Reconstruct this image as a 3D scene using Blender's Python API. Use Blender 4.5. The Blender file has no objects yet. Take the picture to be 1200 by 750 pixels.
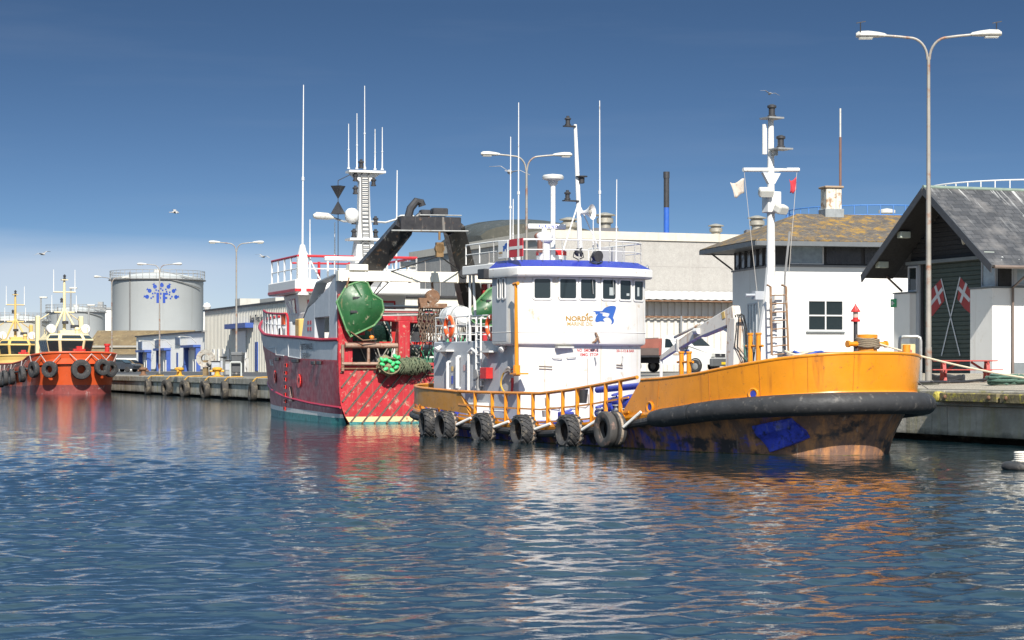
import bpy, math, random
import numpy as np
from mathutils import Vector, Matrix
random.seed(7)
PI = math.pi
R = math.radians
sc = bpy.context.scene
COL = sc.collection
FPX, HOR, HC = 2450.0, 432.0, 2.3        # focal length in photo pixels, horizon row, eye height above the water

# ------------------------------------------------------------------ frames
class Frame:
    """A ground frame; px/py turn a photo pixel into a point on one of its upright planes."""
    def __init__(s, ox, oy, deg):
        s.ox, s.oy, s.a = ox, oy, R(deg)
        s.c, s.s = math.cos(s.a), math.sin(s.a)
    def onY(s, u, v, y):
        k = (u - 600) / FPX
        ax, ay = s.ox - y * s.s, s.oy + y * s.c
        x = (k * ay - ax) / (s.c - k * s.s)
        D = ay + x * s.s
        return Vector((x, y, HC - (v - HOR) * D / FPX))
    def onX(s, u, v, x):
        k = (u - 600) / FPX
        ax, ay = s.ox + x * s.c, s.oy + x * s.s
        y = (k * ay - ax) / (-s.s - k * s.c)
        D = ay + y * s.c
        return Vector((x, y, HC - (v - HOR) * D / FPX))
    def w(s, x, y, z=0.0):
        return Vector((s.ox + x * s.c - y * s.s, s.oy + x * s.s + y * s.c, z))
    def sub(s, x, y, deg=0):
        p = s.w(x, y)
        return Frame(p.x, p.y, math.degrees(s.a) + deg)
def at(u, v, D):
    return Vector(((u - 600) / FPX * D, D, HC - (v - HOR) / FPX * D))
Q = Frame(14.4, 64.0, -69.1)             # quay: x towards the viewer along the edge, y inland
def lerp(a, b, t): return a + (b - a) * t
def pw(tab):
    def f(x):
        if x <= tab[0][0]: return tab[0][1]
        for (x0, y0), (x1, y1) in zip(tab, tab[1:]):
            if x <= x1:
                t = (x - x0) / (x1 - x0)
                return y0 + (y1 - y0) * t
        return tab[-1][1]
    return f
def deckz(y): return 1.62 + .04 * min(max(y, 0), 12)

# ------------------------------------------------------------------ materials
MATS = {}
def mat(name, col, rough=.5, metal=0., var=.12, scale=2.5, dirt=None, streak=None, bump=0., bscale=30., coat=0., tex=None, emit=None):
    if name in MATS: return MATS[name]
    m = bpy.data.materials.new(name); m.use_nodes = True
    nt = m.node_tree; N = nt.nodes; L = nt.links
    b = N['Principled BSDF']
    b.inputs['Roughness'].default_value = rough
    b.inputs['Metallic'].default_value = metal
    b.inputs['Coat Weight'].default_value = coat
    tc = N.new('ShaderNodeTexCoord'); oi = N.new('ShaderNodeObjectInfo')
    mul = N.new('ShaderNodeMath'); mul.operation = 'MULTIPLY'; mul.inputs[1].default_value = 37.0
    L.new(oi.outputs['Random'], mul.inputs[0])
    add = N.new('ShaderNodeVectorMath'); add.operation = 'ADD'
    L.new(tc.outputs['Object'], add.inputs[0]); L.new(mul.outputs[0], add.inputs[1])
    V = add.outputs[0]
    def noise(sc_, det=5., vec=V, rg=.6):
        n = N.new('ShaderNodeTexNoise'); n.inputs['Scale'].default_value = sc_; n.inputs['Detail'].default_value = det
        n.inputs['Roughness'].default_value = rg
        L.new(vec, n.inputs['Vector']); return n.outputs['Fac']
    def ramp(fac, p0, p1, c0=(0,0,0,1), c1=(1,1,1,1)):
        r = N.new('ShaderNodeValToRGB'); r.color_ramp.elements[0].position = p0; r.color_ramp.elements[1].position = p1
        r.color_ramp.elements[0].color = c0; r.color_ramp.elements[1].color = c1
        L.new(fac, r.inputs[0]); return r.outputs[0]
    def mix(fac, a, c, mode='MIX'):
        x = N.new('ShaderNodeMix'); x.data_type = 'RGBA'; x.blend_type = mode
        if isinstance(fac, (int, float)): x.inputs[0].default_value = fac
        else: L.new(fac, x.inputs[0])
        for s_, val in ((6, a), (7, c)):
            if isinstance(val, tuple): x.inputs[s_].default_value = (*val[:3], 1)
            else: L.new(val, x.inputs[s_])
        return x.outputs[2]
    def mapped(sx, sy, sz):
        mp = N.new('ShaderNodeMapping'); mp.inputs['Scale'].default_value = (sx, sy, sz)
        L.new(V, mp.inputs['Vector']); return mp.outputs[0]
    c = (*col, 1)
    if tex: c = tex(N, L, V, noise, ramp, mix, mapped, tc)
    if var > 0:
        g = ramp(noise(scale, 6.), .25, .75, (1-var,)*3+(1,), (1+var,)*3+(1,))
        c = mix(1., c, g, 'MULTIPLY')
    if dirt:
        dc, amt, ds = dirt
        f = ramp(noise(ds, 9., rg=.68), .62 - amt * .35, .70 - amt * .25)
        c = mix(f, c, dc)
    if streak:
        scol, amt, ss = streak
        f1 = noise(1., 6., mapped(ss, ss, ss * .05), .65)
        f = ramp(f1, .64 - amt * .3, .78 - amt * .2)
        c = mix(f, c, scol)
    if isinstance(c, tuple): b.inputs['Base Color'].default_value = c
    else: L.new(c, b.inputs['Base Color'])
    if rough > .05 and var > 0:
        rr = ramp(noise(scale * 2.3, 4.), .3, .7, (max(rough-.1, .03),)*3+(1,), (min(rough+.12, 1),)*3+(1,))
        L.new(rr, b.inputs['Roughness'])
    if bump > 0:
        bn = N.new('ShaderNodeBump'); bn.inputs['Strength'].default_value = 1.; bn.inputs['Distance'].default_value = bump
        L.new(noise(bscale, 5.), bn.inputs['Height']); L.new(bn.outputs[0], b.inputs['Normal'])
    if emit:
        b.inputs['Emission Color'].default_value = (*col, 1); b.inputs['Emission Strength'].default_value = emit
    MATS[name] = m
    return m
RUST = (.16, .055, .02)
white = mat('white_paint', (.61, .60, .575), .38, var=.06, dirt=((.46, .38, .28), .07, 2.), streak=((.47, .37, .26), .20, 4.), bump=.006, bscale=2.5)
white_clean = mat('white_clean', (.65, .645, .63), .4, var=.05, scale=5., dirt=((.42, .36, .28), .05, 5.))
grey_paint = mat('grey_ship_paint', (.37, .39, .42), .45, var=.06, streak=((.34, .33, .32), .18, 6.))
orange = mat('orange_paint', (.66, .235, .008), .33, var=.13, scale=1.1, coat=.7, streak=((.40, .13, .012), .22, 3.), dirt=((.27, .10, .03), .06, 6.), bump=.012, bscale=1.6)
black_rub = mat('black_rubber', (.028, .028, .03), .62, var=.3, scale=4, dirt=((.11, .10, .09), .14, 5.), bump=.006, bscale=18)
tyre_rub = mat('tyre_rubber', (.03, .03, .032), .75, var=.3, scale=6, dirt=((.12, .105, .085), .16, 4.), bump=.005, bscale=30)
blue_paint = mat('blue_paint', (.03, .05, .32), .4, var=.2, dirt=((.09, .08, .10), .15, 3.))
roofblue = mat('roof_blue', (.025, .035, .30), .35, var=.08)
orange.node_tree.nodes['Principled BSDF'].inputs['Coat Roughness'].default_value = .24
glass = mat('window_glass', (.018, .026, .03), .04, var=0)
glass.node_tree.nodes['Principled BSDF'].inputs['Specular IOR Level'].default_value = .5
pale_glass = mat('curtained_glass', (.30, .36, .40), .06, var=.25, scale=3)
dark = mat('dark_metal', (.03, .03, .034), .5, var=.3, streak=((.14, .13, .12), .1, 8.))
steel = mat('galvanised', (.36, .36, .35), .45, .5, var=.15, dirt=((.25, .20, .15), .08, 3.))
rusty = mat('rusty_steel', (.17, .09, .05), .8, var=.35, scale=6, dirt=((.30, .25, .2), .15, 5.), bump=.01)
red_paint = mat('red_paint', (.44, .022, .02), .38, var=.15, dirt=((.5, .28, .22), .10, 4.))
darkred = mat('dark_red_hull', (.27, .02, .033), .4, var=.18, scale=1.5, streak=((.16, .035, .05), .22, 5.))
transomred = mat('worn_red', (.39, .016, .025), .5, var=.25, scale=2, dirt=((.42, .27, .19), .17, 4.5), streak=((.30, .10, .08), .28, 4.))
teal = mat('teal_bottom', (.05, .22, .22), .5, var=.2, dirt=((.02, .05, .05), .2, 4.))
cream = mat('cream_paint', (.64, .55, .33), .42, var=.06, streak=((.5, .36, .2), .08, 5.))
yellow = mat('yellow_paint', (.54, .37, .12), .45, var=.08, streak=((.4, .25, .1), .12, 5.))
gold = mat('gold_lettering', (.32, .165, .004), .5, var=0)
palegold = mat('pale_gold_lettering', (.38, .24, .05), .5, var=0)
logoblue = mat('logo_blue', (.03, .10, .36), .45, var=0)
inkred = mat('red_lettering', (.42, .02, .02), .5, var=0)
ink = mat('dark_lettering', (.06, .06, .07), .5, var=0)
inkblue = mat('blue_lettering', (.02, .05, .36), .5, var=0)
redtug = mat('tug_red', (.52, .075, .018), .38, var=.12, scale=1., streak=((.35, .07, .03), .12, 3.), dirt=((.30, .08, .04), .05, 2.))
tugboot = mat('tug_boot_red', (.22, .05, .045), .5, var=.25, dirt=((.35, .25, .24), .12, 2.))
lamp_white = mat('lamp_housing', (.50, .49, .45), .5, var=.12, scale=8, dirt=((.2, .16, .12), .12, 9.))
lens_m = mat('lamp_lens', (.5, .5, .46), .15, var=.1)
orange_buoy = mat('lifebuoy_orange', (.75, .10, .02), .55, var=.08)
rope_m = mat('pale_rope', (.55, .48, .35), .9, var=.25, scale=25, bump=.01, bscale=60)
green_rope = mat('green_rope', (.07, .13, .10), .9, var=.35, scale=25, bump=.01, bscale=60)
yellow_rope = mat('yellow_rope', (.55, .33, .05), .85, var=.2, scale=20)
door_green = mat('trawl_door_green', (.018, .088, .028), .4, var=.2, dirt=((.30, .27, .18), .10, 3.5), streak=((.25, .16, .08), .08, 6.))
net_m = mat('net_green', (.07, .10, .06), .95, var=.45, scale=20, bump=.03, bscale=45)
float_m = mat('float_green', (.05, .50, .16), .45, var=.1)
slate = None

# ------------------------------------------------------------------ mesh builder
class MB:
    def __init__(s): s.V = []; s.F = []; s.S = []; s.M = []
    def add(s, vs, fs, smooth=False, mi=0):
        o = len(s.V); s.V += [tuple(v) for v in vs]
        for f in fs:
            s.F.append([o + i for i in f]); s.S.append(smooth); s.M.append(mi)
        return s
    def box(s, x0, x1, y0, y1, z0, z1, mi=0):
        vs = [(x, y, z) for z in (z0, z1) for y in (y0, y1) for x in (x0, x1)]
        return s.add(vs, [(0,2,3,1), (4,5,7,6), (0,1,5,4), (2,6,7,3), (0,4,6,2), (1,3,7,5)], mi=mi)
    def obox(s, c, size, rot=None, mi=0):
        rot = rot or Matrix.Identity(3); c = Vector(c); h = Vector(size) / 2
        vs = [c + rot @ Vector((sx*h.x, sy*h.y, sz*h.z)) for sz in (-1,1) for sy in (-1,1) for sx in (-1,1)]
        return s.add(vs, [(0,2,3,1), (4,5,7,6), (0,1,5,4), (2,6,7,3), (0,4,6,2), (1,3,7,5)], mi=mi)
    def bar(s, p0, p1, w, h=None, up=(0,0,1), mi=0, w1=None, h1=None):
        p0 = Vector(p0); p1 = Vector(p1); h = w if h is None else h
        w1 = w if w1 is None else w1; h1 = h if h1 is None else h1
        d = (p1 - p0).normalized(); up = Vector(up)
        if abs(d.dot(up)) > .97: up = Vector((1,0,0)) if abs(d.x) < .9 else Vector((0,1,0))
        a = d.cross(up).normalized(); b = a.cross(d).normalized()
        vs = [p + a*sx*ww/2 + b*sy*hh/2 for p, ww, hh in ((p0, w, h), (p1, w1, h1)) for sy in (-1,1) for sx in (-1,1)]
        return s.add(vs, [(0,2,3,1), (4,5,7,6), (0,1,5,4), (2,6,7,3), (0,4,6,2), (1,3,7,5)], mi=mi)
    def tube(s, pts, r, n=8, mi=0, closed=False, cap=True, sq=1.):
        pts = [Vector(p) for p in pts]; m = len(pts)
        rs = r if isinstance(r, (list, tuple)) else [r] * m
        vs = []; ref = None
        for i, p in enumerate(pts):
            if closed: d = pts[(i+1) % m] - pts[i-1]
            else: d = pts[min(i+1, m-1)] - pts[max(i-1, 0)]
            d.normalize()
            if ref is None: ref = Vector((0,0,1)) if abs(d.z) < .9 else Vector((1,0,0))
            a = d.cross(ref)
            if a.length < 1e-4: a = d.cross(Vector((0,1,0.1)))
            a.normalize(); b = a.cross(d).normalized(); ref = b
            for k in range(n):
                t = 2*PI*k/n
                vs.append(p + a*math.cos(t)*rs[i] + b*math.sin(t)*rs[i]*sq)
        fs = []
        for i in range(m if closed else m-1):
            j = (i+1) % m
            for k in range(n):
                fs.append((i*n+k, i*n+(k+1) % n, j*n+(k+1) % n, j*n+k))
        s.add(vs, fs, True, mi)
        if cap and not closed:
            o = len(s.V) - m*n
            s.F.append([o+k for k in range(n)][::-1]); s.S.append(False); s.M.append(mi)
            s.F.append([o+(m-1)*n+k for k in range(n)]); s.S.append(False); s.M.append(mi)
        return s
    def lathe(s, prof, o=(0,0,0), ax=(0,0,1), n=20, mi=0, closed=False, smooth=True):
        ax = Vector(ax).normalized(); o = Vector(o)
        a = ax.orthogonal().normalized(); b = ax.cross(a)
        if abs(ax.z) > .99: a, b = Vector((1,0,0)), Vector((0,1,0)) * (1 if ax.z > 0 else -1)
        vs = []
        for r, z in prof:
            for k in range(n):
                t = 2*PI*k/n
                vs.append(o + ax*z + a*r*math.cos(t) + b*r*math.sin(t))
        fs = []; m = len(prof)
        for i in range(m if closed else m-1):
            j = (i+1) % m
            for k in range(n):
                fs.append((i*n+k, i*n+(k+1) % n, j*n+(k+1) % n, j*n+k))
        s.add(vs, fs, smooth, mi)
        if not closed:
            oo = len(s.V) - m*n
            for i, rev in ((0, True), (m-1, False)):
                if prof[i][0] > 1e-4:
                    f = [oo+i*n+k for k in range(n)]
                    s.F.append(f[::-1] if rev else f); s.S.append(False); s.M.append(mi)
        return s
    def prism(s, poly, vec, mi=0):
        vec = Vector(vec); P = [Vector(p) for p in poly]; n = len(P)
        vs = P + [p + vec for p in P]
        fs = [list(range(n))[::-1], [n+i for i in range(n)]] + [[i, (i+1) % n, n+(i+1) % n, n+i] for i in range(n)]
        return s.add(vs, fs, mi=mi)
    def grid(s, rows, smooth=True, mi=0, mis=None, wrap=False):
        m = len(rows); n = len(rows[0]); vs = [p for r in rows for p in r]
        o = len(s.V); s.V += [tuple(v) for v in vs]
        for i in range(m-1):
            for k in range(n if wrap else n-1):
                k2 = (k+1) % n
                s.F.append([o+i*n+k, o+i*n+k2, o+(i+1)*n+k2, o+(i+1)*n+k]); s.S.append(smooth)
                s.M.append(mis[i] if mis else mi)
        return s
    def plate(s, lo, hi, nrm, th, mi=0):
        """wall between two 3-D polylines with thickness th along nrm(i)"""
        lo = [Vector(p) for p in lo]; hi = [Vector(p) for p in hi]; n = len(lo)
        li = [p - nrm[i]*th for i, p in enumerate(lo)]; hi2 = [p - nrm[i]*th for i, p in enumerate(hi)]
        s.grid([lo, hi], True, mi); s.grid([hi, hi2], False, mi); s.grid([hi2, li], True, mi); s.grid([li, lo], False, mi)
        for i in (0, n-1):
            s.add([lo[i], hi[i], hi2[i], li[i]], [(0,1,2,3)], mi=mi)
        return s
    def text(s, body, fn, h=1., w=None, bold=.0, mi=0, depth=.004):
        vs, fs, W_, H_ = text_geo(body, bold)
        sx = (w / W_) if w else h / H_; sy = h / H_
        o = [fn(x*sx, y*sy, 0) for x, y in vs]
        return s.add(o, fs, mi=mi)
    def pieces(s, name, mats, parent=None, **kw):
        """each connected piece becomes an object of its own"""
        par = list(range(len(s.V)))
        def find(a):
            while par[a] != a: par[a] = par[par[a]]; a = par[a]
            return a
        for f in s.F:
            for i in f[1:]: par[find(i)] = find(f[0])
        out = {}
        for f, sm, mi in zip(s.F, s.S, s.M): out.setdefault(find(f[0]), []).append((f, sm, mi))
        obs = []
        for fs in out.values():
            b = MB(); ix = {}
            for f, sm, mi in fs:
                for i in f:
                    if i not in ix: ix[i] = len(b.V); b.V.append(s.V[i])
                b.F.append([ix[i] for i in f]); b.S.append(sm); b.M.append(mi)
            obs.append(b.build(name, mats, parent, **kw))
        return obs
    def build(s, name, mats, parent=None, bevel=0., seg=1, loc=None, rz=0., sharp=35, smooth_all=False):
        me = bpy.data.meshes.new(name)
        me.from_pydata([tuple(v) for v in s.V], [], s.F)
        mats = mats if isinstance(mats, (list, tuple)) else [mats]
        for m in mats: me.materials.append(m)
        me.polygons.foreach_set('use_smooth', [bool(x) or smooth_all for x in s.S])
        me.polygons.foreach_set('material_index', s.M)
        me.update()
        if any(s.S) or smooth_all:
            me.set_sharp_from_angle(angle=R(sharp))
        ob = bpy.data.objects.new(name, me); COL.objects.link(ob)
        if parent: ob.parent = parent
        if loc is not None: ob.location = loc
        ob.rotation_euler.z = rz
        if bevel > 0:
            b = ob.modifiers.new('edge', 'BEVEL'); b.width = bevel; b.segments = seg; b.limit_method = 'ANGLE'; b.angle_limit = R(40)
            b.harden_normals = False
        return ob
_tc = {}
def text_geo(body, bold=0.):
    k = (body, bold)
    if k in _tc: return _tc[k]
    cu = bpy.data.curves.new('lettering', 'FONT'); cu.body = body; cu.size = 1.; cu.offset = bold; cu.resolution_u = 3
    ob = bpy.data.objects.new('lettering', cu); COL.objects.link(ob)
    bpy.context.view_layer.update()
    ev = ob.evaluated_get(bpy.context.evaluated_depsgraph_get()); me = ev.to_mesh()
    vs = [(v.co.x, v.co.y) for v in me.vertices]; fs = [tuple(p.vertices) for p in me.polygons]
    ev.to_mesh_clear(); bpy.data.objects.remove(ob); bpy.data.curves.remove(cu)
    x0 = min(v[0] for v in vs); x1 = max(v[0] for v in vs); y0 = min(v[1] for v in vs); y1 = max(v[1] for v in vs)
    vs = [(x-x0, y-y0) for x, y in vs]
    _tc[k] = (vs, fs, x1-x0, y1-y0); return _tc[k]
def tag(o, label, cat, group=None, kind=None):
    if label: o['label'] = label
    if cat: o['category'] = cat
    if group: o['group'] = group
    if kind: o['kind'] = kind
    return o
def thing(name, label, cat, loc=(0,0,0), rz=0., group=None):
    o = bpy.data.objects.new(name, None); COL.objects.link(o); o.empty_display_size = .3
    o.location = loc; o.rotation_euler = (0, 0, rz)
    return tag(o, label, cat, group)
def copy_tree(o, parent=None):
    c = o.copy(); COL.objects.link(c)
    if parent: c.parent = parent
    for ch in list(o.children): copy_tree(ch, c)
    return c
def dup(o, loc, rz, label, group=None):
    c = copy_tree(o); c.location = loc; c.rotation_euler = (0, 0, rz); c['label'] = label
    if group: c['group'] = group
    return c
def arc(c, r, a0, a1, n, ex, ey):
    c = Vector(c); ex = Vector(ex); ey = Vector(ey)
    return [c + ex*r*math.cos(lerp(a0, a1, i/n)) + ey*r*math.sin(lerp(a0, a1, i/n)) for i in range(n+1)]
def rails(mb, pts, h, mids=(.5,), r=.025, post=1.2, rt=None):
    pts = [Vector(p) for p in pts]; Z = Vector((0,0,1))
    mb.tube([p + Z*h for p in pts], rt or r, 6)
    for m in mids: mb.tube([p + Z*h*m for p in pts], r*.8, 6)
    for a, b in zip(pts, pts[1:]):
        n = max(1, round((b-a).length / post))
        for i in range(n + 1):
            p = a.lerp(b, i/n); mb.tube([p, p + Z*h], r, 6)
    return mb
def wire(p0, p1, sag=0., n=8):
    p0 = Vector(p0); p1 = Vector(p1)
    return [p0.lerp(p1, i/n) - Vector((0,0,4*sag*(i/n)*(1-i/n))) for i in range(n+1)]

# ------------------------------------------------------------------ camera, light, sky
cam = bpy.data.cameras.new('camera'); camo = bpy.data.objects.new('camera', cam); COL.objects.link(camo)
camo.location = (0, 0, HC); camo.rotation_euler = (PI/2, 0, 0)
cam.sensor_width = 36; cam.lens = 36 * FPX / 1200; cam.shift_y = (HOR - 375) / 1200; cam.clip_end = 20000; cam.clip_start = .5
sc.camera = camo
SUN_EL = R(40); tosun = Vector((.16, -.987, 0)).normalized() * math.cos(SUN_EL) + Vector((0, 0, math.sin(SUN_EL)))
sun = bpy.data.lights.new('sun', 'SUN'); sun.energy = 5.0; sun.angle = R(.5); sun.color = (1., .94, .85)
suno = bpy.data.objects.new('sun', sun); COL.objects.link(suno)
suno.rotation_euler = tosun.to_track_quat('Z', 'Y').to_euler(); suno.location = (0, -20, 40)
wd = bpy.data.worlds.new('World'); sc.world = wd; wd.use_nodes = True
N = wd.node_tree.nodes; L = wd.node_tree.links
bg = N['Background']; bg.inputs['Strength'].default_value = .064
sky = N.new('ShaderNodeTexSky'); sky.sky_type = 'NISHITA'; sky.sun_disc = False
sky.sun_elevation = SUN_EL; sky.sun_rotation = math.atan2(tosun.x, tosun.y); sky.air_density = 1.; sky.dust_density = .6; sky.ozone_density = 2.5
tc = N.new('ShaderNodeTexCoord')
sep = N.new('ShaderNodeSeparateXYZ'); L.new(tc.outputs['Generated'], sep.inputs[0])
def wmath(op, a, b=None, clamp=False):
    m = N.new('ShaderNodeMath'); m.operation = op; m.use_clamp = clamp
    for i, v in enumerate((a, b)):
        if v is None: continue
        if isinstance(v, (int, float)): m.inputs[i].default_value = v
        else: L.new(v, m.inputs[i])
    return m.outputs[0]
zz = wmath('MINIMUM', wmath('MULTIPLY', sep.outputs['Z'], 3.5), wmath('MAXIMUM', wmath('SUBTRACT', 1.03, wmath('MULTIPLY', sep.outputs['Z'], 2.5)), .14))
cmb = N.new('ShaderNodeCombineXYZ'); L.new(sep.outputs['X'], cmb.inputs[0]); L.new(sep.outputs['Y'], cmb.inputs[1]); L.new(zz, cmb.inputs[2])
L.new(cmb.outputs[0], sky.inputs['Vector'])
# a faint low cloud bank, brighter to the left
mp = N.new('ShaderNodeMapping'); mp.inputs['Scale'].default_value = (3, 3, 30); L.new(tc.outputs['Generated'], mp.inputs[0])
cn = N.new('ShaderNodeTexNoise'); cn.inputs['Scale'].default_value = 2.2; cn.inputs['Detail'].default_value = 7; L.new(mp.outputs[0], cn.inputs['Vector'])
edge = wmath('ADD', sep.outputs['Z'], wmath('MULTIPLY', wmath('SUBTRACT', cn.outputs['Fac'], .5), .022))
bank = wmath('SUBTRACT', 1., wmath('MULTIPLY', wmath('SUBTRACT', edge, .045), 45., True), True)
side = wmath('MAXIMUM', wmath('MULTIPLY', wmath('SUBTRACT', .02, sep.outputs['X']), 5., True), .35)
bank = wmath('MULTIPLY', wmath('MULTIPLY', bank, side), .60)
# added cloud above the frame, never in view: soft fill light and brighter water
mp2 = N.new('ShaderNodeMapping'); mp2.inputs['Scale'].default_value = (2.2, 1.4, 2.2); L.new(tc.outputs['Generated'], mp2.inputs[0])
hn = N.new('ShaderNodeTexNoise'); hn.inputs['Scale'].default_value = 2.2; hn.inputs['Detail'].default_value = 8; hn.inputs['Roughness'].default_value = .62; L.new(mp2.outputs[0], hn.inputs['Vector'])
high = wmath('MULTIPLY', wmath('MULTIPLY', wmath('SUBTRACT', hn.outputs['Fac'], .32), 4.5, True), wmath('MULTIPLY', wmath('SUBTRACT', sep.outputs['Z'], .50), 4., True))
high = wmath('MULTIPLY', wmath('MULTIPLY', high, .22), wmath('MULTIPLY', wmath('ADD', sep.outputs['Y'], .25), 2.2, True))
wisp = wmath('MULTIPLY', wmath('MULTIPLY', wmath('SUBTRACT', cn.outputs['Fac'], .52), 2.2, True), .06)
mx = N.new('ShaderNodeMix'); mx.data_type = 'RGBA'; L.new(bank, mx.inputs[0]); L.new(sky.outputs[0], mx.inputs[6]); mx.inputs[7].default_value = (7.2, 7.6, 8.4, 1)
hs = N.new('ShaderNodeHueSaturation'); hs.inputs['Saturation'].default_value = 1.14; L.new(sky.outputs[0], hs.inputs['Color'])
L.new(hs.outputs[0], mx.inputs[6])
mw = N.new('ShaderNodeMix'); mw.data_type = 'RGBA'; L.new(wisp, mw.inputs[0]); L.new(mx.outputs[2], mw.inputs[6]); mw.inputs[7].default_value = (6.4, 6.8, 7.4, 1)
mh = N.new('ShaderNodeMix'); mh.data_type = 'RGBA'; L.new(high, mh.inputs[0]); L.new(mw.outputs[2], mh.inputs[6]); mh.inputs[7].default_value = (13., 13.7, 14.8, 1)
L.new(mh.outputs[2], bg.inputs['Color'])
sc.view_settings.view_transform = 'Standard'; sc.view_settings.look = 'None'; sc.view_settings.exposure = .64; sc.view_settings.gamma = 1.
sc.cycles.use_denoising = True
sc.cycles.max_bounces = 6
# ------------------------------------------------------------------ water
def make_water():
    rng = np.random.default_rng(11)
    dy = np.concatenate([np.linspace(900, 334, 140), np.arange(333, 10, -.55), np.linspace(9.8, .9, 40)])
    D = FPX * HC / dy
    ku = np.concatenate([-np.geomspace(2.6, .29, 24), np.arange(-.275, .2751, .00105), np.geomspace(.29, 2.6, 24)])
    X = D[:, None] * ku[None, :]; Y = np.repeat(D[:, None], len(ku), 1)
    dD = np.abs(np.gradient(D))[:, None]
    n = 95
    lam = np.geomspace(.17, 4.5, n) * rng.uniform(.93, 1.07, n)
    ang = R(-68) + rng.normal(0, R(32), n)
    k = 2*PI/lam; ph = rng.uniform(0, 2*PI, n)
    slope = .0345 * np.exp(-((np.log(lam) - math.log(.56)) / .68)**2)
    A = slope / k
    gust = .95 + .28*np.sin(.11*X+.07*Y+1.) * np.sin(.05*X-.09*Y) + .2*np.sin(.31*X + .13*Y+2.) * np.sin(.04*Y*3+.2*X)
    gust = gust * 1.06
    Z = np.zeros_like(X); GX = np.zeros_like(X); GY = np.zeros_like(X)
    for i in range(n):
        w = np.clip(lam[i] / (2.0*dD) - .6, 0, 1)
        cx, cy = math.cos(ang[i]), math.sin(ang[i])
        th = k[i]*(cx*X + cy*Y) + ph[i]
        sn = np.sin(th); cs = np.cos(th)
        Z += A[i]*w*sn
        GX += A[i]*w*cx*cs; GY += A[i]*w*cy*cs
    Z *= gust; X = X + GX*.95*gust; Y = Y + GY*.95*gust
    nr, nc = X.shape
    co = np.stack([X, Y, Z], -1).reshape(-1, 3).astype(np.float32)
    i = np.arange(nr*nc, dtype=np.int32).reshape(nr, nc)
    f = np.stack([i[:-1, :-1], i[:-1, 1:], i[1:, 1:], i[1:, :-1]], -1).reshape(-1)
    me = bpy.data.meshes.new('water'); nf = len(f)//4
    me.vertices.add(nr*nc); me.vertices.foreach_set('co', co.ravel())
    me.loops.add(nf*4); me.loops.foreach_set('vertex_index', f)
    me.polygons.add(nf); me.polygons.foreach_set('loop_start', np.arange(0, nf*4, 4, dtype=np.int32))
    me.polygons.foreach_set('use_smooth', np.ones(nf, bool))
    me.update()
    m = bpy.data.materials.new('harbour_water'); m.use_nodes = True
    N = m.node_tree.nodes; L = m.node_tree.links; b = N['Principled BSDF']
    b.inputs['Base Color'].default_value = (.007, .020, .026, 1); b.inputs['Roughness'].default_value = .045; b.inputs['IOR'].default_value = 1.333
    tc = N.new('ShaderNodeTexCoord'); mp = N.new('ShaderNodeMapping'); mp.inputs['Rotation'].default_value = (0, 0, R(-12)); mp.inputs['Scale'].default_value = (.62, 1., 1.)
    L.new(tc.outputs['Object'], mp.inputs[0])
    n1 = N.new('ShaderNodeTexNoise'); n1.inputs['Scale'].default_value = 8.; n1.inputs['Detail'].default_value = 3; L.new(mp.outputs[0], n1.inputs['Vector'])
    n2 = N.new('ShaderNodeTexNoise'); n2.inputs['Scale'].default_value = 1.7; n2.inputs['Detail'].default_value = 3; L.new(mp.outputs[0], n2.inputs['Vector'])
    b1 = N.new('ShaderNodeBump'); b1.inputs['Distance'].default_value = .007; b1.inputs['Strength'].default_value = 1.; L.new(n1.outputs['Fac'], b1.inputs['Height'])
    b2 = N.new('ShaderNodeBump'); b2.inputs['Distance'].default_value = .021; b2.inputs['Strength'].default_value = 1.; L.new(n2.outputs['Fac'], b2.inputs['Height']); L.new(b1.outputs[0], b2.inputs['Normal'])
    L.new(b2.outputs[0], b.inputs['Normal'])
    me.materials.append(m)
    ob = bpy.data.objects.new('water', me); COL.objects.link(ob)
    tag(ob, 'rippled dark blue harbour water in front of the boats', 'water', kind='structure')
make_water()

# ------------------------------------------------------------------ ground and quay
def tex_ground(N, L, V, noise, ramp, mix, mapped, tc):
    c = ramp(noise(.6, 8.), .3, .7, (.13, .125, .115, 1), (.24, .22, .19, 1))
    return mix(ramp(noise(9., 6.), .55, .7), c, (.30, .27, .22))
def tex_pav(N, L, V, noise, ramp, mix, mapped, tc):
    b = N.new('ShaderNodeTexBrick'); b.inputs['Scale'].default_value = 4.; b.inputs['Color1'].default_value = (.34, .29, .225, 1); b.inputs['Color2'].default_value = (.45, .395, .31, 1); b.inputs['Mortar'].default_value = (.14, .12, .09, 1); b.inputs['Mortar Size'].default_value = .03
    L.new(V, b.inputs['Vector'])
    return mix(ramp(noise(1.2, 8.), .55, .75), b.outputs[0], (.20, .18, .14))
g_ground = mat('quay_ground', (.2, .19, .17), .9, var=.1, tex=tex_ground)
g_pave = mat('quay_paving', (.25, .23, .2), .9, var=.15, tex=tex_pav)
asphalt = mat('asphalt', (.055, .056, .06), .9, var=.2, scale=1.)
ground = MB()
xs = [-2500, -400, -200, -100, -40, 0, 40, 300]; ys = [.35, 4, 8, 12, 40, 200, 1800]
ground.grid([[Q.w(x, y, deckz(y)) for y in ys] for x in xs], False)
tag(ground.build('ground', g_ground), 'flat grey harbour ground behind the quay edge', 'ground', kind='structure')
pv = MB()
pv.grid([[Q.w(x, y, deckz(y) + .006) for y in (.5, 4, 8, 12)] for x in (-40, -20, 0, 30)], False)
tag(pv.build('pavement', g_pave), 'worn brown paved strip along the near quay', 'pavement', kind='structure')
rd = MB()
rd.grid([[Q.w(x, y, deckz(y) + .006) for y in (2.2, 4, 8, 8.8)] for x in (-320, -200, -100, -41)], False)
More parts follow.
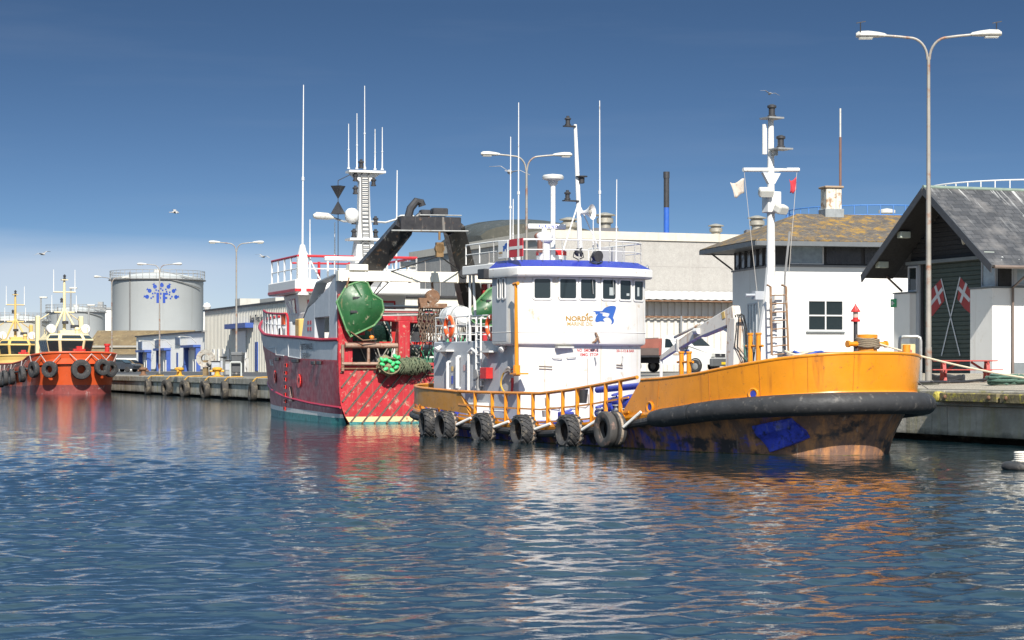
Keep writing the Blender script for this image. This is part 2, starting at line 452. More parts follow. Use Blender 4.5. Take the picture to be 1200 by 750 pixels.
tag(rd.build('road', asphalt), 'dark asphalt quay road in front of the white warehouses', 'road', kind='structure')

def tex_wall(N, L, V, noise, ramp, mix, mapped, tc):
    c = ramp(noise(1., 8., mapped(.5, .5, 1.2)), .3, .7, (.24, .22, .18, 1), (.50, .46, .39, 1))
    c = mix(ramp(noise(1., 8., mapped(1.3, 1.3, .12), .65), .5, .72), c, (.28, .25, .10))
    c = mix(ramp(noise(1., 7., mapped(3, 3, .25), .7), .58, .76), c, (.11, .10, .08))
    sp = N.new('ShaderNodeSeparateXYZ'); L.new(tc.outputs['Object'], sp.inputs[0])
    wob = N.new('ShaderNodeMath'); wob.operation = 'MULTIPLY_ADD'; L.new(noise(1.4, 6.), wob.inputs[0]); wob.inputs[1].default_value = .5; L.new(sp.outputs['Z'], wob.inputs[2])
    return mix(ramp(wob.outputs[0], .36, .62, (1,1,1,1), (0,0,0,1)), c, (.018, .02, .014))
conc = mat('quay_concrete', (.3, .28, .24), .9, var=.15, tex=tex_wall, bump=.02, bscale=9.)
def tex_cap(N, L, V, noise, ramp, mix, mapped, tc):
    c = ramp(noise(1.5, 8.), .3, .7, (.23, .21, .17, 1), (.40, .37, .31, 1))
    return mix(ramp(noise(2.2, 8.), .55, .68), c, (.21, .19, .06))
capm = mat('quay_coping', (.3, .28, .24), .9, var=.15, tex=tex_cap, bump=.02, bscale=12.)
timber = mat('timber_lichen', (.17, .14, .075), .9, var=.4, scale=3, dirt=((.40, .34, .06), .3, 4.), streak=((.06, .05, .04), .3, 3.), bump=.02, bscale=10.)
qw = thing('quay_wall', 'long stained concrete quay wall running away behind the boats', 'wall', (Q.ox, Q.oy, 0), Q.a)
body = MB(); x = 40.
while x > -420:
    L_ = 6.0; body.box(x - L_ + .02, x - .0, .02, 1.2, .2, 1.13); x -= L_
body.box(-420, 40, .55, 1.3, -2, .22)
body.build('wall', conc, qw, bevel=.015)
cp = MB(); x = 40.
while x > -420:
    cp.box(x - 6.0 + .015, x, -.08, .7, 1.135, 1.625); x -= 6.0
cp.build('coping', capm, qw, bevel=.05, seg=2)
# weathered timber baulk bolted along the near quay edge
tf = thing('timber_fender', 'weathered lichen yellow timber fender beam bolted along the near quay edge', 'fender beam', Q.w(0, 0), Q.a)
t_ = MB(); t_.box(-1.95, 1.2, -.30, -.085, 1.27, 1.55); t_.build('beam', timber, tf, bevel=.025)
t_ = MB(); t_.box(1.32, 6., -.28, -.085, 1.25, 1.54); t_.build('beam', timber, tf, bevel=.025)
for bx in (-1.6, .8, 1.7): b_ = MB(); b_.lathe([(.07, 0), (.07, .03), (.03, .06), (0, .06)], (bx, -.30, 1.42), (0, -1, 0), 10); b_.build('bolt', rusty, tf)
t_ = MB(); t_.lathe([(.0, 0), (.14, 0), (.17, .1), (.17, .25), (.1, .3), (0, .3)], (-2.1, -.08, 1.42), (0, -1, 0), 12); t_.build('end_knuckle', mat('lichen', (.42, .35, .07), .9, var=.35, scale=9, bump=.03), tf)

# ------------------------------------------------------------------ tyre fender prototypes
def tyre_mb(Ro, Ri, w, lugs=0, c=(0,0,0), ax=(0,1,0), n=36):
    mb = MB(); h = w/2
    prof = [(Ri, -h*.62), (Ri+.03, -h*.8), (lerp(Ri, Ro, .5), -h*1.02), (Ro*.94, -h*.86), (Ro, -h*.6), (Ro*1.01, 0), (Ro, h*.6), (Ro*.94, h*.86), (lerp(Ri, Ro, .5), h*1.02), (Ri+.03, h*.8), (Ri, h*.62), (Ri+.05, 0)]
    mb.lathe(prof, c, ax, n, closed=True)
    ax = Vector(ax).normalized(); a = ax.orthogonal().normalized(); b = ax.cross(a); c = Vector(c)
    for k in range(lugs):
        for sgn in (-1, 1):
            t0 = 2*PI*(k + (.5 if sgn > 0 else 0))/lugs; t1 = t0 + .55*2*PI/lugs*2
            pts = []
            for t, z in ((t0, sgn*h*.95), ((t0+t1)/2, sgn*h*.5), (t1, sgn*h*.04)):
                rr = Ro*1.0 if abs(z) < h*.7 else Ro*.955
                pts.append(c + (a*math.cos(t) + b*math.sin(t))*rr + ax*z)
            for p, q in zip(pts, pts[1:]):
                mb.bar(p, q, .07, .06, up=(p - c))
    return mb
# ------------------------------------------------------------------ street lamps
def street_lamp(h=12.3, arm=1.80, weather=True):
    t = thing('street_lamp', None, 'street lamp', group='twin arm street lamps along the quay')
    polem = mat('lamp_pole', (.30, .28, .25), .6, .3, var=.2, scale=1.2, dirt=((.26, .13, .08), .25, 1.6), streak=((.5, .48, .44), .15, 8.))
    b = MB(); b.box(-.32, .32, -.32, .32, -.05, .12); b.build('foot_plate', conc, t, bevel=.03)
    p = MB(); p.tube([(0,0,.1), (0,0,1.3)], .115, 12); p.tube([(0,0,1.3), (0,0,h*.55)], [.10, .085], 12); p.tube([(0,0,h*.55), (0,0,h-.95)], [.075, .06], 12); p.build('pole', polem, t)
    for sg in (-1, 1):
        a = MB()
        pts = [Vector((sg*.03, 0, h-1.05))] + [Vector((sg*(.04 + .62*(1-math.cos(q))), 0, h-1.0 + .72*math.sin(q))) for q in [i*PI/2/8 for i in range(9)]]
        pts += [Vector((sg*(1.0), 0, h-.24)), Vector((sg*arm*.82, 0, h-.2))]
        a.tube(pts, .045, 8); a.build('arm', polem, t)
        hd = MB(); x0 = sg*arm*.80; L_ = 1.05
        rows = []
        for q, (wy, hz, zc) in ((0, (.05, .05, 0)), (.06, (.09, .09, 0)), (.3, (.15, .13, .01)), (.6, (.19, .16, .02)), (.9, (.18, .15, .02)), (1., (.10, .09, .01))):
            rows.append([(x0 + sg*q*L_, wy*math.cos(th), h-.2 + zc + hz*math.sin(th)*(1. if math.sin(th) > 0 else .55)) for th in [2*PI*i/14 for i in range(14)]])
        hd.grid(rows, True, wrap=True); hd.add(rows[-1], [list(range(14))]); hd.add(rows[0], [list(range(14))])
        ho = hd.build('lamp_head', lamp_white, t)
        ln = MB(); ln.obox((x0 + sg*.68*L_, 0, h-.29), (.48, .24, .04)); ln.build('lens', lens_m, ho, bevel=.015)
    return t
lamp0 = street_lamp()
lp = Q.w(-7.81, 3, deckz(3)); lamp0.location = lp; lamp0.rotation_euler.z = R(-4); lamp0['label'] = 'tall rust stained twin arm street lamp beside the red picnic table'
lamp0.name = 'street_lamp'
for u, yq, sc_, lab, rz in ((617, 5, 1.0, 'twin arm street lamp rising behind the white wheelhouse of the orange tug', 6),
                     (277, 3, .885, 'twin arm street lamp beside the grey skip on the far quay', 3),
                     (187, 3, .86, 'twin arm street lamp standing in front of the emblem on the big tank', -4),
                     (131, 4, .86, 'twin arm street lamp at the left edge of the big grey tank', 40)):
    p = Q.onY(u, 400, yq); w_ = Q.w(p.x, yq, deckz(yq))
    l = dup(lamp0, w_, R(rz), lab); l.scale = (sc_,)*3
# little bird spikes on the nearest lamp heads
for sg, lab in ((-1, 'thin black aerial standing on the left lamp head of the tallest street lamp'), (1, 'thin black aerial standing on the right lamp head of the tallest street lamp')):
    a = MB(); a.tube([(0,0,0), (0,0,.32)], .022, 6); a.bar((-.14,0,.3), (.18,0,.36), .03, .03)
    o = a.build('lamp_aerial', dark, None, loc=lp + Vector((math.cos(R(-4))*sg*2.36, 0, 12.3 - .08))); tag(o, lab, 'aerial', 'aerials on the tallest street lamp')
# ------------------------------------------------------------------ orange tug
T = Frame(3.47, 67.0, -63)
tug = thing('tugboat', 'orange and blue tugboat with tall white wheelhouse and black bow fender', 'tugboat', (T.ox, T.oy, 0), T.a)
def half_outline(xt, xa, xm, xb, B, ps, pb, n1=16, n2=10, n3=26):
    pts = []
    for i in range(n1+1):
        t = PI/2*i/n1; pts.append((xa - (xa-xt)*math.cos(t)**(2/ps), -B*math.sin(t)**(2/ps)))
    for i in range(1, n2): pts.append((lerp(xa, xm, i/n2), -B))
    for i in range(n3+1):
        t = PI/2*i/n3; pts.append((xm + (xb-xm)*math.sin(t)**(2/pb), -B*max(math.cos(t), 0)**(2/pb)))
    return pts
HD = half_outline(-11.2, -6.5, 4.8, 13.45, 3.4, 2.6, 2.7)       # deck edge
HW = half_outline(-10.0, -6.0, 3.5, 12.75, 3.15, 2.3, 2.35)       # waterline
zdeck = pw([(-11.2, 1.0), (-8, .80), (-4, .60), (1, .50), (4, .66), (6.3, .90), (9, 1.22), (11, 1.45), (13.5, 1.68)])
ztop = pw([(-11.2, 1.75), (-8, 1.62), (-4, 1.52), (1, 1.53), (4, 1.76), (6.3, 1.95), (8, 2.02), (9.5, 2.14), (11, 2.36), (12.3, 2.56), (13.5, 2.72)])
def full(half): return half + [(x, -y) for x, y in reversed(half[1:-1])]
def hullpt(i, f, out=0.):
    """point on the starboard hull: i along the half outline (float), f = 0 waterline .. 1 deck"""
    a = int(min(max(i, 0), len(HD)-1.001)); t = i - a
    d = Vector((lerp(HD[a][0], HD[a+1][0], t), lerp(HD[a][1], HD[a+1][1], t)))
    w = Vector((lerp(HW[a][0], HW[a+1][0], t), lerp(HW[a][1], HW[a+1][1], t)))
    g = f**1.35 if f > 0 else 0
    p = w.lerp(d, g)
    nrm = Vector((HD[a+1][1]-HD[a][1], -(HD[a+1][0]-HD[a][0]))); nrm.normalize()
    z = lerp(0, zdeck(d.x), f) if f >= 0 else f
    return Vector((p.x + nrm.x*out, p.y + nrm.y*out, z))
def tex_hull(N, L, V, noise, ramp, mix, mapped, tc):
    sp = N.new('ShaderNodeSeparateXYZ'); L.new(tc.outputs['Object'], sp.inputs[0])
    gx = N.new('ShaderNodeMath'); gx.operation = 'MULTIPLY_ADD'; L.new(sp.outputs['X'], gx.inputs[0]); gx.inputs[1].default_value = -.028; gx.inputs[2].default_value = .22
    ad = N.new('ShaderNodeMath'); ad.operation = 'ADD'; L.new(noise(1., 8., mapped(.45, .45, .9), .65), ad.inputs[0]); L.new(gx.outputs[0], ad.inputs[1])
    c = mix(ramp(ad.outputs[0], .49, .55), (.19, .11, .08), (.055, .08, .42))
    c = mix(ramp(noise(1., 8., mapped(2.6, 2.6, .5), .7), .44, .60), c, (.48, .22, .09))
    c = mix(ramp(noise(1., 6., mapped(1.1, 1.1, 1.6), .6), .52, .60), c, (.055, .045, .045))
    c = mix(ramp(noise(1., 9., mapped(5, 5, .9), .7), .60, .72), c, (.42, .33, .27))
    return c
hullm = mat('rusty_blue_hull', (.03, .04, .2), .48, var=.2, tex=tex_hull, bump=.012, bscale=4.)
hb = MB(); rows = []
nH = len(HD)
for f in (-.9, -.05, .2, .4, .6, .8, 1.0):
    half = [hullpt(i, f) if i < nH-1 else hullpt(nH-1.001, f) for i in range(nH)]
    rows.append(half + [Vector((p.x, -p.y, p.z)) for p in reversed(half[1:-1])])
hb.grid(rows, True, wrap=True)
dk = [[Vector((HD[i][0], HD[i][1], zdeck(HD[i][0]))), Vector((HD[i][0], -HD[i][1], zdeck(HD[i][0])))] for i in range(nH)]
hb.grid(dk, False, mi=1)
hb.build('hull', [hullm, mat('deck_blue', (.05, .07, .28), .55, var=.2, dirt=((.2, .12, .07), .1, 3.))], tug)
# weed and scum line at the water
wl = MB(); lo = [hullpt(min(i, nH-1.001), 0, .012) for i in range(nH)]
wl.grid([[p + Vector((0,0,-.05)) for p in lo], [p + Vector((0,0,.055)) for p in lo]], True)
wl.build('weed_line', mat('weed', (.16, .13, .04), .9, var=.6, scale=12, dirt=((.03, .03, .015), .4, 8.), bump=.03, bscale=40.), tug)
# orange deck edge and black rubbing strake
half3 = [Vector((x, y, zdeck(x))) for x, y in HD]
nr = []
for i in range(nH):
    a = HD[max(i-1, 0)]; b = HD[min(i+1, nH-1)]
    v = Vector((b[1]-a[1], -(b[0]-a[0]), 0)); nr.append(v.normalized())
nr[0] = Vector((-1, 0, 0)); nr[-1] = Vector((1, 0, 0))
ring = half3 + [Vector((p.x, -p.y, p.z)) for p in reversed(half3[1:-1])]
rnr = nr + [Vector((n.x, -n.y, 0)) for n in reversed(nr[1:-1])]
e = MB(); pts = [p + n*.03 for p, n in zip(ring, rnr)]
e.grid([[p + n*.05 + Vector((0,0,-.10)) for p, n in zip(ring, rnr)], [p + n*.07 + Vector((0,0,-.02)) for p, n in zip(ring, rnr)], [p + n*.05 + Vector((0,0,.05)) for p, n in zip(ring, rnr)], [p - n*.35 + Vector((0,0,.055)) for p, n in zip(ring, rnr)]], True, wrap=True)
e.build('deck_edge', orange, tug, sharp=25)
e = MB(); e.tube([p + n*.07 + Vector((0,0,-.22)) for p, n in zip(ring, rnr)], .115, 10, closed=True); e.build('rubbing_strake', black_rub, tug)
# the big bow fender
fz = pw([(5.6, .70), (7, .80), (9, 1.0), (10.5, 1.18), (12, 1.30), (13.5, 1.40)])
fi = [i for i in range(nH) if HD[i][0] > 8.15]
fp = [Vector((HD[i][0], HD[i][1], fz(HD[i][0]))) + nr[i]*.20 for i in fi]
start = Vector((7.86, -3.4 - .10, .90)); fp = [start, Vector((7.95, -3.5, .905))] + fp
fp = fp + [Vector((p.x, -p.y, p.z)) for p in reversed(fp[:-1])]
rr = [.265 + .055*min(max((p.x-6)/7, 0), 1) for p in fp]; rr[0] = .12; rr[1] = .24; rr[-1] = .12; rr[-2] = .24
e = MB(); e.tube(fp, rr, 16, sq=.92); fo = e.build('bow_fender', black_rub, tug)
for q in (9.9,):
    k_ = min(range(len(fp)//2), key=lambda i: abs(fp[i].x - q)); d = (fp[k_+1]-fp[k_-1]).normalized()
    j = MB(); j.tube([fp[k_]-d*.012, fp[k_]+d*.012], rr[k_]+.006, 16, sq=.93); j.build('joint_seam', mat('seam_black', (.008,)*3, .8), fo)
# anchor pocket patch: a dented blue plate hung on the bow hull
def near_i(x): return min(range(nH), key=lambda i: abs(HD[i][0]-x) + (0 if i > 20 else 99))
def on_hull(u, v, out):
    best = None
    for i10 in range(260, (nH-2)*10, 1):
        for f in [j/24 for j in range(0, 25)]:
            p = hullpt(i10/10, f, out); w = T.w(p.x, p.y, p.z)
            e_ = (600 + FPX*w.x/w.y - u)**2 + (HOR - (w.z-HC)*FPX/w.y - v)**2
            if best is None or e_ < best[0]: best = (e_, i10/10, f)
    return best[1], best[2]
cs = [on_hull(u, v, .03) for u, v in ((883, 500), (903, 529), (948, 513), (927, 490))]
ap = MB(); rows = []
for a in range(9):
    row = []
    for b in range(9):
        s_, t_ = a/8, b/8
        i_ = lerp(lerp(cs[0][0], cs[1][0], s_), lerp(cs[3][0], cs[2][0], s_), t_); f_ = lerp(lerp(cs[0][1], cs[1][1], s_), lerp(cs[3][1], cs[2][1], s_), t_)
        dent = .20*max(0, 1 - abs(s_-.35)*3 - abs(t_-.5)*1.6) + .07*math.sin(6*s_+4*t_)
        row.append(hullpt(i_, f_, .10 + dent))
    rows.append(row)
ap.grid(rows, True)
edge_ = [rows[0][k] for k in range(9)] + [rows[k][8] for k in range(1, 9)] + [rows[8][k] for k in range(7, -1, -1)] + [rows[k][0] for k in range(7, 0, -1)]
cx_ = Vector((0,0,0))
inner = [Vector((p.x - .08, p.y + .25, p.z)) for p in edge_]
ap.grid([edge_, inner], False, wrap=True)
ap.build('anchor_plate', mat('deep_blue_plate', (.05, .075, .55), .35, var=.3, scale=3, dirt=((.03, .035, .10), .28, 4.), streak=((.22, .24, .5), .2, 5.), bump=.05, bscale=3.), tug, sharp=25)
# pale scrape near the stem: paint wear is in the hull material; draught weld line
# --- bulwarks
def seg(x0, x1, zf, half=HD, side=-1):
    """points of the starboard half outline between x0 and x1 at height zf(x)"""
    P = [(half[i][0], half[i][1], nr[i]) for i in range(len(half))]
    # densify straight part
    out = []
    def interp(x):
        for a, b in zip(P, P[1:]):
            if a[0] <= x <= b[0] and b[0] > a[0]:
                t = (x-a[0])/(b[0]-a[0]); return (x, lerp(a[1], b[1], t), a[2].lerp(b[2], t).normalized())
        return P[-1]
    if x0 > P[0][0]: out.append(interp(x0))
    out += [p for p in P if x0 < p[0] < x1]
    if x1 < half[-1][0]: out.append(interp(x1))
    elif out[-1][0] < half[-1][0]: out.append(P[-1])
    return out
def bow_bulwark():
    mb = MB()
    base = seg(5.85, 20, None)
    def bx(p, t): return p
    lo, hi, ns = [], [], []
    n = len(base)
    for j, (x, y, nn) in enumerate(base):
        lo.append(Vector((x, y, zdeck(x) + .04)))
        k = max(0, 1 - (x-5.85)/2.2); xh = x + 1.15*k
        yy = y if xh < 6.9 else y
        q = seg(xh, 20, None)[0] if k > 0 else (x, y, nn)
        hi.append(Vector((q[0], q[1], ztop(q[0]))) + nn*.10*min(1, max(0, (x-8)/4))); ns.append(nn)
    L2 = lo + [Vector((p.x, -p.y, p.z)) for p in reversed(lo[:-1])]
    H2 = hi + [Vector((p.x, -p.y, p.z)) for p in reversed(hi[:-1])]
    N2 = ns + [Vector((v.x, -v.y, 0)) for v in reversed(ns[:-1])]
    mb.plate(L2, H2, N2, .05)
    o = mb.build('bow_bulwark', orange, tug, sharp=30)
    cap = MB(); cap.tube([p - n*.02 for p, n in zip(H2, N2)], .045, 8); cap.build('top_rail', orange, o)
    st = MB()
    for j in range(3, len(L2)-2, 3):
        p = L2[j]; h = H2[j]; n = N2[j]
        st.prism([p - n*.055, h - n*.055 - Vector((0,0,.05)), p - n*.45], n.cross(Vector((0,0,1)))*.03)
    st.pieces('stiffener', orange, o)
    for j in range(4, len(base)-2, 5):
        p = lo[j] + ns[j]*.004; h = hi[j] + ns[j]*.004; sm = MB(); sm.tube([p, p.lerp(h, .98)], .008, 5); sm.build('weld_seam', mat('seam_orange', (.40, .13, .01), .5, var=.3, scale=6), o)
    # two oval fairleads seen through the plate
    for u, v, c in ((852, 462, blue_paint), (759, 477, blue_paint)):
        pt = T.onY(u, v, -3.43)
        for b2 in base:
            if abs(b2[0]-pt.x) < .6: yy = b2[1]
        q = seg(pt.x, 20, None)[0]
        f = MB(); f.lathe([(.10, 0), (.16, 0), (.17, .035), (.14, .05), (.10, .03)], (q[0], q[1]+.0, pt.z), q[2], 20, closed=True)
        fr = f.build('fairlead', orange, o)
        f = MB(); f.lathe([(0, 0), (.115, 0), (.115, .02), (0, .02)], (q[0], q[1], pt.z), q[2], 18); f.build('opening', c, fr)
    return o
bow_bulwark()
def stern_bulwark():
    mb = MB(); base = seg(-20, -4.1, None)
    base = [(x, y, n) for x, y, n in base]
    lo = [Vector((x, y, zdeck(x) + .20)) for x, y, n in base]
    hi = []
    for x, y, n in base:
        k = max(0, 1 - (-4.1 - x)/1.6); hi.append(Vector((x - .75*k, y, ztop(x))))
    ns = [n for *_, n in base]
    L2 = [Vector((p.x, -p.y, p.z)) for p in reversed(lo[1:])] + lo
    H2 = [Vector((p.x, -p.y, p.z)) for p in reversed(hi[1:])] + hi
    N2 = [Vector((v.x, -v.y, 0)) for v in reversed(ns[1:])] + ns
    mb.plate(L2, H2, N2, .05); 
    o = mb.build('stern_bulwark', mat('orange_shaded_worn', (.42, .19, .03), .42, var=.15, scale=1.4, streak=((.36, .2, .08), .3, 4.), dirt=((.2, .12, .05), .06, 5.)), tug, sharp=30)  # base darker than the bow's orange: shade put into the colour, streaks are wear
    cap = MB(); cap.tube([p - n*.02 for p, n in zip(H2, N2)], .05, 8); cap.build('top_rail', orange, o)
    st = MB()
    for j in range(2, len(L2), 3):
        st.bar(L2[j] + Vector((0,0,.04)), L2[j] - N2[j]*.08 - Vector((0,0,.22)), .12, .04)
        st.prism([L2[j] - N2[j]*.055, H2[j] - N2[j]*.055 - Vector((0,0,.08)), L2[j] - N2[j]*.35 - Vector((0,0,.1))], (0.03, 0.01, 0))
    st.pieces('stay', orange, o)
stern_bulwark()
def side_rail(sg):
    o_ = None
    top = [(-4.85, ztop(-4.85)), (-3.5, 1.52), (-1, 1.52), (1, 1.53), (3, 1.67), (5, 1.86), (6.9, 2.06)]
    f = pw(top); xs_ = [-4.9 + i*.49 for i in range(25)]
    y = sg*3.4
    tr = MB(); tr.tube([(x, y, f(x)) for x in xs_], .055, 8)
    o_ = tr.build('side_rail', orange, tug)
    for fr in (.52, .14):
        m = MB(); pts = [Vector((x, y, lerp(zdeck(x), f(x), fr))) for x in xs_ if x < 6.4]
        for p, q in zip(pts, pts[1:]): m.bar(p, q, .035, .05)
        m.build('mid_rail', orange, o_)
    for x in (-3.64, -2.38, -1.41, -.51, .87 - .4, 1.45, 2.42, 3.32, 4.2, 5.05, 5.9):
        zt, zb = f(x), zdeck(x)
        m = MB(); m.bar((x-.0, y, zb), (x, y, zt), .11, .05, up=(1,0,0))
        m.prism([(x-.02, y - sg*.0, zb), (x-.02, y - sg*.28, zb), (x-.02, y, zb+.28)], (.04, 0, 0))
        m.prism([(x, y-.02, zb+.05), (x+.28, y-.02, zb+.05), (x, y-.02, zb+.36)], (0, .04, 0))
        m.build('rail_post', orange, o_)
side_rail(-1); side_rail(1)
# --- lower deckhouse
def front(xc, xe, hw, n=24, p=2.2, rc=0.):
    """plan of a bulging front from starboard to port"""
    out = []
    for i in range(n+1):
        y = lerp(-hw, hw, i/n); out.append((xe + (xc-xe)*(1-abs(y/hw)**p), y))
    return out
LF = front(-2.02, -2.62, 2.3)
WHx = lambda y, off=0: -2.60 + .78*(1-min(abs(y)/2.55, 1)**2.2) + off
def house(plan, z0, z1, name, m, cham=0., ztop_in=0.):
    mb = MB()
    lo = [Vector((x, y, z0)) for x, y in plan]; hi = [Vector((x, y, z1)) for x, y in plan]
    mb.grid([lo, hi], True, wrap=True); mb.add(hi, [list(range(len(hi)))]); mb.add(lo, [list(range(len(lo)))[::-1]])
    return mb.build(name, m, tug, sharp=32)
dh = house(LF + [(-4.0, 2.3), (-4.0, -2.3)], .40, 3.2, 'deckhouse', white)
ah = MB(); ah.box(-9.27, -4.003, -2.3, 2.3, .4, 3.24); aft = ah.build('aft_house', grey_paint, tug, bevel=.03)
# starboard side of the forward deckhouse is grey too: a flush grey side sheet
sd = MB(); sd.box(-4.0, -2.66, -2.306, -2.25, .42, 3.1); sd.build('side_plate', grey_paint, tug)
# wheelhouse with rounded corners
pl = []
for i in range(33):
    y = lerp(-2.42, 2.42, i/32); pl.append((WHx(y), y))
cor = [(-2.78, -2.5), (-2.95, -2.54)]
plan = [(-4.1, -2.55)] + [(-3.0, -2.55), (-2.80, -2.52)] + pl + [(-2.80, 2.52), (-3.0, 2.55), (-4.1, 2.55)]
zb = 3.06
wh = MB()
ins = lambda q, d: (q[0] - d*(1 if q[0] > -4 else -1), q[1]*(1 - d/2.55))
rows = [[Vector((*ins(q, .10), zb))for q in plan], [Vector((*ins(q, .02), zb + .05)) for q in plan], [Vector((*q, zb + .12)) for q in plan], [Vector((*q, zb+.42)) for q in plan], [Vector((*ins(q, -.014), zb+.435)) for q in plan], [Vector((*q, zb+.45)) for q in plan], [Vector((*q, 5.42)) for q in plan]]
wh.grid(rows, True, wrap=True); wh.add(rows[0], [list(range(len(plan)))[::-1]]); wh.add(rows[-1], [list(range(len(plan)))])
who = wh.build('wheelhouse', white, tug, sharp=32)
gp = MB(); gp.box(-4.06, -3.02, -2.556, -2.5, 3.2, 5.40); gp.build('side_panel', grey_paint, who)
# windows on the curved front
def rrect(w, h, r, n=5):
    out = []
    for cx, cy, a0 in ((w/2-r, h/2-r, 0), (-w/2+r, h/2-r, PI/2), (-w/2+r, -h/2+r, PI), (w/2-r, -h/2+r, 1.5*PI)):
        for i in range(n+1): out.append((cx + r*math.cos(a0 + PI/2*i/n), cy + r*math.sin(a0 + PI/2*i/n)))
    return out
def window(parent, mp, w, h, z, fm, gm, fw=.055, name='window', r=.09):
    """mp(a, b, d): a across, b up, d out of the wall"""
    o = rrect(w, h, r); i_ = rrect(w-2*fw, h-2*fw, max(r-fw*.6, .02))
    f = MB()
    A = [mp(a, z+b, .002) for a, b in o]; B = [mp(a, z+b, .032) for a, b in o]; C = [mp(a, z+b, .036) for a, b in i_]; D_ = [mp(a, z+b, .008) for a, b in i_]
    f.grid([A, B, C, D_], False, wrap=True)
    fo = f.build(name, fm, parent, sharp=60)
    g = MB(); g.add([mp(a, z+b, .010) for a, b in rrect(w-2*fw+.01, h-2*fw+.01, max(r-fw*.6, .02))], [list(range(24))]); g.build('pane', gm, fo)
    return fo
for y0, w in ((-1.70, .60), (-.88, .66), (-.17, .66), (.64, .64), (1.35, .60), (2.02, .56)):
    window(who, lambda a, z, d, y0=y0: Vector((WHx(y0 + a, d), y0 + a, z)), w, .74, 4.91, white_clean, glass)
for x0 in (-3.55, -3.2):
    window(who, lambda a, z, d, x0=x0: Vector((x0 + a, -2.556 - d, z)), .26, .74, 4.93, white_clean, glass, fw=.05)
for x0 in (-3.55,):
    window(who, lambda a, z, d, x0=x0: Vector((x0 + a, 2.55 + d, z)), .5, .74, 4.93, white_clean, glass, fw=.05)
# things seen inside are left to the dark glass; a pale blind hangs in three panes
for y0, a0, w, h in ((.70, .04, .16, .26), (2.08, -.1, .10, .3), (1.35, .1, .14, .08)):
    b = MB(); b.box(WHx(y0+a0, .012), WHx(y0+a0, .015), y0+a0-w/2, y0+a0+w/2, 4.72, 4.72+h); b.build('blind', mat('blind_grey', (.33, .36, .36), .25, var=.1), who)
for y0 in (-.12, .70):
    b = MB(); b.bar((WHx(y0+.08, .05), y0+.08, 5.25), (WHx(y0+.12, .045), y0+.12, 4.75), .025, .025); b.bar((WHx(y0, .06), y0-.42, 5.33), (WHx(y0, .06), y0+.38, 5.33), .07, .085); b.build('window_wiper', steel, who)
# writing
fy = lambda y0, z0, off=.006: (lambda a, b, d: Vector((WHx(y0 + a, off), y0 + a, z0 + b)))
wcal = lambda u, v: T.onX(u, v, -2.0)
p0 = wcal(661.4, 376.4); p1 = wcal(691.4, 371)
s_ = MB(); s_.text('NORDIC', fy(p0.y, p0.z), h=.168, w=p1.y - p0.y, bold=.03); 
lf0 = (p1.y - .27, p0.z + .19)
s_.add([Vector((WHx(lf0[0]+a, .006), lf0[0]+a, lf0[1]+b)) for a, b in ((0, 0), (.03, -.02), (.09, .01), (.11, .09), (.05, .07))], [(0, 1, 2, 3, 4)])
s_.build('nordic_lettering', gold, who)
p0 = wcal(663, 381.8); p1 = wcal(691.4, 378)
s_ = MB(); s_.text('MARINE OIL', fy(p0.y, p0.z), h=.125, w=p1.y - p0.y, bold=.012); s_.build('marine_oil_lettering', palegold, who)
dol = [(345,288), (390,289), (437,290), (452,270), (470,255), (495,245), (520,238), (550,237), (575,240), (585,255), (575,290), (562,322), (550,355), (562,375), (558,400), (540,418), (530,415), (540,395), (533,375), (520,360), (505,351), (490,348), (472,351), (455,362), (445,370), (465,392), (420,388), (385,398), (372,390), (368,380), (375,345), (388,326), (400,312), (375,325), (370,300)]
s_ = MB(); pts = []
for a, b in dol:
    q = wcal(650 + a/8.33, 330 + b/8.33); pts.append(Vector((WHx(q.y, .010), q.y, q.z)))
from mathutils.geometry import tessellate_polygon
s_.add(pts, [tuple(f) for f in tessellate_polygon([[Vector((p.y, p.z, 0)) for p in pts]])]); s_.build('dolphin_emblem', logoblue, who)
LFx = lambda y, off=.0: -2.62 + .60*(1-min(abs(y)/2.3, 1)**2.2) + off
ly = lambda y0, z0, off=.006: (lambda a, b, d: Vector((LFx(y0 + a, off), y0 + a, z0 + b)))
lcal = lambda u, v: T.onX(u, v, -2.15)
for body, u0, v0, u1, v1, h in (('NO  SMOKING', 674, 412.3, 699, 408, .10), ('EMG. STOP', 678, 417.4, 699, 414, .10), ('20-1-12 & BAR', 722, 412.6, 748, 409, .085)):
    a = lcal(u0, v0); b = lcal(u1, v0)
    s_ = MB(); s_.text(body, ly(a.y, a.z), h=h, w=b.y-a.y, bold=.02); s_.build('warning_lettering', inkred, dh)
a = T.onY(586, 396.5, -2.31)
s_ = MB(); s_.text('OC 10635', lambda x, z, d: Vector((a.x + x, -2.312, a.z + z)), h=.085, w=.62, bold=.02); s_.build('number_lettering', ink, dh)
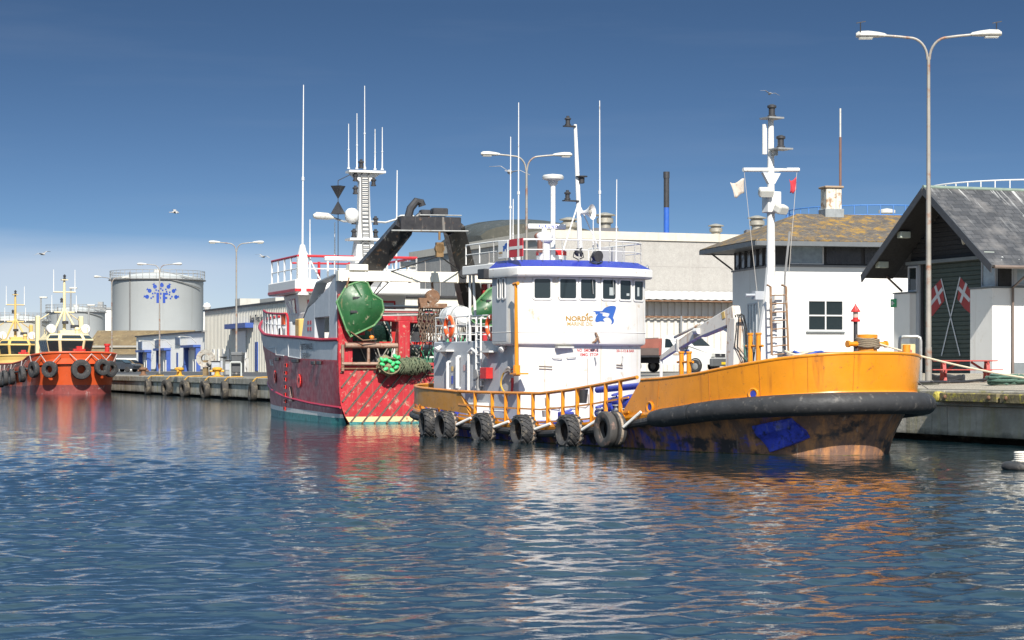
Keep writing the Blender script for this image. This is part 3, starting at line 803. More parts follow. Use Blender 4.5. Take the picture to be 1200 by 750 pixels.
# hatches, handles, hinges, seams on the lower front
hw = MB()
for u0, v0, u1, v1 in ((640.5, 422, 640.5, 460), (686.5, 420, 686.5, 452)):
    a = lcal(u0, v0); b = lcal(u1, v1); hw.box(LFx(a.y), LFx(a.y, .012), a.y-.012, a.y+.012, b.z, a.z)
hw.build('door_seam', mat('seam_brown', (.38, .30, .22), .8, var=.4), dh)
for u, v, L_ in ((641, 429.5, .42), (641, 432.6, .42), (726, 428, .28), (726, 431, .28)):
    a = lcal(u, v); m = MB(); m.bar((LFx(a.y - L_/2, .03), a.y - L_/2, a.z+.02), (LFx(a.y+L_/2, .03), a.y+L_/2, a.z), .025, .022); m.build('door_hinge', mat('hinge_brown', (.28, .22, .16), .6, .3, var=.3), dh)
for u, v, du, dv in ((648, 419.5, 9, 1), (663, 419.5, 9, -1), (694, 419, 1.5, 8), (730, 418, -1.5, 8), (646, 478, 9, 1), (666, 477, 9, 1)):
    a = lcal(u, v); b = lcal(u+du, v+dv); m = MB(); m.tube([(LFx(a.y, .005), a.y, a.z), (LFx(a.y, .07), a.y, a.z), (LFx(b.y, .07), b.y, b.z), (LFx(b.y, .005), b.y, b.z)], .016, 6); m.build('grab_handle', steel, dh)
pl_ = [lcal(640.5, 466), lcal(641, 475), lcal(644, 477.5), lcal(684, 477.5), lcal(687, 475), lcal(687, 462)]
m = MB(); m.tube([(LFx(p.y, .015), p.y, p.z) for p in pl_], .018, 6); m.build('hatch_edge', mat('hinge_brown', (.2,)*3), dh)
a = wcal(661, 406); m = MB(); m.box(LFx(a.y, .0), LFx(a.y, .22), a.y-.28, a.y+.32, a.z-.06, a.z); m.build('strip_lamp', lens_m, dh, bevel=.01)
# towing hook hung low on the wheelhouse
a = wcal(694, 402); m = MB(); m.tube([(WHx(a.y, .04), a.y, a.z+.34), (WHx(a.y, .10), a.y+.05, a.z+.2), (WHx(a.y, .12), a.y-.04, a.z+.05), (WHx(a.y, .08), a.y-.14, a.z+.0)], .035, 8); m.tube([(WHx(a.y, .04), a.y+.05, a.z+.3), (WHx(a.y, .11), a.y+.12, a.z+.0)], .025, 6); m.build('hook', rusty, who)
# roof
rf = MB(); ofs = .22
def off(q, d):
    x, y = q; return (x + (d if x > -3.9 else -d*.3), y + (d*.45 if y > 0 else -d*.45) * min(1, abs(y)/1.2))
P1 = [Vector((*off(q, ofs), 5.30)) for q in plan]; P2 = [Vector((*off(q, ofs+.05), 5.36)) for q in plan]; P3 = [Vector((*off(q, ofs+.05), 5.58)) for q in plan]; P4 = [Vector((*off(q, ofs), 5.62)) for q in plan]
P0 = [Vector((*off(q, -.15), 5.30)) for q in plan]
rf.grid([P0, P1, P2, P3, P4], True, wrap=True); rf.add(P4, [list(range(len(plan)))]); ro = rf.build('roof', white_clean, tug, sharp=28)
rb = MB(); A = [Vector((*off(q, ofs-.02), 5.625)) for q in plan]; B = [Vector((*off(q, -.28), 5.86)) for q in plan]
rb.grid([A, B], False, wrap=True); rb.add(B, [list(range(len(plan)))]); rb.build('blue_roof_edge', roofblue, ro)
bx = MB(); bx.box(-4.6, -4.1, -2.85, -2.2, 5.28, 5.62); bx.build('lamp_box', dark, ro, bevel=.02)
# roof railing
rl = MB(); q = [(x, y*.97, 5.86) for x, y in plan if True]; q = [Vector((*off((x, y), -.1), 5.86)) for x, y in plan]
path = [Vector((-6.4, -2.4, 5.86))] + q[::4] + [q[-1], Vector((-6.4, 2.4, 5.86))]
rails(rl, path, .66, (.5,), .022, 1.15, .028); rl.build('roof_railing', white_clean, tug)
af = MB(); af.box(-6.5, -4.12, -2.5, 2.5, 5.50, 5.80); af.build('aft_roof', white_clean, ro, bevel=.02)
for sg in (-1, 1):
    m = MB(); m.tube([(-6.3, sg*2.3, 3.24), (-6.3, sg*2.3, 5.5)], .05, 8); m.build('roof_post', white_clean, ro)
# banners on the roof rail, starboard forward corner
def ban(y0, y1, z0, z1, x, name): pass
bp = [T.onY(u, v, -2.35) for u, v in ((590.5, 303), (601.5, 303), (604.5, 301.5), (617, 299))]
m = MB(); z0, z1 = 5.93, 6.5
m.box(bp[0].x - .0, bp[1].x + .0, -2.56, -2.53, z0, z1); bo = m.build('rail_banner', white_clean, tug)
cx = (bp[0].x + bp[1].x)/2; w = bp[1].x - bp[0].x
s_ = MB(); pts = []
for a, b in dol:
    pts.append(Vector((cx - w*.02 + (a-345)/240*w*.5, -2.566, z1 - .08 - (b-237)/180*.3)))
s_.add(pts, [tuple(f) for f in tessellate_polygon([[Vector((p.x, p.z, 0)) for p in pts]])]); s_.build('dolphin_emblem', logoblue, bo)
s_ = MB(); s_.text('NORDIC', lambda x, z, d: Vector((bp[0].x + w*.06 + x, -2.566, z0 + .14 + z)), h=.08, w=w*.42, bold=.03); s_.text('MARINE OIL', lambda x, z, d: Vector((bp[0].x + w*.06 + x, -2.566, z0 + .07 + z)), h=.04, w=w*.4); s_.build('banner_lettering', gold, bo)
flagred = mat('flag_red', (.42, .03, .045), .8, var=.1)
fx0 = bp[1].x + .12; fw_ = .95
fl = thing('flag_panel', 'red panel with white cross tied to the rail on the tug roof', 'flag', T.w(fx0, -2.545, 0), T.a)
m = MB(); m.box(0, fw_, -.015, .015, 5.93, 6.52); m.build('red_cloth', flagred, fl)
m = MB(); m.box(fw_*.62, fw_*.75, -.022, .022, 5.935, 6.515); m.box(.003, fw_*.619, -.022, .022, 6.18, 6.28); m.box(fw_*.751, fw_-.003, -.022, .022, 6.18, 6.28); m.build('white_cross', white_clean, fl)
# ------------------------------------------------------------------ tug: roof gear
def tz(u, v, y=0.): return T.onY(u, v, y)
def whip(name, p0, p1, r0=.03, r1=.012, parent=None, collar=True):
    p0 = Vector(p0); p1 = Vector(p1); m = MB()
    m.tube([p0, p0.lerp(p1, .02), p0.lerp(p1, .45), p1], [r0*1.7, r0, lerp(r0, r1, .5), r1], 7)
    if collar:
        c = p0.lerp(p1, .42); m.tube([c, c + (p1-p0)*.02], r0*1.35, 7)
        m.tube([p0, p0 + (p1-p0)*.03], r0*2.2, 8)
    return m.build(name, white_clean, parent)
A = lambda u, v, y=0.: tz(u, v, y)
for u0, v0, u1, v1, y in ((598, 285, 599.5, 160, -2.3), (607.5, 285, 608.5, 120, -1.9), (703, 283, 702, 118, .6), (722, 283, 724.5, 210, 1.6), (601, 290, 602.5, 233, -2.2), (695, 290, 695.5, 256, .2)):
    p = A(u0, v0, y); q = A(u1, v1, y); p.z = 5.86; q.x = p.x + (q.x-p.x)*.3
    whip('whip_antenna', p, q, .032 if abs(v1-v0) > 100 else .024, .014, tug)
# domed satellite aerial on its white post
p = A(648, 285, .2); m = MB(); m.tube([(p.x, p.y, 5.8), (p.x, p.y, 8.72)], .085, 12); so = m.build('aerial_post', white_clean, tug)
m = MB(); m.lathe([(.09, 8.55), (.16, 8.62), (.17, 8.72), (.36, 8.78), (.37, 8.86), (.33, 8.92), (.05, 8.96), (0, 8.96)], (p.x, p.y, 0), n=24); m.build('aerial_dish', mat('grey_dome', (.5, .5, .48), .4), so)
# tilted roof mast
p0 = A(680, 287, .1); p1 = A(673.5, 146, .1); p1.x = p0.x - .35
m = MB(); m.tube([p0 + Vector((0,0,-.2)), p0.lerp(p1, .55), p1], [.085, .075, .055], 10)
m.tube([p0.lerp(p1, .35), p0 + Vector((.1, .7, -.2))], .025, 6); m.tube([p0.lerp(p1, .35), p0 + Vector((.1, -.7, -.2))], .025, 6)
mo = m.build('roof_mast', white_clean, tug)
def navlight(mb, c, s=1.):
    c = Vector(c)
    mb.lathe([(0, 0), (.10*s, 0), (.10*s, .05*s), (.075*s, .06*s), (.075*s, .18*s), (.11*s, .2*s), (.11*s, .24*s), (.05*s, .28*s), (.05*s, .32*s), (0, .32*s)], c, n=12)
m = MB()
t = p1 + Vector((0, -.28, -.05)); m.box(t.x-.1, t.x+.1, t.y-.14, t.y+.26, t.z-.04, t.z); navlight(m, t)
c = p0.lerp(p1, .34) + Vector((0, -.42, .12)); m.box(c.x-.1, c.x+.1, c.y-.15, c.y+.4, c.z-.05, c.z-.01); navlight(m, c)
c = p0.lerp(p1, .55) + Vector((.1, .1, .05)); m.lathe([(0, 0), (.2, 0), (.2, .03), (0, .04)], c, n=14); m.lathe([(.07, -.22), (.1, -.2), (.1, -.02), (0, 0)], c, n=12)
m.pieces('navigation_lamp', dark, mo)
c = p0.lerp(p1, .24) + Vector((.1, .02, .1)); m = MB(); d = Vector((.8, .5, .02)).normalized()
m.lathe([(.03, 0), (.06, .02), (.07, .16), (.12, .26), (.25, .42), (.26, .43), (.24, .42), (.1, .24), (.02, .2)], c, d, 20); ho = m.build('loudhailer', white_clean, mo)
m = MB(); m.lathe([(0, .30), (.06, .30), (.075, .38), (0, .42)], c, d, 12); m.build('horn_core', mat('horn_grey', (.3, .29, .27), .4), ho)
# radar scanner on its pedestal
p = A(638, 283, -.6); m = MB(); m.lathe([(.30, 0), (.30, .05), (.2, .1), (.19, .72), (.26, .76), (.30, .84), (.30, .98), (.24, 1.06), (.1, 1.1), (.09, 1.2), (0, 1.2)], (p.x, p.y, 5.8), n=22); rp = m.build('radar_pedestal', white_clean, tug)
a0 = A(618.5, 266, -1.1); a1 = A(663, 266, .15)
m = MB(); dd = (a1-a0).normalized(); zc = 5.8 + 1.29; a0.z = a1.z = zc; m.bar(a0, a1, .14, .17); m.build('radar_scanner', white_clean, rp, bevel=.03, seg=2)
nrm = Vector((dd.y, -dd.x, 0)); nrm = nrm if nrm.x > 0 else -nrm
s_ = MB(); q0 = a0.lerp(a1, .28); s_.text('F U R U N O', lambda x, z, d: q0 + dd*x + nrm*.076 + Vector((0, 0, z - .06)), h=.11, w=(a1-a0).length*.5, bold=.02); s_.build('scanner_lettering', inkblue, rp)
# white stub funnel with a red band, searchlights, lockers
p = A(654, 296, .5); m = MB(); m.lathe([(.52, 5.8), (.52, 6.20)], (p.x-.5, p.y, 0), n=24); fo_ = m.build('funnel', white_clean, tug); m = MB(); m.lathe([(.53, 6.203), (.53, 6.34), (.42, 6.42), (0, 6.43)], (p.x-.5, p.y, 0), n=24); m.build('red_band', red_paint, fo_)
m = MB(); m.tube([A(633, 296, -.8), A(633, 281, -.8), A(630, 276, -.8)], [.1, .1, .13], 10); m.build('exhaust_pipe', mat('brown_pipe', (.16, .07, .05), .7), tug)
def searchlight(c, s=1., d=(1, .2, -.1)):
    m = MB(); c = Vector(c); d = Vector(d).normalized()
    m.lathe([(0, -.16*s), (.10*s, -.15*s), (.17*s, -.06*s), (.18*s, .1*s), (.2*s, .11*s), (.2*s, .14*s), (.17*s, .14*s)], c, d, 18)
    m.tube([c + Vector((0, -.2*s, 0)), c + Vector((0, -.24*s, -.2*s)), c + Vector((0, 0, -.3*s)), c + Vector((0, .24*s, -.2*s)), c + Vector((0, .2*s, 0))], .025*s, 6)
    o = m.build('searchlight', dark, tug); g = MB(); g.lathe([(0, .125*s), (.168*s, .125*s)], c, d, 18); g.build('lens', lens_m, o)
p = A(695, 301, 0); searchlight((WHx(.1)-.02, .15, 6.0), .95)
p = A(662.5, 297, -.4); searchlight((p.x+.9, p.y, 6.12), .8, (.7, .9, 0))
m = MB()
for yy, wz in ((1.75, .5), (2.25, .5)): m.box(-3.6 - yy*.1, -3.55 - yy*.1, yy-.36, yy+.12, 5.9, 6.42)
m.pieces('locker_panel', mat('locker_grey', (.30, .30, .30), .5), tug)
m = MB(); m.lathe([(0, 0), (.09, 0), (.09, .09), (.12, .11), (.12, .15), (0, .18)], (-2.95, 2.62, 5.68), (.6, .8, .1), 14); m.build('deck_light', steel, tug)
# --- aft house roof: railing, lifebuoys, raft canister
rl = MB(); rails(rl, [(-4.15, -2.24, 3.24), (-9.2, -2.24, 3.24), (-9.2, 2.24, 3.24)], .86, (.33, .67), .024, .85, .028); rl.build('aft_railing', white_clean, tug)
def lifebuoy(name, label, loc, axis, Ro=.37, r=.085, group='orange lifebuoys'):
    b = MB(); b.lathe([(Ro - r + r*math.cos(q), r*math.sin(q)*.75) for q in [2*PI*i/12 for i in range(12)]], (0,0,0), axis, 32, closed=True)
    o = b.build(name, orange_buoy, None, loc=loc); tag(o, label, 'lifebuoy', group)
    ax = Vector(axis).normalized(); a = ax.orthogonal().normalized(); b2 = ax.cross(a)
    for k in range(4):
        t = PI/4 + k*PI/2; m = MB(); c = (a*math.cos(t) + b2*math.sin(t))*(Ro - r); tn = (-a*math.sin(t) + b2*math.cos(t))
        m.tube([c - tn*.04, c + tn*.04], r*1.06, 12, sq=.8); m.build('reflective_band', white_clean, o)
    m = MB(); m.tube([(a*math.cos(t) + b2*math.sin(t))*(Ro + .02) for t in [2*PI*i/24 for i in range(24)]], .012, 5, closed=True); m.build('grab_line', rope_m, o)
    return o
LA = Vector((-.891, -.454, .0))
for u, v, lab in ((526.5, 383, 'orange lifebuoy on the aft railing of the tug beside the white raft canister'), (575.5, 382.5, 'orange lifebuoy on the aft railing beside the grey wheelhouse side of the tug')):
    p = tz(u, v, -2.36); lifebuoy('lifebuoy', lab, T.w(p.x, p.y, p.z), LA, .40, .09)
p = tz(534, 371, -1.2); rc = thing('raft_canister', 'white barrel shaped life raft canister behind the tug railing', 'life raft', T.w(p.x, p.y, 0), T.a)
m = MB(); m.tube([(-.75, 0, p.z), (-.68, 0, p.z), (-.06, 0, p.z), (0, 0, p.z), (.06, 0, p.z), (.68, 0, p.z), (.75, 0, p.z)], [.24, .34, .37, .39, .37, .34, .24], 22); m.build('canister', white_clean, rc)
m = MB(); 
for x in (-.4, .4): m.tube([Vector((x, .385*math.cos(q), p.z + .385*math.sin(q))) for q in [2*PI*i/20 for i in range(20)]], .015, 5, closed=True); m.bar((x, -.3, p.z-.25), (x, -.3, 3.25), .06, .06); m.bar((x, .3, p.z-.25), (x, .3, 3.25), .06, .06)
m.build('cradle', steel, rc)
m = MB(); q = tz(556, 345, -2.2); m.tube([tz(557, 372, -2.2), tz(554.5, 316, -2.2)], .05, 8); m.box(q.x-.28, q.x+.2, q.y-.15, q.y+.15, 5.6, 5.78); m.build('floodlight_post', white_clean, tug)
for xx in (-7.6, -6.3, -5.2):
    m = MB(); m.box(xx-.3, xx+.2, .2, .8, 3.24, 3.24 + random.uniform(.5, .9)); m.build('deck_locker', random.choice([cream, white, grey_paint]), tug, bevel=.03)
# --- starboard side fittings
Y = -2.31
def pipe(pts, r=.045, name='deck_pipe', m_=white_clean, yo=.10):
    m = MB(); P = [tz(u, v, Y - yo) for u, v in pts]; m.tube(P, r, 8)
    for p in (P[0], P[-1]): m.tube([p, p + Vector((0, yo, 0))], r*.8, 6)
    return m.build(name, m_, tug)
pipe([(524.5, 424, ), (524.5, 456)], .055); pipe([(536, 418), (536, 455)], .07); pipe([(549, 415), (549, 459)], .05)
pipe([(549, 413), (553, 409), (558, 413)], .05)
pipe([(558, 372), (558, 455)], .035); pipe([(563.5, 372), (563.5, 452)], .035)
m = MB()
for k in range(9): m.tube([tz(558, 380 + k*9, Y-.1), tz(563.5, 380 + k*9, Y-.1)], .018, 6)
m.build('ladder_rungs', white_clean, tug)
for u, v, w in ((527, 411, .65), (577, 412, .68)):
    p = tz(u, v, Y); m = MB(); m.box(p.x-w/2, p.x+w/2, Y-.30, Y+.01, p.z-.03, p.z+.03)
    m.prism([(p.x-w/2+.03, Y, p.z-.03), (p.x-w/2+.03, Y-.25, p.z-.03), (p.x-w/2+.03, Y, p.z-.25)], (.03, 0, 0)); m.build('shelf_bracket', white, tug)
for u, v in ((516, 408), (592, 408)):
    p = tz(u, v, Y); m = MB(); m.lathe([(0, 0), (.06, 0), (.07, .08), (.11, .22), (.1, .25), (0, .26)], (p.x, Y, p.z+.05), (.3, -.8, -.5), 14); m.build('deck_light', white_clean, tug)
p = tz(575, 437, Y); m = MB(); m.box(p.x-.30, p.x+.18, Y-.26, Y-.0, p.z-.20, p.z+.18); m.build('red_box', red_paint, tug, bevel=.015)
p = tz(566, 447, Y); m = MB(); m.tube([p + Vector((-.1, -.1, -.3)), p + Vector((-.1, -.1, .2))], .09, 10); m.tube([p + Vector((-.5, -.1, .05)), p + Vector((.3, -.1, .05))], .035, 8); m.lathe([(0, 0), (.16, 0), (.16, .05), (0, .05)], p + Vector((-.1, -.2, .25)), (0, -1, 0), 14); m.build('valve', mat('valve_grey', (.28, .28, .28), .5), tug)
p = tz(566, 462, Y); m = MB(); m.box(p.x-.3, p.x+.5, Y-.5, Y+.0, .6, 1.15); m.build('vent_casing', white, tug, bevel=.03)
p = tz(590, 470, Y); m = MB(); m.tube([(-9.0, -2.55, .9), (-3, -2.55, .9)], .03, 6); m.build('low_pipe', white_clean, tug)
for u, v, c, w, h in ((530, 432, yellow, .14, .16), (530, 445, inkblue, .10, .28), (544, 431, mat('sign_pale', (.45, .30, .30), .5), .14, .2)):
    p = tz(u, v, Y); m = MB(); m.box(p.x-w/2, p.x+w/2, Y-.012, Y, p.z-h/2, p.z+h/2); m.build('notice_plate', c, tug)
# orange davit standing at the corner of the wheelhouse
p0 = tz(605.5, 437, -2.62); p1 = tz(604.5, 333, -2.75)
m = MB(); m.tube([p0 + Vector((0,0,-.1)), p0 + Vector((0,0,.25))], .12, 10); m.tube([p0, p0.lerp(p1, .45), p1], [.07, .062, .05], 10); m.tube([p1 + Vector((-.15, 0, 0)), p1 + Vector((.15, 0, .02))], .06, 8)
m.box(p0.x-.2, p0.x+.25, p0.y-.15, p0.y+.3, p0.z-.05, p0.z+.0); m.build('davit', orange, tug)
# hose hung in loops
hs = thing('fire_hose', 'yellow and red hose hung in a loop on the grey tug wall', 'hose', T.w(0, 0, 0), T.a)
def loop(pts, r, name, m_):
    m = MB(); P = [tz(u, v, Y-.1) for u, v in pts]
    Q_ = []
    for i in range(len(P)-1):
        a, b = P[max(i-1, 0)], P[i]; c, d = P[i+1], P[min(i+2, len(P)-1)]
        for k in range(5):
            t = k/5; Q_.append(.5*((2*b) + (c-a)*t + (2*a-5*b+4*c-d)*t*t + (3*b-a-3*c+d)*t**3))
    m.tube(Q_ + [P[-1]], r, 7); return m.build(name, m_, hs)
loop([(600, 434), (594, 433), (589, 440), (587, 450), (590, 458), (597, 463)], .03, 'yellow_loop', yellow_rope)
loop([(600.5, 432), (600.5, 445), (600, 456), (599.5, 462)], .045, 'red_length', red_paint)
loop([(602, 436), (596, 431), (592, 436), (597, 434), (601, 440), (598, 447)], .05, 'hose_coil', mat('hose_grey', (.35, .30, .27), .8, var=.3, scale=12))
# --- side deck gear at the forward corner: blue pipes, bucket, valves
m = MB(); m.tube([T.onY(700, 457, -1.2), T.onY(752, 452, -1.2)], .10, 12); m.tube([T.onY(712, 466, -1.4), T.onY(712, 493, -1.4)], .08, 10); m.build('blue_pipework', blue_paint, tug)
m = MB()
for u, v, r in ((716, 476, .16), (724, 470, .14), (738, 473, .2), (733, 480, .15), (705, 484, .14), (668, 489, .12)):
    p = T.onY(u, v, -1.5); m.tube([p + Vector((-r*1.6, 0, 0)), p + Vector((r*1.6, 0, 0))], r, 12); m.lathe([(r*.2, 0), (r*.2, .2), (r*1.1, .2), (r*1.1, .24), (0, .24)], p, (0, -.3, 1), 14)
m.pieces('pump', blue_paint, tug)
m = MB()
for u, v in ((722, 483), (729, 487), (703, 487), (745, 483)):
    p = T.onY(u, v, -1.7); m.tube([p, p + Vector((0,0,.2))], .06, 8); m.lathe([(.02, .2), (.14, .2), (.14, .23), (.02, .23)], p, n=12); m.tube([p + Vector((-.2, 0, .05)), p + Vector((.2, 0, .05))], .05, 8)
m.pieces('deck_valve', steel, tug)
p = T.onY(683, 463, -2.0); m = MB(); m.lathe([(.12, p.z-.25), (.17, p.z+.18), (.155, p.z+.18), (.11, p.z-.22)], (p.x, p.y, 0), n=18); bk = m.build('bucket', mat('black_plastic', (.03,)*3, .4), tug)
m = MB(); m.box(-2.0, 3.4, -2.0, 2.0, .3, .62); m.build('hatch_coaming', blue_paint, tug, bevel=.03)
p = T.onY(640, 485, -2.4); m = MB(); m.lathe([(0, -.1), (.12, -.1), (.14, .1), (0, .12)], p, n=12); m.build('mushroom_vent', steel, tug)
m = MB(); m.box(.2, .6, -2.4, -2.0, .55, .95); m.box(-7.4, -6.7, -2.9, -2.5, .7, 1.1); m.pieces('blue_bin', blue_paint, tug, bevel=.03)
# --- foredeck
FZ = 1.35
fd = MB(); pts = [(HD[i][0], HD[i][1]) for i in range(nH) if HD[i][0] > 6.6]
fd.grid([[Vector((x, y*.97, lerp(.9, 1.75, (x-6.6)/6.8))), Vector((x, -y*.97, lerp(.9, 1.75, (x-6.6)/6.8)))] for x, y in pts], False); fd.build('foredeck', mat('deck_blue', (.05,)*3), tug)
mx_ = 8.55
m = MB(); m.tube([(mx_, 0, 4.0), (mx_, 0, 5.9), (mx_, 0, 8.1), (mx_, 0, 9.45)], [.135, .12, .10, .08], 14)
m.prism([(mx_-.55, -.10, 1.1), (mx_+.10, -.10, 1.1), (mx_+.10, -.10, 4.6), (mx_-.10, -.10, 4.9), (mx_-.25, -.10, 4.0)], (0, .20, 0))
m.prism([(mx_-.08, -.80, 1.1), (mx_-.08, .22, 1.1), (mx_-.08, .14, 4.7), (mx_-.08, -.12, 5.2), (mx_-.08, -.22, 4.2)], (.16, 0, 0))
mast = m.build('signal_mast', white_clean, tug, bevel=.02)
ya = T.onX(871, 199, mx_); yb = T.onX(936, 199, mx_)
m = MB(); m.tube([(mx_, ya.y, ya.z), (mx_, yb.y, yb.z)], .06, 10); m.prism([(mx_-.06, -.3, ya.z-.05), (mx_-.06, .3, ya.z-.05), (mx_-.06, .1, ya.z-.36), (mx_-.06, -.1, ya.z-.36)], (.12, 0, 0)); m.build('cross_bar', white_clean, mast)
m = MB()
tp = T.onX(898, 127, mx_); m2 = MB()
for c, yy in ((Vector((mx_+.05, -.0, tp.z-.25)), 0), (Vector((mx_+.35, .1, tp.z-1.15)), 0)):
    m.lathe([(0, 0), (.12, 0), (.12, .05), (.09, .07), (.09, .25), (.13, .27), (.13, .33), (.05, .37), (0, .37)], c, n=14); m2.box(c.x-.25, c.x+.25, c.y-.25, c.y+.25, c.z-.05, c.z-.005)
m.pieces('mast_lamp', dark, mast); m2.box(mx_, mx_+.3, -.04, .04, tp.z-1.35, tp.z-1.2); m2.pieces('lamp_shelf', steel, mast)
m = MB(); m.tube([(mx_-.05, -.18, tp.z-1.3), (mx_-.05, -.18, tp.z-.45)], .07, 8); m.build('cable_box', white_clean, mast)
def flood(c, d):
    c = Vector(c); m = MB(); d = Vector(d).normalized(); r = d.to_track_quat('Y', 'Z').to_matrix()
    m.obox(c, (.42, .26, .26), r); o = m.build('flood_lamp', lamp_white, mast, bevel=.06, seg=2); g = MB(); g.obox(c + d*.135, (.34, .012, .18), r); g.build('lens', lens_m, o)
p = T.onX(893, 226, mx_); flood((mx_+.2, p.y, p.z), (.9, -.3, -.5)); p = T.onX(908, 246, mx_); flood((mx_+.3, p.y, p.z), (.9, .3, -.5))
p = T.onX(902, 235, mx_); m = MB(); m.box(mx_-.17, mx_+.17, -.2, .25, p.z-.35, p.z+.25); m.build('junction_box', white_clean, mast, bevel=.02)
# flags on their halyards
def flag(name, label, cen, w, h, m_, seed):
    rng = random.Random(seed); mb = MB(); rows = []
    for i in range(9):
        row = []
        for j in range(7):
            s, t = i/8, j/6
            row.append(Vector((cen[0] + .10*math.sin(5*s + 2*t + seed)*s, cen[1] - s*w*(1-.12*t), cen[2] - t*h - .28*s*s*h + .05*math.sin(6*s + seed))))
        rows.append(row)
    mb.grid(rows, True)
    o = mb.build(name, m_, None); o.location = (T.ox, T.oy, 0); o.rotation_euler.z = T.a
    so = o.modifiers.new('cloth', 'SOLIDIFY'); so.thickness = .008
    tag(o, label, 'flag'); return o
p = T.onX(872, 211, mx_); flag('signal_flag', 'tattered pale grey flag flying from the left end of the mast crossbar', (mx_, p.y, p.z), .45, .42, mat('grey_cloth', (.48, .42, .36), .9, var=.2, scale=6, dirt=((.3, .22, .15), .2, 5.)), 1)
p = T.onX(933, 209, mx_); flag('pennant', 'small torn red flag flying from the right end of the mast crossbar', (mx_, p.y, p.z), .28, .38, flagred, 2)
hl = MB(); a = T.onX(872, 200, mx_); hl.tube(wire((mx_, a.y, a.z), (mx_-.2, a.y+.9, 2.0), .05), .008, 4); a = T.onX(934, 200, mx_); hl.tube(wire((mx_, a.y, a.z), (mx_, .35, 2.2), -.02), .008, 4); hl.build('halyard', mat('halyard', (.45, .42, .38), .9), mast)
# brown steel ladder against the mast
m = MB(); l0 = [T.onX(u, v, mx_+.55) for u, v in ((904.5, 416), (903, 336), (899, 334))]; l1 = [T.onX(u, v, mx_+.55) for u, v in ((924, 414), (921, 336), (916, 334))]
m.tube(l0, .035, 7); m.tube(l1, .035, 7)
for k in range(8):
    t = k/8; m.tube([l0[0].lerp(l0[1], t), l1[0].lerp(l1[1], t)], .02, 6)
m.build('ladder', mat('ladder_brown', (.27, .16, .09), .6, .3, var=.25, dirt=((.35, .33, .3), .15, 8.)), tug)
p = T.onX(915, 365, mx_); m = MB(); m.tube([(mx_+.2, p.y-.1, 1.4), (mx_+.2, p.y, 4.9), (mx_+.15, p.y+.2, 6.2)], .035, 6); m.tube([(mx_+.25, p.y+.02, 1.4), (mx_+.25, p.y-.05, 3.9)], .03, 6); m.build('cable', mat('cable_grey', (.2,)*3, .6), tug)
for v in (350, 362, 375): 
    p = T.onX(911, v, mx_+.3); m = MB(); m.box(mx_+.12, mx_+.38, p.y-.14, p.y+.12, p.z-.1, p.z+.1); m.build('fuse_box', white, tug, bevel=.02)
p = T.onX(890, 346, mx_); m = MB(); m.box(mx_-.25, mx_-.05, p.y-.1, p.y+.3, p.z-.12, p.z+.12); m.tube([(mx_-.1, p.y-.4, p.z), (mx_-.1, p.y+.5, p.z+.02)], .04, 8); m.build('mast_bracket', grey_paint, tug)
# --- knuckle boom crane
CY = -.4
k = [T.onY(u, v, CY) for u, v in ((860, 436), (862, 408), (862, 372), (857, 365))]
cr = MB(); z0 = 1.0
px_, pz_ = k[1].x, k[2].z
cr.bar((k[0].x, CY, z0), (k[2].x, CY, pz_), .52, .40, up=(0,1,0), w1=.42, h1=.32)
crane_m = mat('crane_white', (.58, .55, .50), .4, var=.06, streak=((.36, .18, .07), .42, 4.), dirt=((.33, .18, .09), .16, 4.))
co = cr.build('crane_post', crane_m, tug, bevel=.03)
e0 = T.onY(860, 366, CY); e1 = T.onY(822, 389, CY-.1); e2 = T.onY(797, 404, CY-.15); e3 = T.onY(775, 420, CY-.2)
m = MB(); m.bar(e0 + Vector((.2, 0, -.05)), e1, .30, .52, w1=.26, h1=.34); m.build('main_boom', crane_m, co, bevel=.03)
m = MB(); m.bar(e1 + Vector((.1, 0, .06)), e2, .2, .30, w1=.2, h1=.24); m.bar(e2, e3, .15, .2, w1=.12, h1=.14); m.tube([e1 + Vector((.1, -.05, .25)), e2 + Vector((-.25, -.05, .22))], .045, 8); m.bar(e2 + Vector((0, 0, .18)), e2 + Vector((0, 0, -.22)), .24, .12); m.build('outer_boom', crane_m, co, bevel=.015)
m = MB(); m.tube([e3, e3 + Vector((-.02, 0, -.7))], .05, 8); m.tube([e1 + Vector((-.12, -.16, .02)), e1 + Vector((.12, -.16, .02))], .09, 10); m.tube([e0.lerp(e1, .35) + Vector((0, 0, -.22)), Vector((px_, CY, pz_ - .5))], .075, 8); m.tube([e3 + Vector((0, 0, -.7)), e3 + Vector((0, 0, -1.5))], .06, 8); m.build('boom_ram', white, co)
m = MB(); yp = e0.lerp(e1, .22); m.bar(yp + Vector((0, -.16, .02)), yp + Vector((.14, -.16, .06)), .012, .2); m.build('warning_plate', yellow, co)
m = MB()
rh = random.Random(4)
for q in range(4):
    a = Vector((px_+.14+.02*q, CY-.1+.07*q, pz_+.05)); j = lambda: rh.uniform(-.09, .09)
    m.tube([a + Vector((-.15, 0, .06)), a + Vector((.06 + j(), .0, .0)), a + Vector((.16 + j(), j(), -.4)), a + Vector((.14 + j(), j(), -.9)), a + Vector((.26 + j(), .1 + j(), -1.3)), a + Vector((.2 + j(), .1 + j(), -1.7))], rh.uniform(.016, .026), 6)
m.build('hydraulic_hose', mat('hose_black', (.02,)*3, .5), co)
m = MB()
for q in range(14):
    a = T.onY(871 + random.uniform(-3, 8), 404 + random.uniform(-3, 3), CY + .3); m.tube([a, a + Vector((.15, 0, -.2)), a + Vector((.15, 0, -1.0))], .03, 6)
m.build('hose_bundle', mat('hose_teal', (.10, .22, .19), .7, var=.4, scale=8), tug)
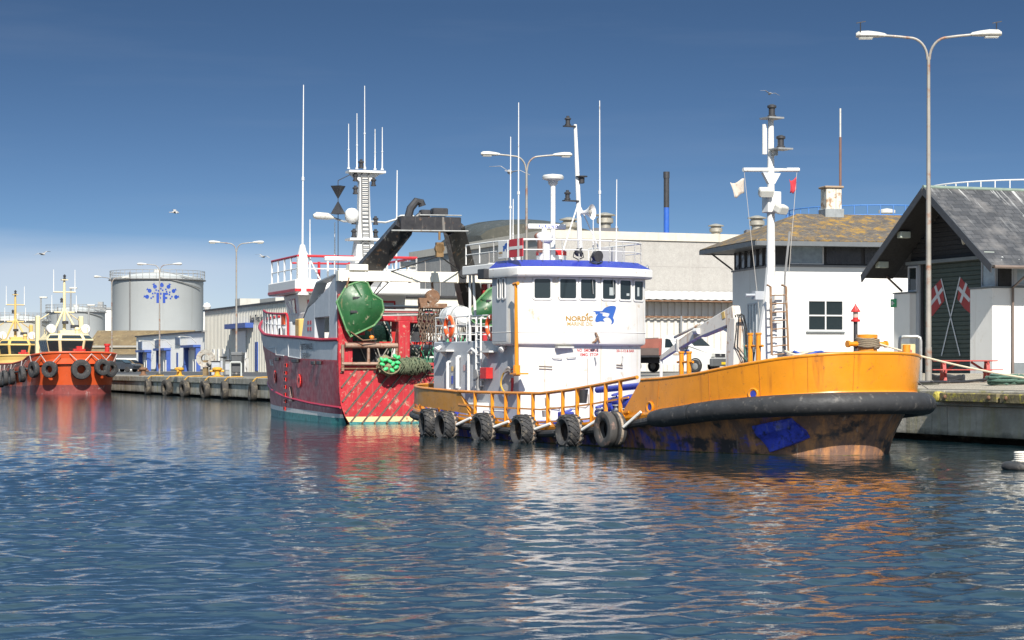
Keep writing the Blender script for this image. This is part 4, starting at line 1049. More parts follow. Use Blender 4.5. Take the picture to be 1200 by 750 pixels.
# --- bitts, bollard, windlass
def bitt(p, h, s=1.):
    m = MB(); 
    for dx in (-.2*s, .2*s): m.lathe([(.07*s, 0), (.07*s, h-.06), (.09*s, h-.05), (.09*s, h), (0, h)], p + Vector((dx, 0, 0)), n=12)
    m.tube([p + Vector((-.42*s, 0, h*.62)), p + Vector((.42*s, 0, h*.62))], .035*s, 8)
    return m.build('mooring_bitt', orange, tug)
for u, v, y, h in ((803, 427, -2.2, .8), (884, 410, -1.6, .95)):
    p = T.onY(u, v, y); z = p.z - .15; bitt(Vector((p.x, y, z - h*.35)), h)
pb = T.onY(1015, 400, 0); pb = Vector((11.9, .3, 0)); pb = T.onX(1016, 392, 11.9)
m = MB(); m.lathe([(.30, 1.7), (.27, pb.z-.12), (.29, pb.z-.1), (.29, pb.z), (.0, pb.z+.01)], (11.9, pb.y, 0), n=22); m.tube([(11.9, pb.y-.62, pb.z-.26), (11.9, pb.y+.62, pb.z-.26)], .07, 10)
for sg in (-1, 1): m.lathe([(0, 0), (.1, 0), (.1, .06), (0, .06)], (11.9, pb.y + sg*.6, pb.z-.26), (0, sg, 0), 12)
bo = m.build('towing_bollard', orange, tug)
m = MB(); P = []
for i in range(100):
    t = i/99; q = 2*PI*5*t; P.append(Vector((11.9 + .315*math.cos(q), pb.y + .315*math.sin(q), pb.z - .36 + .24*t + .02*math.sin(3*q))))
m.tube(P, .035, 6)
rt = mat('brown_rope', (.20, .16, .11), .9, var=.3, scale=30, bump=.01, bscale=60)
tr = m.build('coiled_hawser', rt, None); tr.location = (T.ox, T.oy, 0); tr.rotation_euler.z = T.a; tag(tr, 'brown hawser wound round the orange bow bollard', 'rope')
p1 = Vector((12.6, pb.y + .7, 2.2)); m = MB(); m.lathe([(.12, 1.7), (.11, 2.95), (0, 2.96)], (12.2, pb.y+1.1, 0), n=12); m.build('fairlead_post', orange, tug)
for k_, (u, v) in enumerate(((938, 414), (948, 414))):
    p = T.onX(u, v, 9.6); m = MB(); m.tube([p + Vector((.2*math.cos(q), .5*math.sin(q), .05*math.sin(3*q))) for q in [2*PI*i/20 for i in range(20)]], .04, 6, closed=True); m.build('rope_bight', [rope_m, mat('blue_rope', (.05, .10, .35), .9)][k_], tug)
# mooring rope to the quay (leaves the frame on the right)
ml = thing('mooring_rope', 'pale mooring rope running from the tug bow to the quay at right', 'rope')
a = T.w(11.9, pb.y + .2, pb.z - .2); b = Q.w(6.2, 1.2, deckz(1.2) + .12); 
mid = at(1150, 434.5, 0.5*(a.y+b.y)*.995); P = wire(a, b, .30, 24)
m = MB(); m.tube(P[:15], .028, 6); m.build('thin_part', rope_m, ml); m = MB(); m.tube(P[14:], .05, 8); m.build('thick_part', mat('white_rope', (.66, .62, .55), .9, var=.2, scale=22, bump=.02, bscale=50), ml)
m = MB(); q = hullpt(nH-8, 1.0, .2); a2 = T.w(11.95, pb.y + .1, pb.z-.35); m.tube(wire(a2, T.w(13.1, 2.0, 1.75), .03), .012, 5); o = m.build('thin_line', dark, None); tag(o, 'thin dark line hanging over the orange bow', 'rope')
# --- tyre fenders along the starboard side
lab = ['black lugged tractor tyre hung at the stern of the orange tug', 'lugged tyre second from the stern of the orange tug', 'lugged tyre below the aft end of the open orange rail', 'lugged tyre below the middle of the open orange rail', 'lugged tyre below the forward end of the open rail, next to the smooth tyre', 'smooth worn double tyre hung ahead of the lugged tyres on the orange tug']
pr = tyre_mb(.50, .27, .50, 17)
for i, (x, zc) in enumerate(((497, .42), (523, .37), (566, .36), (613, .36), (667, .42), (715, .56))):
    yy = -3.82; x = T.onY(x, 500, yy).x
    if x < -6: yy += .18
    th = thing('tyre_fender', lab[i], 'tyre fender', T.w(x, yy, zc), T.a + (R(-10) if x < -6 else 0), 'old tyres hung along the orange tug')
    if i == 0: first = pr.build('tyre', tyre_rub, th, smooth_all=False); me_ = first.data
    elif i < 5:
        o = bpy.data.objects.new('tyre', me_); COL.objects.link(o); o.parent = th; o.rotation_euler.y = i*.7
    else:
        t2 = tyre_mb(.52, .26, .28, 0, (0, -.15, 0)); t3 = tyre_mb(.52, .26, .28, 0, (0, .16, 0))
        t2.build('tyre', mat('smooth_tyre', (.05, .047, .045), .7, var=.3, dirt=((.17, .11, .09), .25, 4.)), th); t3.build('tyre', tyre_rub, th)
    # white strap over the tread on the forward side and a stay up to the deck edge
    s_ = MB(); rr = .515 if i < 5 else .525
    P = [Vector((rr*math.cos(q), .12, rr*math.sin(q))) for q in [lerp(-.9, 1.15, j/10) for j in range(11)]]
    for a_, b_ in zip(P, P[1:]): s_.bar(a_, b_, .075, .02, up=(a_+b_))
    s_.build('strap', mat('worn_strap', (.33, .27, .21), .8, var=.3, scale=10, dirt=((.18, .10, .06), .3, 9.)), th)
    s_ = MB(); s_.tube([(.56, .12, .08), (1.12, .36, zdeck(x+1.1) - zc + .08)], .045, 8); s_.build('stay', white_clean, th)
# ------------------------------------------------------------------ red trawler (x forward = away from the viewer, y port = left)
K = Frame(-3.94, 87.84, 109)
tw = thing('trawler', 'red and grey fishing trawler seen from its striped red stern, with black gantry', 'trawler', (K.ox, K.oy, 0), K.a)
redtrim = mat('red_trim', (.40, .016, .024), .4, var=.08)
grey_tr = mat('trawler_grey', (.44, .46, .49), .42, var=.06, streak=((.38, .37, .36), .15, 5.))
zrail = pw([(0, 3.48), (3, 3.50), (7, 3.66), (12, 3.80), (15.5, 3.93), (20, 4.4), (25, 5.1)])
zred = pw([(0, 2.62), (7, 2.72), (13, 2.98), (25, 4.0)])
def tr_half(B, xm, xb, p, n=30):
    out = [(0., B*.985), (.35, B)]
    for i in range(1, 12): out.append((lerp(.35, xm, i/12), B))
    for i in range(n+1):
        t = PI/2*i/n; out.append((xm + (xb-xm)*math.sin(t)**(2/p), B*max(math.cos(t), 0)**(2/p)))
    return out
TD = tr_half(3.5, 9.5, 24.6, 1.95); TW = tr_half(3.35, 8.0, 22.6, 1.85)
nT = len(TD)
def tpt(i, z, out=0.):
    a = int(min(max(i, 0), nT-1.001)); t = i - a
    d = Vector(TD[a]).lerp(Vector(TD[a+1]), t); w = Vector(TW[a]).lerp(Vector(TW[a+1]), t)
    g = min(max((z + .2) / (zrail(d.x) + .2), 0), 1)
    g2 = g**1.5 if d.x > 4 else g**.6
    p = w.lerp(d, g2)
    if d.x < .4 and z < .9: p.y -= .25*(.9 - z)**1.6 if z > -1 else .9
    nrm = Vector((TD[a+1][1]-TD[a][1], -(TD[a+1][0]-TD[a][0]))); nrm.normalize(); nrm = -nrm
    if nrm.y < 0: nrm = -nrm
    return Vector((p.x + nrm.x*out, p.y + nrm.y*out, z))
def ti(x): return min(range(nT), key=lambda i: abs(TD[i][0] - x))
def tix(x):
    for i in range(nT-1):
        if TD[i][0] <= x <= TD[i+1][0]: return i + (x-TD[i][0])/max(TD[i+1][0]-TD[i][0], 1e-6)
    return nT-1.001
hb = MB(); rows = []; mis = []
levels = [(lambda x: -1., 0), (lambda x: .02, 0), (lambda x: .24 + .006*x, 1), (lambda x: .40 + .009*x, 2), (lambda x: 1.1, 2), (lambda x: zred(x)*.72, 2), (lambda x: zred(x) - .03, 3), (lambda x: zred(x)+.03, 4), (lambda x: lerp(zred(x), zrail(x), .5), 4), (lambda x: zrail(x), 4)]
for f, mi in levels:
    half = [tpt(min(i, nT-1.001), f(TD[min(i, nT-1)][0])) for i in range(nT)]
    rows.append([Vector((p.x, -p.y, p.z)) for p in reversed(half)][0:-1] + [half[-1]] * 0 + half[0:1] * 0 + [])
    rows[-1] = half + [Vector((p.x, -p.y, p.z)) for p in reversed(half[:-1])]
    mis.append(mi)
# the transom side is left open here: the aft opening of the deck
hb.grid(rows, True, mis=mis[:-1])
ho = hb.build('hull', [teal, white, darkred, redtrim, grey_tr], tw, sharp=40)
ins_ = MB()
half = [tpt(min(i, nT-1.001), 2.45) for i in range(nT)]
ins_.grid([[Vector((p.x, p.y, 2.42)), Vector((p.x, -p.y, 2.42))] for p in half], False)
ins_.build('deck', mat('trawler_deck', (.06, .10, .07), .7, var=.3, dirt=((.2, .12, .07), .15, 3.)), tw)
cp = MB()
for sg in (1, -1): cp.tube([Vector((p.x, p.y*sg, p.z)) for p in [tpt(min(i, nT-1.001), zrail(TD[min(i, nT-1)][0]) + .03) for i in range(nT)]], .075, 8)
cp.build('rail_cap', redtrim, tw)
cp = MB(); zst = pw([(0, .68), (6, .78), (12, 1.0), (16, 1.25), (25, 2.0)])
for sg in (1, -1): cp.tube([Vector((p.x, p.y*sg, p.z)) for p in [tpt(min(i, nT-1.001), zst(TD[min(i, nT-1)][0]), .02) for i in range(nT)]], .05, 8)
cp.build('strake', mat('strake_red', (.42, .03, .06), .4, var=.1), tw)
# thin white weld panels on the grey band
wl = MB()
def tline(pts, r=.025):
    wl.tube([tpt(tix(x), z, .012) for x, z in pts], r, 5)

# red ports, scuppers and rust brown openings of the port side
def side_px(u, v):
    best = None
    for i10 in range(0, (nT-6)*10, 2):
        for z10 in range(0, 80):
            p = tpt(i10/10, z10*.05); w = K.w(p.x, p.y, p.z); e_ = (600 + FPX*w.x/w.y - u)**2 + (HOR - (w.z-HC)*FPX/w.y - v)**2
            if best is None or e_ < best[0]: best = (e_, i10/10, z10*.05)
    return best[1], best[2]
lite = mat('port_red', (.70, .03, .02), .35, var=.1); hole = mat('scupper_dark', (.03, .008, .008), .7)
for u, v, w, h, m_ in ((317.5, 441, .20, .5, lite), (323, 442, .20, .5, lite), (328, 442.5, .20, .5, lite), (351.5, 446, .2, .5, lite)):
    i_, z_ = side_px(u, v); m = MB()
    c = tpt(i_, z_, .0); n_ = (tpt(i_, z_, .1) - c).normalized(); tgt = (tpt(i_+.3, z_) - tpt(i_-.3, z_)).normalized()
    P = [c + tgt*(w*1.7*math.cos(q)) + Vector((0,0,h*math.sin(q)*.62)) + n_*.03 for q in [2*PI*k/16 for k in range(16)]]
    m.prism(P, n_*.03); o = m.build('port_cover', m_, tw)
    m = MB(); m.prism([c + tgt*(w*.45*math.cos(q) - .1) + Vector((0,0,.05 + h*math.sin(q)*.2)) + n_*.065 for q in [2*PI*k/12 for k in range(12)]], n_*.01); m.build('dark_slot', hole, o)
for k_ in range(7):
    i_, z_ = side_px(335.2 - k_*.2, 428.5 + k_*8.4); c = tpt(i_, z_); n_ = (tpt(i_, z_, .1) - c).normalized(); tgt = (tpt(i_+.3, z_) - tpt(i_-.3, z_)).normalized()
    m = MB(); m.prism([c + tgt*sx*.26 + Vector((0,0,sz*.085)) + n_*.02 for sx, sz in ((-1,-1),(1,-1),(1,1),(-1,1))], n_*.03); o = m.build('step_recess', lite, tw)
    m = MB(); m.prism([c + tgt*(sx*.15-.06) + Vector((0,0,sz*.05+.02)) + n_*.053 for sx, sz in ((-1,-1),(1,-1),(1,1),(-1,1))], n_*.008); m.build('dark_slot', hole, o)
for px_l in ([(307, 408), (315, 407.5), (323.5, 407), (324, 416), (333, 417.2)], [(338, 400), (338, 408), (338.3, 417.6), (345, 419), (352, 420)], [(352, 400.5), (352, 410), (352.2, 420.2)]):
    P = []
    for u, v in px_l: i_, z_ = side_px(u, v); P.append(tpt(i_, z_, .01))
    m = MB(); m.tube(P, .022, 5); m.build('weld_frame', mat('weld_pale', (.62, .63, .64), .5), tw)
i_, z_ = side_px(341.5, 461.5); c = tpt(i_, z_); n_ = (tpt(i_, z_, .1) - c).normalized(); tgt = (tpt(i_+.3, z_) - tpt(i_-.3, z_)).normalized()
m = MB(); m.prism([c + tgt*a + Vector((0,0,b)) + n_*.012 for a, b in ((-.40, -.34), (.42, -.34), (.30, .34), (-.22, .34))], n_*.02); o = m.build('outlet', hole, tw)
m = MB(); m.prism([c + tgt*a + Vector((0,0,b)) + n_*.034 for a, b in ((-.30, -.33), (.38, -.33), (.22, .1), (.26, .30), (.10, .1))], n_*.01); m.build('outlet_lining', mat('lining_pale', (.55, .36, .30), .6, var=.3), o)
for u, v, w in ((326, 421, .5), (347.5, 422.5, .9), (369, 425, .45), (375, 425.5, .45)):
    i_, z_ = side_px(u, v); c = tpt(i_, z_); n_ = (tpt(i_, z_, .1) - c).normalized(); tgt = (tpt(i_+.3, z_) - tpt(i_-.3, z_)).normalized()
    m = MB(); m.bar(c + n_*.07 - tgt*w*.6, c + n_*.07 + tgt*w*.6, .1, .15); m.build('roller_fairlead', dark, tw, bevel=.02)
# name
def nm(u, v):
    i_, z_ = side_px(u, v); return tpt(i_, z_)
a = nm(353.5, 410); b = nm(366.7, 409); c = nm(355.5, 419.5); d = nm(363.5, 419)
for body, p, q, h in (('BETTE MALLE', a, b, .25), ('GRENAA', c, d, .25)):
    s_ = MB(); L_ = p.x - q.x
    s_.text(body, lambda x, z, dd, p=p: Vector((p.x - x, 3.518, p.z + z)), h=h, w=L_, bold=.02); s_.build('name_lettering', ink, tw)
i_, z_ = side_px(306.5, 432); 
s_ = MB(); bx_ = tpt(tix(14.6), 2.3, .02); 
s_.text('MALLE', lambda x, z, dd: tpt(tix(15.4 - x), 2.45 - .0*x + z, .02), h=.30, w=1.3, bold=.03); s_.build('bow_lettering', white, tw)
# transom
tp_ = MB()
prof = [(-1.2, 2.5), (-.3, 2.80), (.0, 2.98), (.35, 3.2), (.8, 3.36), (1.3, 3.42), (2.55, 3.46)]
poly = [(-.06, y, z) for z, y in prof] + [(-.06, -y, z) for z, y in reversed(prof)]
tp_.prism(poly, (.3, 0, 0)); to = tp_.build('transom', transomred, tw)
bt = MB()
for z0, z1, mi in ((-.2, .09, 0), (.092, .30, 1)):
    f = pw([(z, y) for z, y in prof]); bt.prism([(-.066, f(z0)-.01, z0), (-.066, f(z1)-.01, z1), (-.066, -f(z1)+.01, z1), (-.066, -f(z0)+.01, z0)], (.004, 0, 0), mi)
bt.build('boot_band', [teal, mat('cream_band', (.70, .56, .28), .5, var=.15, dirt=((.4, .2, .1), .15, 4.))], to)
groove = mat('batten_dark', (.10, .075, .06), .8, var=.5, scale=6); groove2 = mat('batten_edge', (.50, .34, .26), .8, var=.3, scale=5)
fy_ = pw([(z, y) for z, y in prof])
for k_ in range(-4, 14):
    y0, z0 = 3.0 - k_*.53, .02
    # rises to starboard (right in view): y falls as z grows
    za, zb_ = .02, 2.28 if k_ < 4 else 1.95
    ya = y0; yb_ = y0 - (zb_-za)*.83
    ymax = 3.4
    if ya > fy_(max(za, .0)) - .06:
        for s_i in range(100):
            t = s_i/100; yy = lerp(ya, yb_, t); zz_ = lerp(za, zb_, t)
            if yy < fy_(zz_) - .06: ya, za = yy, zz_; break
        else: continue
    if yb_ < -3.4: t = (ya + 3.4)/(ya - yb_); zb_ = lerp(za, zb_, t); yb_ = -3.4
    if ya < -3.2: continue
    m = MB(); m.bar((-.085, ya, za), (-.085, yb_, zb_), .05, .05, up=(1,0,0)); m.build('batten', groove, to)
    m = MB(); m.bar((-.078, ya-.04, za), (-.078, yb_-.04, zb_), .022, .03, up=(1,0,0)); m.build('batten_edge', groove2, to)
m = MB(); m.box(-.14, -.062, .3, 3.38, 2.28, 2.33); m.box(-.14, -.062, -3.4, -.4, 2.28, 2.32); m.box(-.14, -.062, -3.4, -.3, 2.02, 2.06); m.build('rub_bar', rusty, to)
for y_ in (1.9, 1.05, .2, -.6): m = MB(); m.lathe([(.0, 0), (.07, 0), (.07, .02), (0, .02)], (-.062, y_, 2.18), (-1, 0, 0), 12); m.build('drain_hole', hole, to)
# stern posts
sp = MB()
for y_ in (3.36, 2.95): sp.box(-.05, .22, y_-.1, y_+.1, 2.4, 5.4)
sp.box(-.02, .02, 3.03, 3.27, 2.5, 5.0); sp.box(.05, .10, 2.3, 2.85, 3.7, 5.0)
for y_ in (-3.36, -2.95): sp.box(-.05, .22, y_-.1, y_+.1, 2.4, 5.9)
sp.pieces('stern_post', transomred, tw, bevel=.02)
m = MB(); m.tube([(-.15, 3.2, 3.26), (-.15, .95, 3.26)], .115, 12); m.tube([(-.15, 3.35, 2.50), (-.15, .8, 2.50)], .075, 10)
for y_ in (3.3, .98, 2.2): m.tube([(-.15, y_, 2.2 if y_ > 3 else 2.5), (-.15, y_, 3.3)], .065, 8)
m.build('net_roller', mat('roller_rust', (.30, .20, .15), .6, .2, var=.3, dirt=((.2, .08, .04), .3, 5.)), tw)
m = MB(); m.box(.0, .45, .35, .85, 2.4, 4.3); m.box(.1, .4, -.2, 2.4, 4.3, 4.5); m.tube([(.2, 2.0, 4.4), (.2, -1.2, 4.2)], .09, 10); m.build('stern_frame', transomred, tw, bevel=.03)
m = MB(); m.tube([(.5, 2.6, 4.75), (.5, -2.5, 4.75)], .05, 8); m.tube([(.5, 2.6, 4.5), (.5, -2.5, 4.62)], .04, 8); m.tube([(1.3, 2.4, 4.95), (1.3, -2.6, 4.9)], .07, 8); m.build('cross_pipe', steel, tw)
m = MB(); m.box(.9, 1.1, -3.2, 2.8, 3.32, 3.44); m.tube([(.6, -.3, 2.4), (.6, -.3, 4.0)], .05, 8); m.tube([(.6, -1.6, 2.4), (.6, -1.6, 4.6)], .06, 8); m.build('red_rail', red_paint, tw)
# clutter on the working deck
m = MB(); m.lathe([(.95, -1.1), (.95, -1.0), (.3, -.98), (.3, .98), (.95, 1.0), (.95, 1.1)], (3.2, 1.6, 3.4), (0, 1, 0), 24); m.build('net_drum', mat('drum_green', (.02, .08, .05), .5, var=.2), tw)
m = MB(); m.lathe([(.0, -.95), (.78, -.9), (.82, 0), (.78, .9), (0, .95)], (3.2, 1.6, 3.4), (0, 1, 0), 20); m.build('wound_net', mat('wound_net', (.06, .13, .07), .95, var=.4, scale=8, bump=.06, bscale=14), tw)
m = MB(); m.lathe([(.8, -1.), (.8, -.92), (.35, -.9), (.35, .9), (.8, .92), (.8, 1.)], (4.2, -1.6, 3.2), (0, 1, 0), 24); m.build('trawl_winch', steel, tw)
m = MB()
for k_ in range(26):
    y_ = random.uniform(-2.6, 2.2); m.tube([(random.uniform(.4, 2.), y_, 4.6), (random.uniform(.4, 2), y_ + random.uniform(-.5, .5), 3.5), (random.uniform(.3, 1.6), y_ + random.uniform(-.6, .6), 2.45)], .025, 5)
m.build('hanging_line', mat('line_grey', (.28, .27, .24), .8, var=.5), tw)
m = MB()
for k_ in range(12):
    y_ = random.uniform(-2.4, -.4); z_ = random.uniform(2.5, 3.4); m.tube([(.7, y_, z_ + .5), (.5, y_ + .2, z_ + .1), (.6, y_ - .1, z_ - .4)], .03, 5)
m.build('green_line', mat('green_line', (.10, .38, .22), .8, var=.4), tw)
m = MB(); m.box(.3, 1.6, -3.0, .2, 2.43, 2.75); m.build('fish_hatch', mat('hatch_green', (.03, .13, .07), .5), tw, bevel=.03)
m = MB(); m.box(1.0, 1.5, -2.0, -1.2, 2.75, 3.4); m.build('blue_drum', mat('drum_blue', (.02, .05, .14), .4), tw, bevel=.1, seg=3)
for yy, zz_ in ((2.15, 3.95), (2.05, 3.6)):
    m = MB(); m.lathe([(0, -.1), (.08, -.07), (.11, 0), (.08, .07), (0, .1)], (-.1, yy, zz_), n=14); m.build('orange_float', mat('float_orange', (.7, .22, .02), .5), tw)
# deckhouse behind the working deck
m = MB(); m.box(6.2, 13.5, -2.9, 2.55, 2.42, 4.9); dh2 = m.build('deckhouse', white, tw, bevel=.04)
for y0, y1, z0, z1, mm in ((-2.2, -1.3, 2.6, 4.5, dark), (.2, 1.0, 2.6, 4.5, dark), (-.9, -.2, 3.4, 4.4, red_paint)):
    m = MB(); m.box(6.15, 6.195, y0, y1, z0, z1); m.build('doorway', mm, dh2, bevel=.02)
m = MB(); m.box(5.2, 6.19, -2.9, 2.7, 4.75, 4.92); m.build('canopy', white, dh2, bevel=.02)
m = MB(); m.box(5.18, 5.195, -2.9, 2.7, 4.80, 4.88); m.build('red_stripe', redtrim, dh2)
# port side casing with a window opening
cs_ = MB(); y0, y1 = 3.02, 3.47
def slab(pts): cs_.prism([(x, y0, z) for x, z in pts], (0, y1-y0, 0))
slab([(.24, 3.5), (1.5, 3.5), (1.5, 5.78), (.9, 6.05), (.24, 6.22)]); slab([(4.1, 3.53), (6.6, 3.62), (6.1, 4.55), (5.3, 4.97), (4.1, 5.18)]); slab([(1.502, 4.5), (4.098, 4.5), (4.098, 5.18), (1.502, 5.78)])
cs_.build('side_casing', grey_tr, tw, bevel=.015)
m = MB(); m.bar((.22, 3.25, 6.24), (3.7, 3.25, 6.02), .5, .06); m.bar((3.7, 3.25, 6.02), (6.15, 3.25, 4.55), .5, .04); m.build('casing_trim', grey_tr, tw)
for k_ in range(4): m = MB(); m.box(4.7 + (k_ % 2)*.45, 4.95 + (k_ % 2)*.45, 3.472, 3.482, 3.95 + (k_//2)*.28, 4.12 + (k_//2)*.28); m.build('red_mark', redtrim, tw)
m = MB(); m.box(2.4, 2.75, 2.6, 3.0, 3.5, 4.5); m.prism([(3.7, 2.9, 3.52), (2.9, 2.9, 3.52), (3.3, 2.9, 4.1)], (0, .08, 0)); m.build('casing_locker', white, tw)
m = MB(); m.box(1.4, 6.2, 1.0, 2.6, 2.44, 3.35); m.build('deck_casing', dark, tw)
m = MB(); m.tube([(2.2, 3.2, 4.95 + .55), (4.4, 3.2, 5.5)], .04, 6)
for x_ in (2.2, 3.3, 4.4): m.tube([(x_, 3.2, 5.0), (x_, 3.2, 5.5)], .04, 6)
m.build('casing_rail', white, tw)
# wheelhouse with overhanging roof
WX = 11.0
m = MB()
lo = [Vector(p) for p in ((WX-.2, 2.5, 4.1), (WX+3.4, 2.1, 4.1), (WX+3.4, -2.1, 4.1), (WX-.2, -2.5, 4.1))]; hi = [Vector(p) for p in ((WX, 2.62, 5.78), (WX+4.1, 2.35, 5.78), (WX+4.1, -2.35, 5.78), (WX, -2.62, 5.78))]
m.grid([lo, hi], False, wrap=True); m.add(hi, [(0, 1, 2, 3)]); wo = m.build('wheelhouse', white, tw, bevel=.03)
def face_box(p00, p10, p11, p01, n, th, name, mm, par):
    n = Vector(n).normalized(); b = MB(); b.prism([Vector(p) + n*.012 for p in (p00, p10, p11, p01)], n*th); return b.build(name, mm, par)
for k_ in range(3):
    x0 = WX + .55 + k_*1.15
    f = lambda x, z: Vector((x + (z-4.1)*.12, lerp(2.5, 2.1, (x-WX+.2)/3.6) + lerp(.12, .25, (x-WX)/4)*(z-4.1)/1.68, z))
    fb = face_box(f(x0, 4.65), f(x0+.92, 4.65), f(x0+.92, 5.6), f(x0, 5.6), (0, 1, 0), .03, 'window', redtrim, wo)
    face_box(f(x0+.12, 4.75)+Vector((0,.03,0)), f(x0+.80, 4.75)+Vector((0,.03,0)), f(x0+.80, 5.52)+Vector((0,.03,0)), f(x0+.12, 5.52)+Vector((0,.03,0)), (0, 1, 0), .012, 'pane', glass, fb)
g_ = lambda y, z: Vector((WX - .2 + .2*(z-4.1)/1.68, y, z))
for ya, yb_ in ((2.15, 1.3), (.6, -.4), (-1.2, -2.1)):
    fb = face_box(g_(ya, 4.55), g_(yb_, 4.55), g_(yb_, 5.5), g_(ya, 5.5), (-1, 0, 0), .03, 'window', redtrim, wo)
    d_ = Vector((-.03, 0, 0)); face_box(g_(ya-.09, 4.64)+d_, g_(yb_+.09, 4.64)+d_, g_(yb_+.09, 5.41)+d_, g_(ya-.09, 5.41)+d_, (-1, 0, 0), .012, 'pane', pale_glass, fb)
m = MB(); m.box(WX-.72, WX-.3, 1.9, 2.55, 3.9, 4.5); m.build('red_locker', red_paint, wo)
m = MB(); m.box(WX-1.2, WX+4.6, -3.0, 3.0, 5.80, 6.42); rf2 = m.build('roof', white_clean, tw, bevel=.05)
m = MB(); m.box(WX-1.215, WX+4.615, -3.015, 3.015, 5.86, 5.99); m.build('red_stripe', redtrim, rf2)
m = MB(); m.box(WX-3.5, WX-1.21, -3.0, 2.0, 5.72, 5.95); m.build('aft_awning', white_clean, rf2, bevel=.03)
rl = MB(); path = [(WX+4.4, 2.85, 6.42), (WX-1.05, 2.85, 6.42), (WX-1.05, -2.85, 6.42), (WX+4.4, -2.85, 6.42)]
Z1 = Vector((0,0,1))
for a, b in zip(path, path[1:]):
    a, b = Vector(a), Vector(b); n = max(1, round((b-a).length/1.4))
    for i in range(n+1): p = a.lerp(b, i/n); rl.tube([p, p + Z1*1.05], .045, 6)
    rl.tube([a + Z1*.5, b + Z1*.5], .03, 6)
rl.build('roof_railing', white_clean, tw)
rl = MB(); rl.tube([Vector(p) + Z1*1.08 for p in path], .06, 8); rl.tube([Vector((WX+2, y_, 6.42 + .9)) for y_ in (2.4, -2.4)], .05, 6)
for y_ in (1.1, -.4): rl.tube([(WX+2, y_, 6.42), (WX+2, y_, 7.4)], .07, 6)
rl.build('red_handrail', redtrim, tw)
# bow rail with lifebuoy
rl = MB(); P = [tpt(tix(x), zrail(x) + .05, -.1) for x in (9.8, 11, 12.2, 13.4, 14.6, 15.8, 17)]
for p in P: rl.tube([p, p + Z1*1.0], .05, 6)
rl.tube([p + Z1*.5 for p in P], .03, 6); rl.build('fore_railing', white_clean, tw)
rl = MB(); rl.tube([p + Z1*1.02 for p in P], .055, 8); rl.tube([P[0] + Z1*1.02, P[0] + Vector((-.25, 0, .8)), P[0] + Vector((-.3, 0, 0))], .055, 8); rl.build('red_handrail', redtrim, tw)
p = tpt(tix(10.6), 4.35, -.05); m = MB(); m.box(p.x-.35, p.x+.35, p.y-.2, p.y-.02, p.z-.1, p.z+.55); m.build('survival_suit', orange_buoy, tw, bevel=.1, seg=2)
for x_, c_ in ((12, grey_paint), (13.2, white), (14.4, dark), (9.9, yellow)):
    p = tpt(tix(x_), zrail(x_), -.9); m = MB(); m.box(p.x-.4, p.x+.4, p.y-.3, p.y+.3, 3.5, 4.3 + random.uniform(-.1, .3)); m.build('deck_box', c_, tw, bevel=.05)
# mast
MX = WX - 1.0 
m = MB(); m.box(MX-.6, MX+.8, -.75, .75, 6.42, 7.0); m.grid([[Vector((MX+sx*a, sy*b, z)) for sx, sy in ((-1,-1),(1,-1),(1,1),(-1,1))] for z, a, b in ((7.0, .55, .55), (8.2, .36, .40), (9.4, .24, .27), (11.35, .2, .23))], False, wrap=True); ms = m.build('mast', white_clean, tw, bevel=.02); ms.location.y = -.30
m = MB(); m.box(MX-.45, MX+.3, -.95, .8, 11.4, 11.5); m.prism([(MX-.2, -.25, 11.0), (MX-.2, .25, 11.0), (MX-.2, .7, 11.4), (MX-.2, -.8, 11.4)], (.4, 0, 0)); m.box(MX-.6, MX+.4, -.85, .8, 8.25, 8.35); m.pieces('mast_platform', white_clean, ms)
m = MB()
for y_ in (-.17, .17): m.tube([(MX-.62, y_, 7.0), (MX-.33, y_, 9.3), (MX-.28, y_, 11.4)], .03, 6)
for k_ in range(22): z_ = 7.2 + k_*.19; xx = lerp(MX-.62, MX-.32, min((z_-7.0)/2.3, 1)); m.tube([(xx, -.17, z_), (xx, .17, z_)], .028, 5)
m.build('mast_ladder', mat('ladder_dark', (.20, .20, .20), .5, .3), ms)
for dy_, h_ in ((.72, 2.1), (.32, 2.6), (-.05, 3.9), (-.55, 1.9), (-.9, 2.0)):
    whip('mast_aerial', (MX, dy_, 11.58), (MX, dy_ - .0, 11.58 + h_), .032, .016, ms)
m = MB(); navlight(m, (MX-.3, .2, 11.6), 1.3)
for dy_, zz_ in ((.45, 11.0), (.45, 10.4), (-.42, 10.8), (.52, 9.0), (.52, 8.4), (-.52, 9.0), (-.52, 8.4)): navlight(m, (MX-.2, dy_, zz_), 1.25)
m.pieces('navigation_lamp', dark, ms)
for zz_, up_ in ((10.75, -1), (9.45, 1)):
    m = MB(); m.lathe([(.36, 0), (.0, .62*up_)], (MX-.3, 1.3, zz_), (0,0,1), 4, smooth=False); m.build('day_shape_cone', dark, ms)
m = MB(); m.tube([(MX-.3, 1.3, 11.0), (MX-.3, 1.3, 6.6)], .02, 5); m.tube([(MX-.3, .7, 11.3), (MX-.3, 1.3, 11.0)], .02, 5); m.build('signal_line', dark, ms)
m = MB(); m.lathe([(0, -.28), (.15, -.24), (.30, -.08), (.34, .12), (.30, .30), (.18, .42), (0, .46)], (MX-.2, .62, 9.3), n=20); m.build('radome', white_clean, ms)
for sg in (1, -1):
    m = MB(); m.tube([(MX-.2, sg*.3, 9.15), (MX-.2, sg*1.0, 9.12), (MX-.2, sg*1.6, 9.3)], .05, 7); m.build('lamp_bracket', steel, ms)
    m = MB(); m.tube([(MX-.2, sg*1.5, 9.28), (MX-.2, sg*1.75, 9.34), (MX-.2, sg*2.3, 9.36), (MX-.2, sg*2.45, 9.33)], [.07, .16, .17, .08], 12); m.build('deck_lamp', lamp_white, ms)
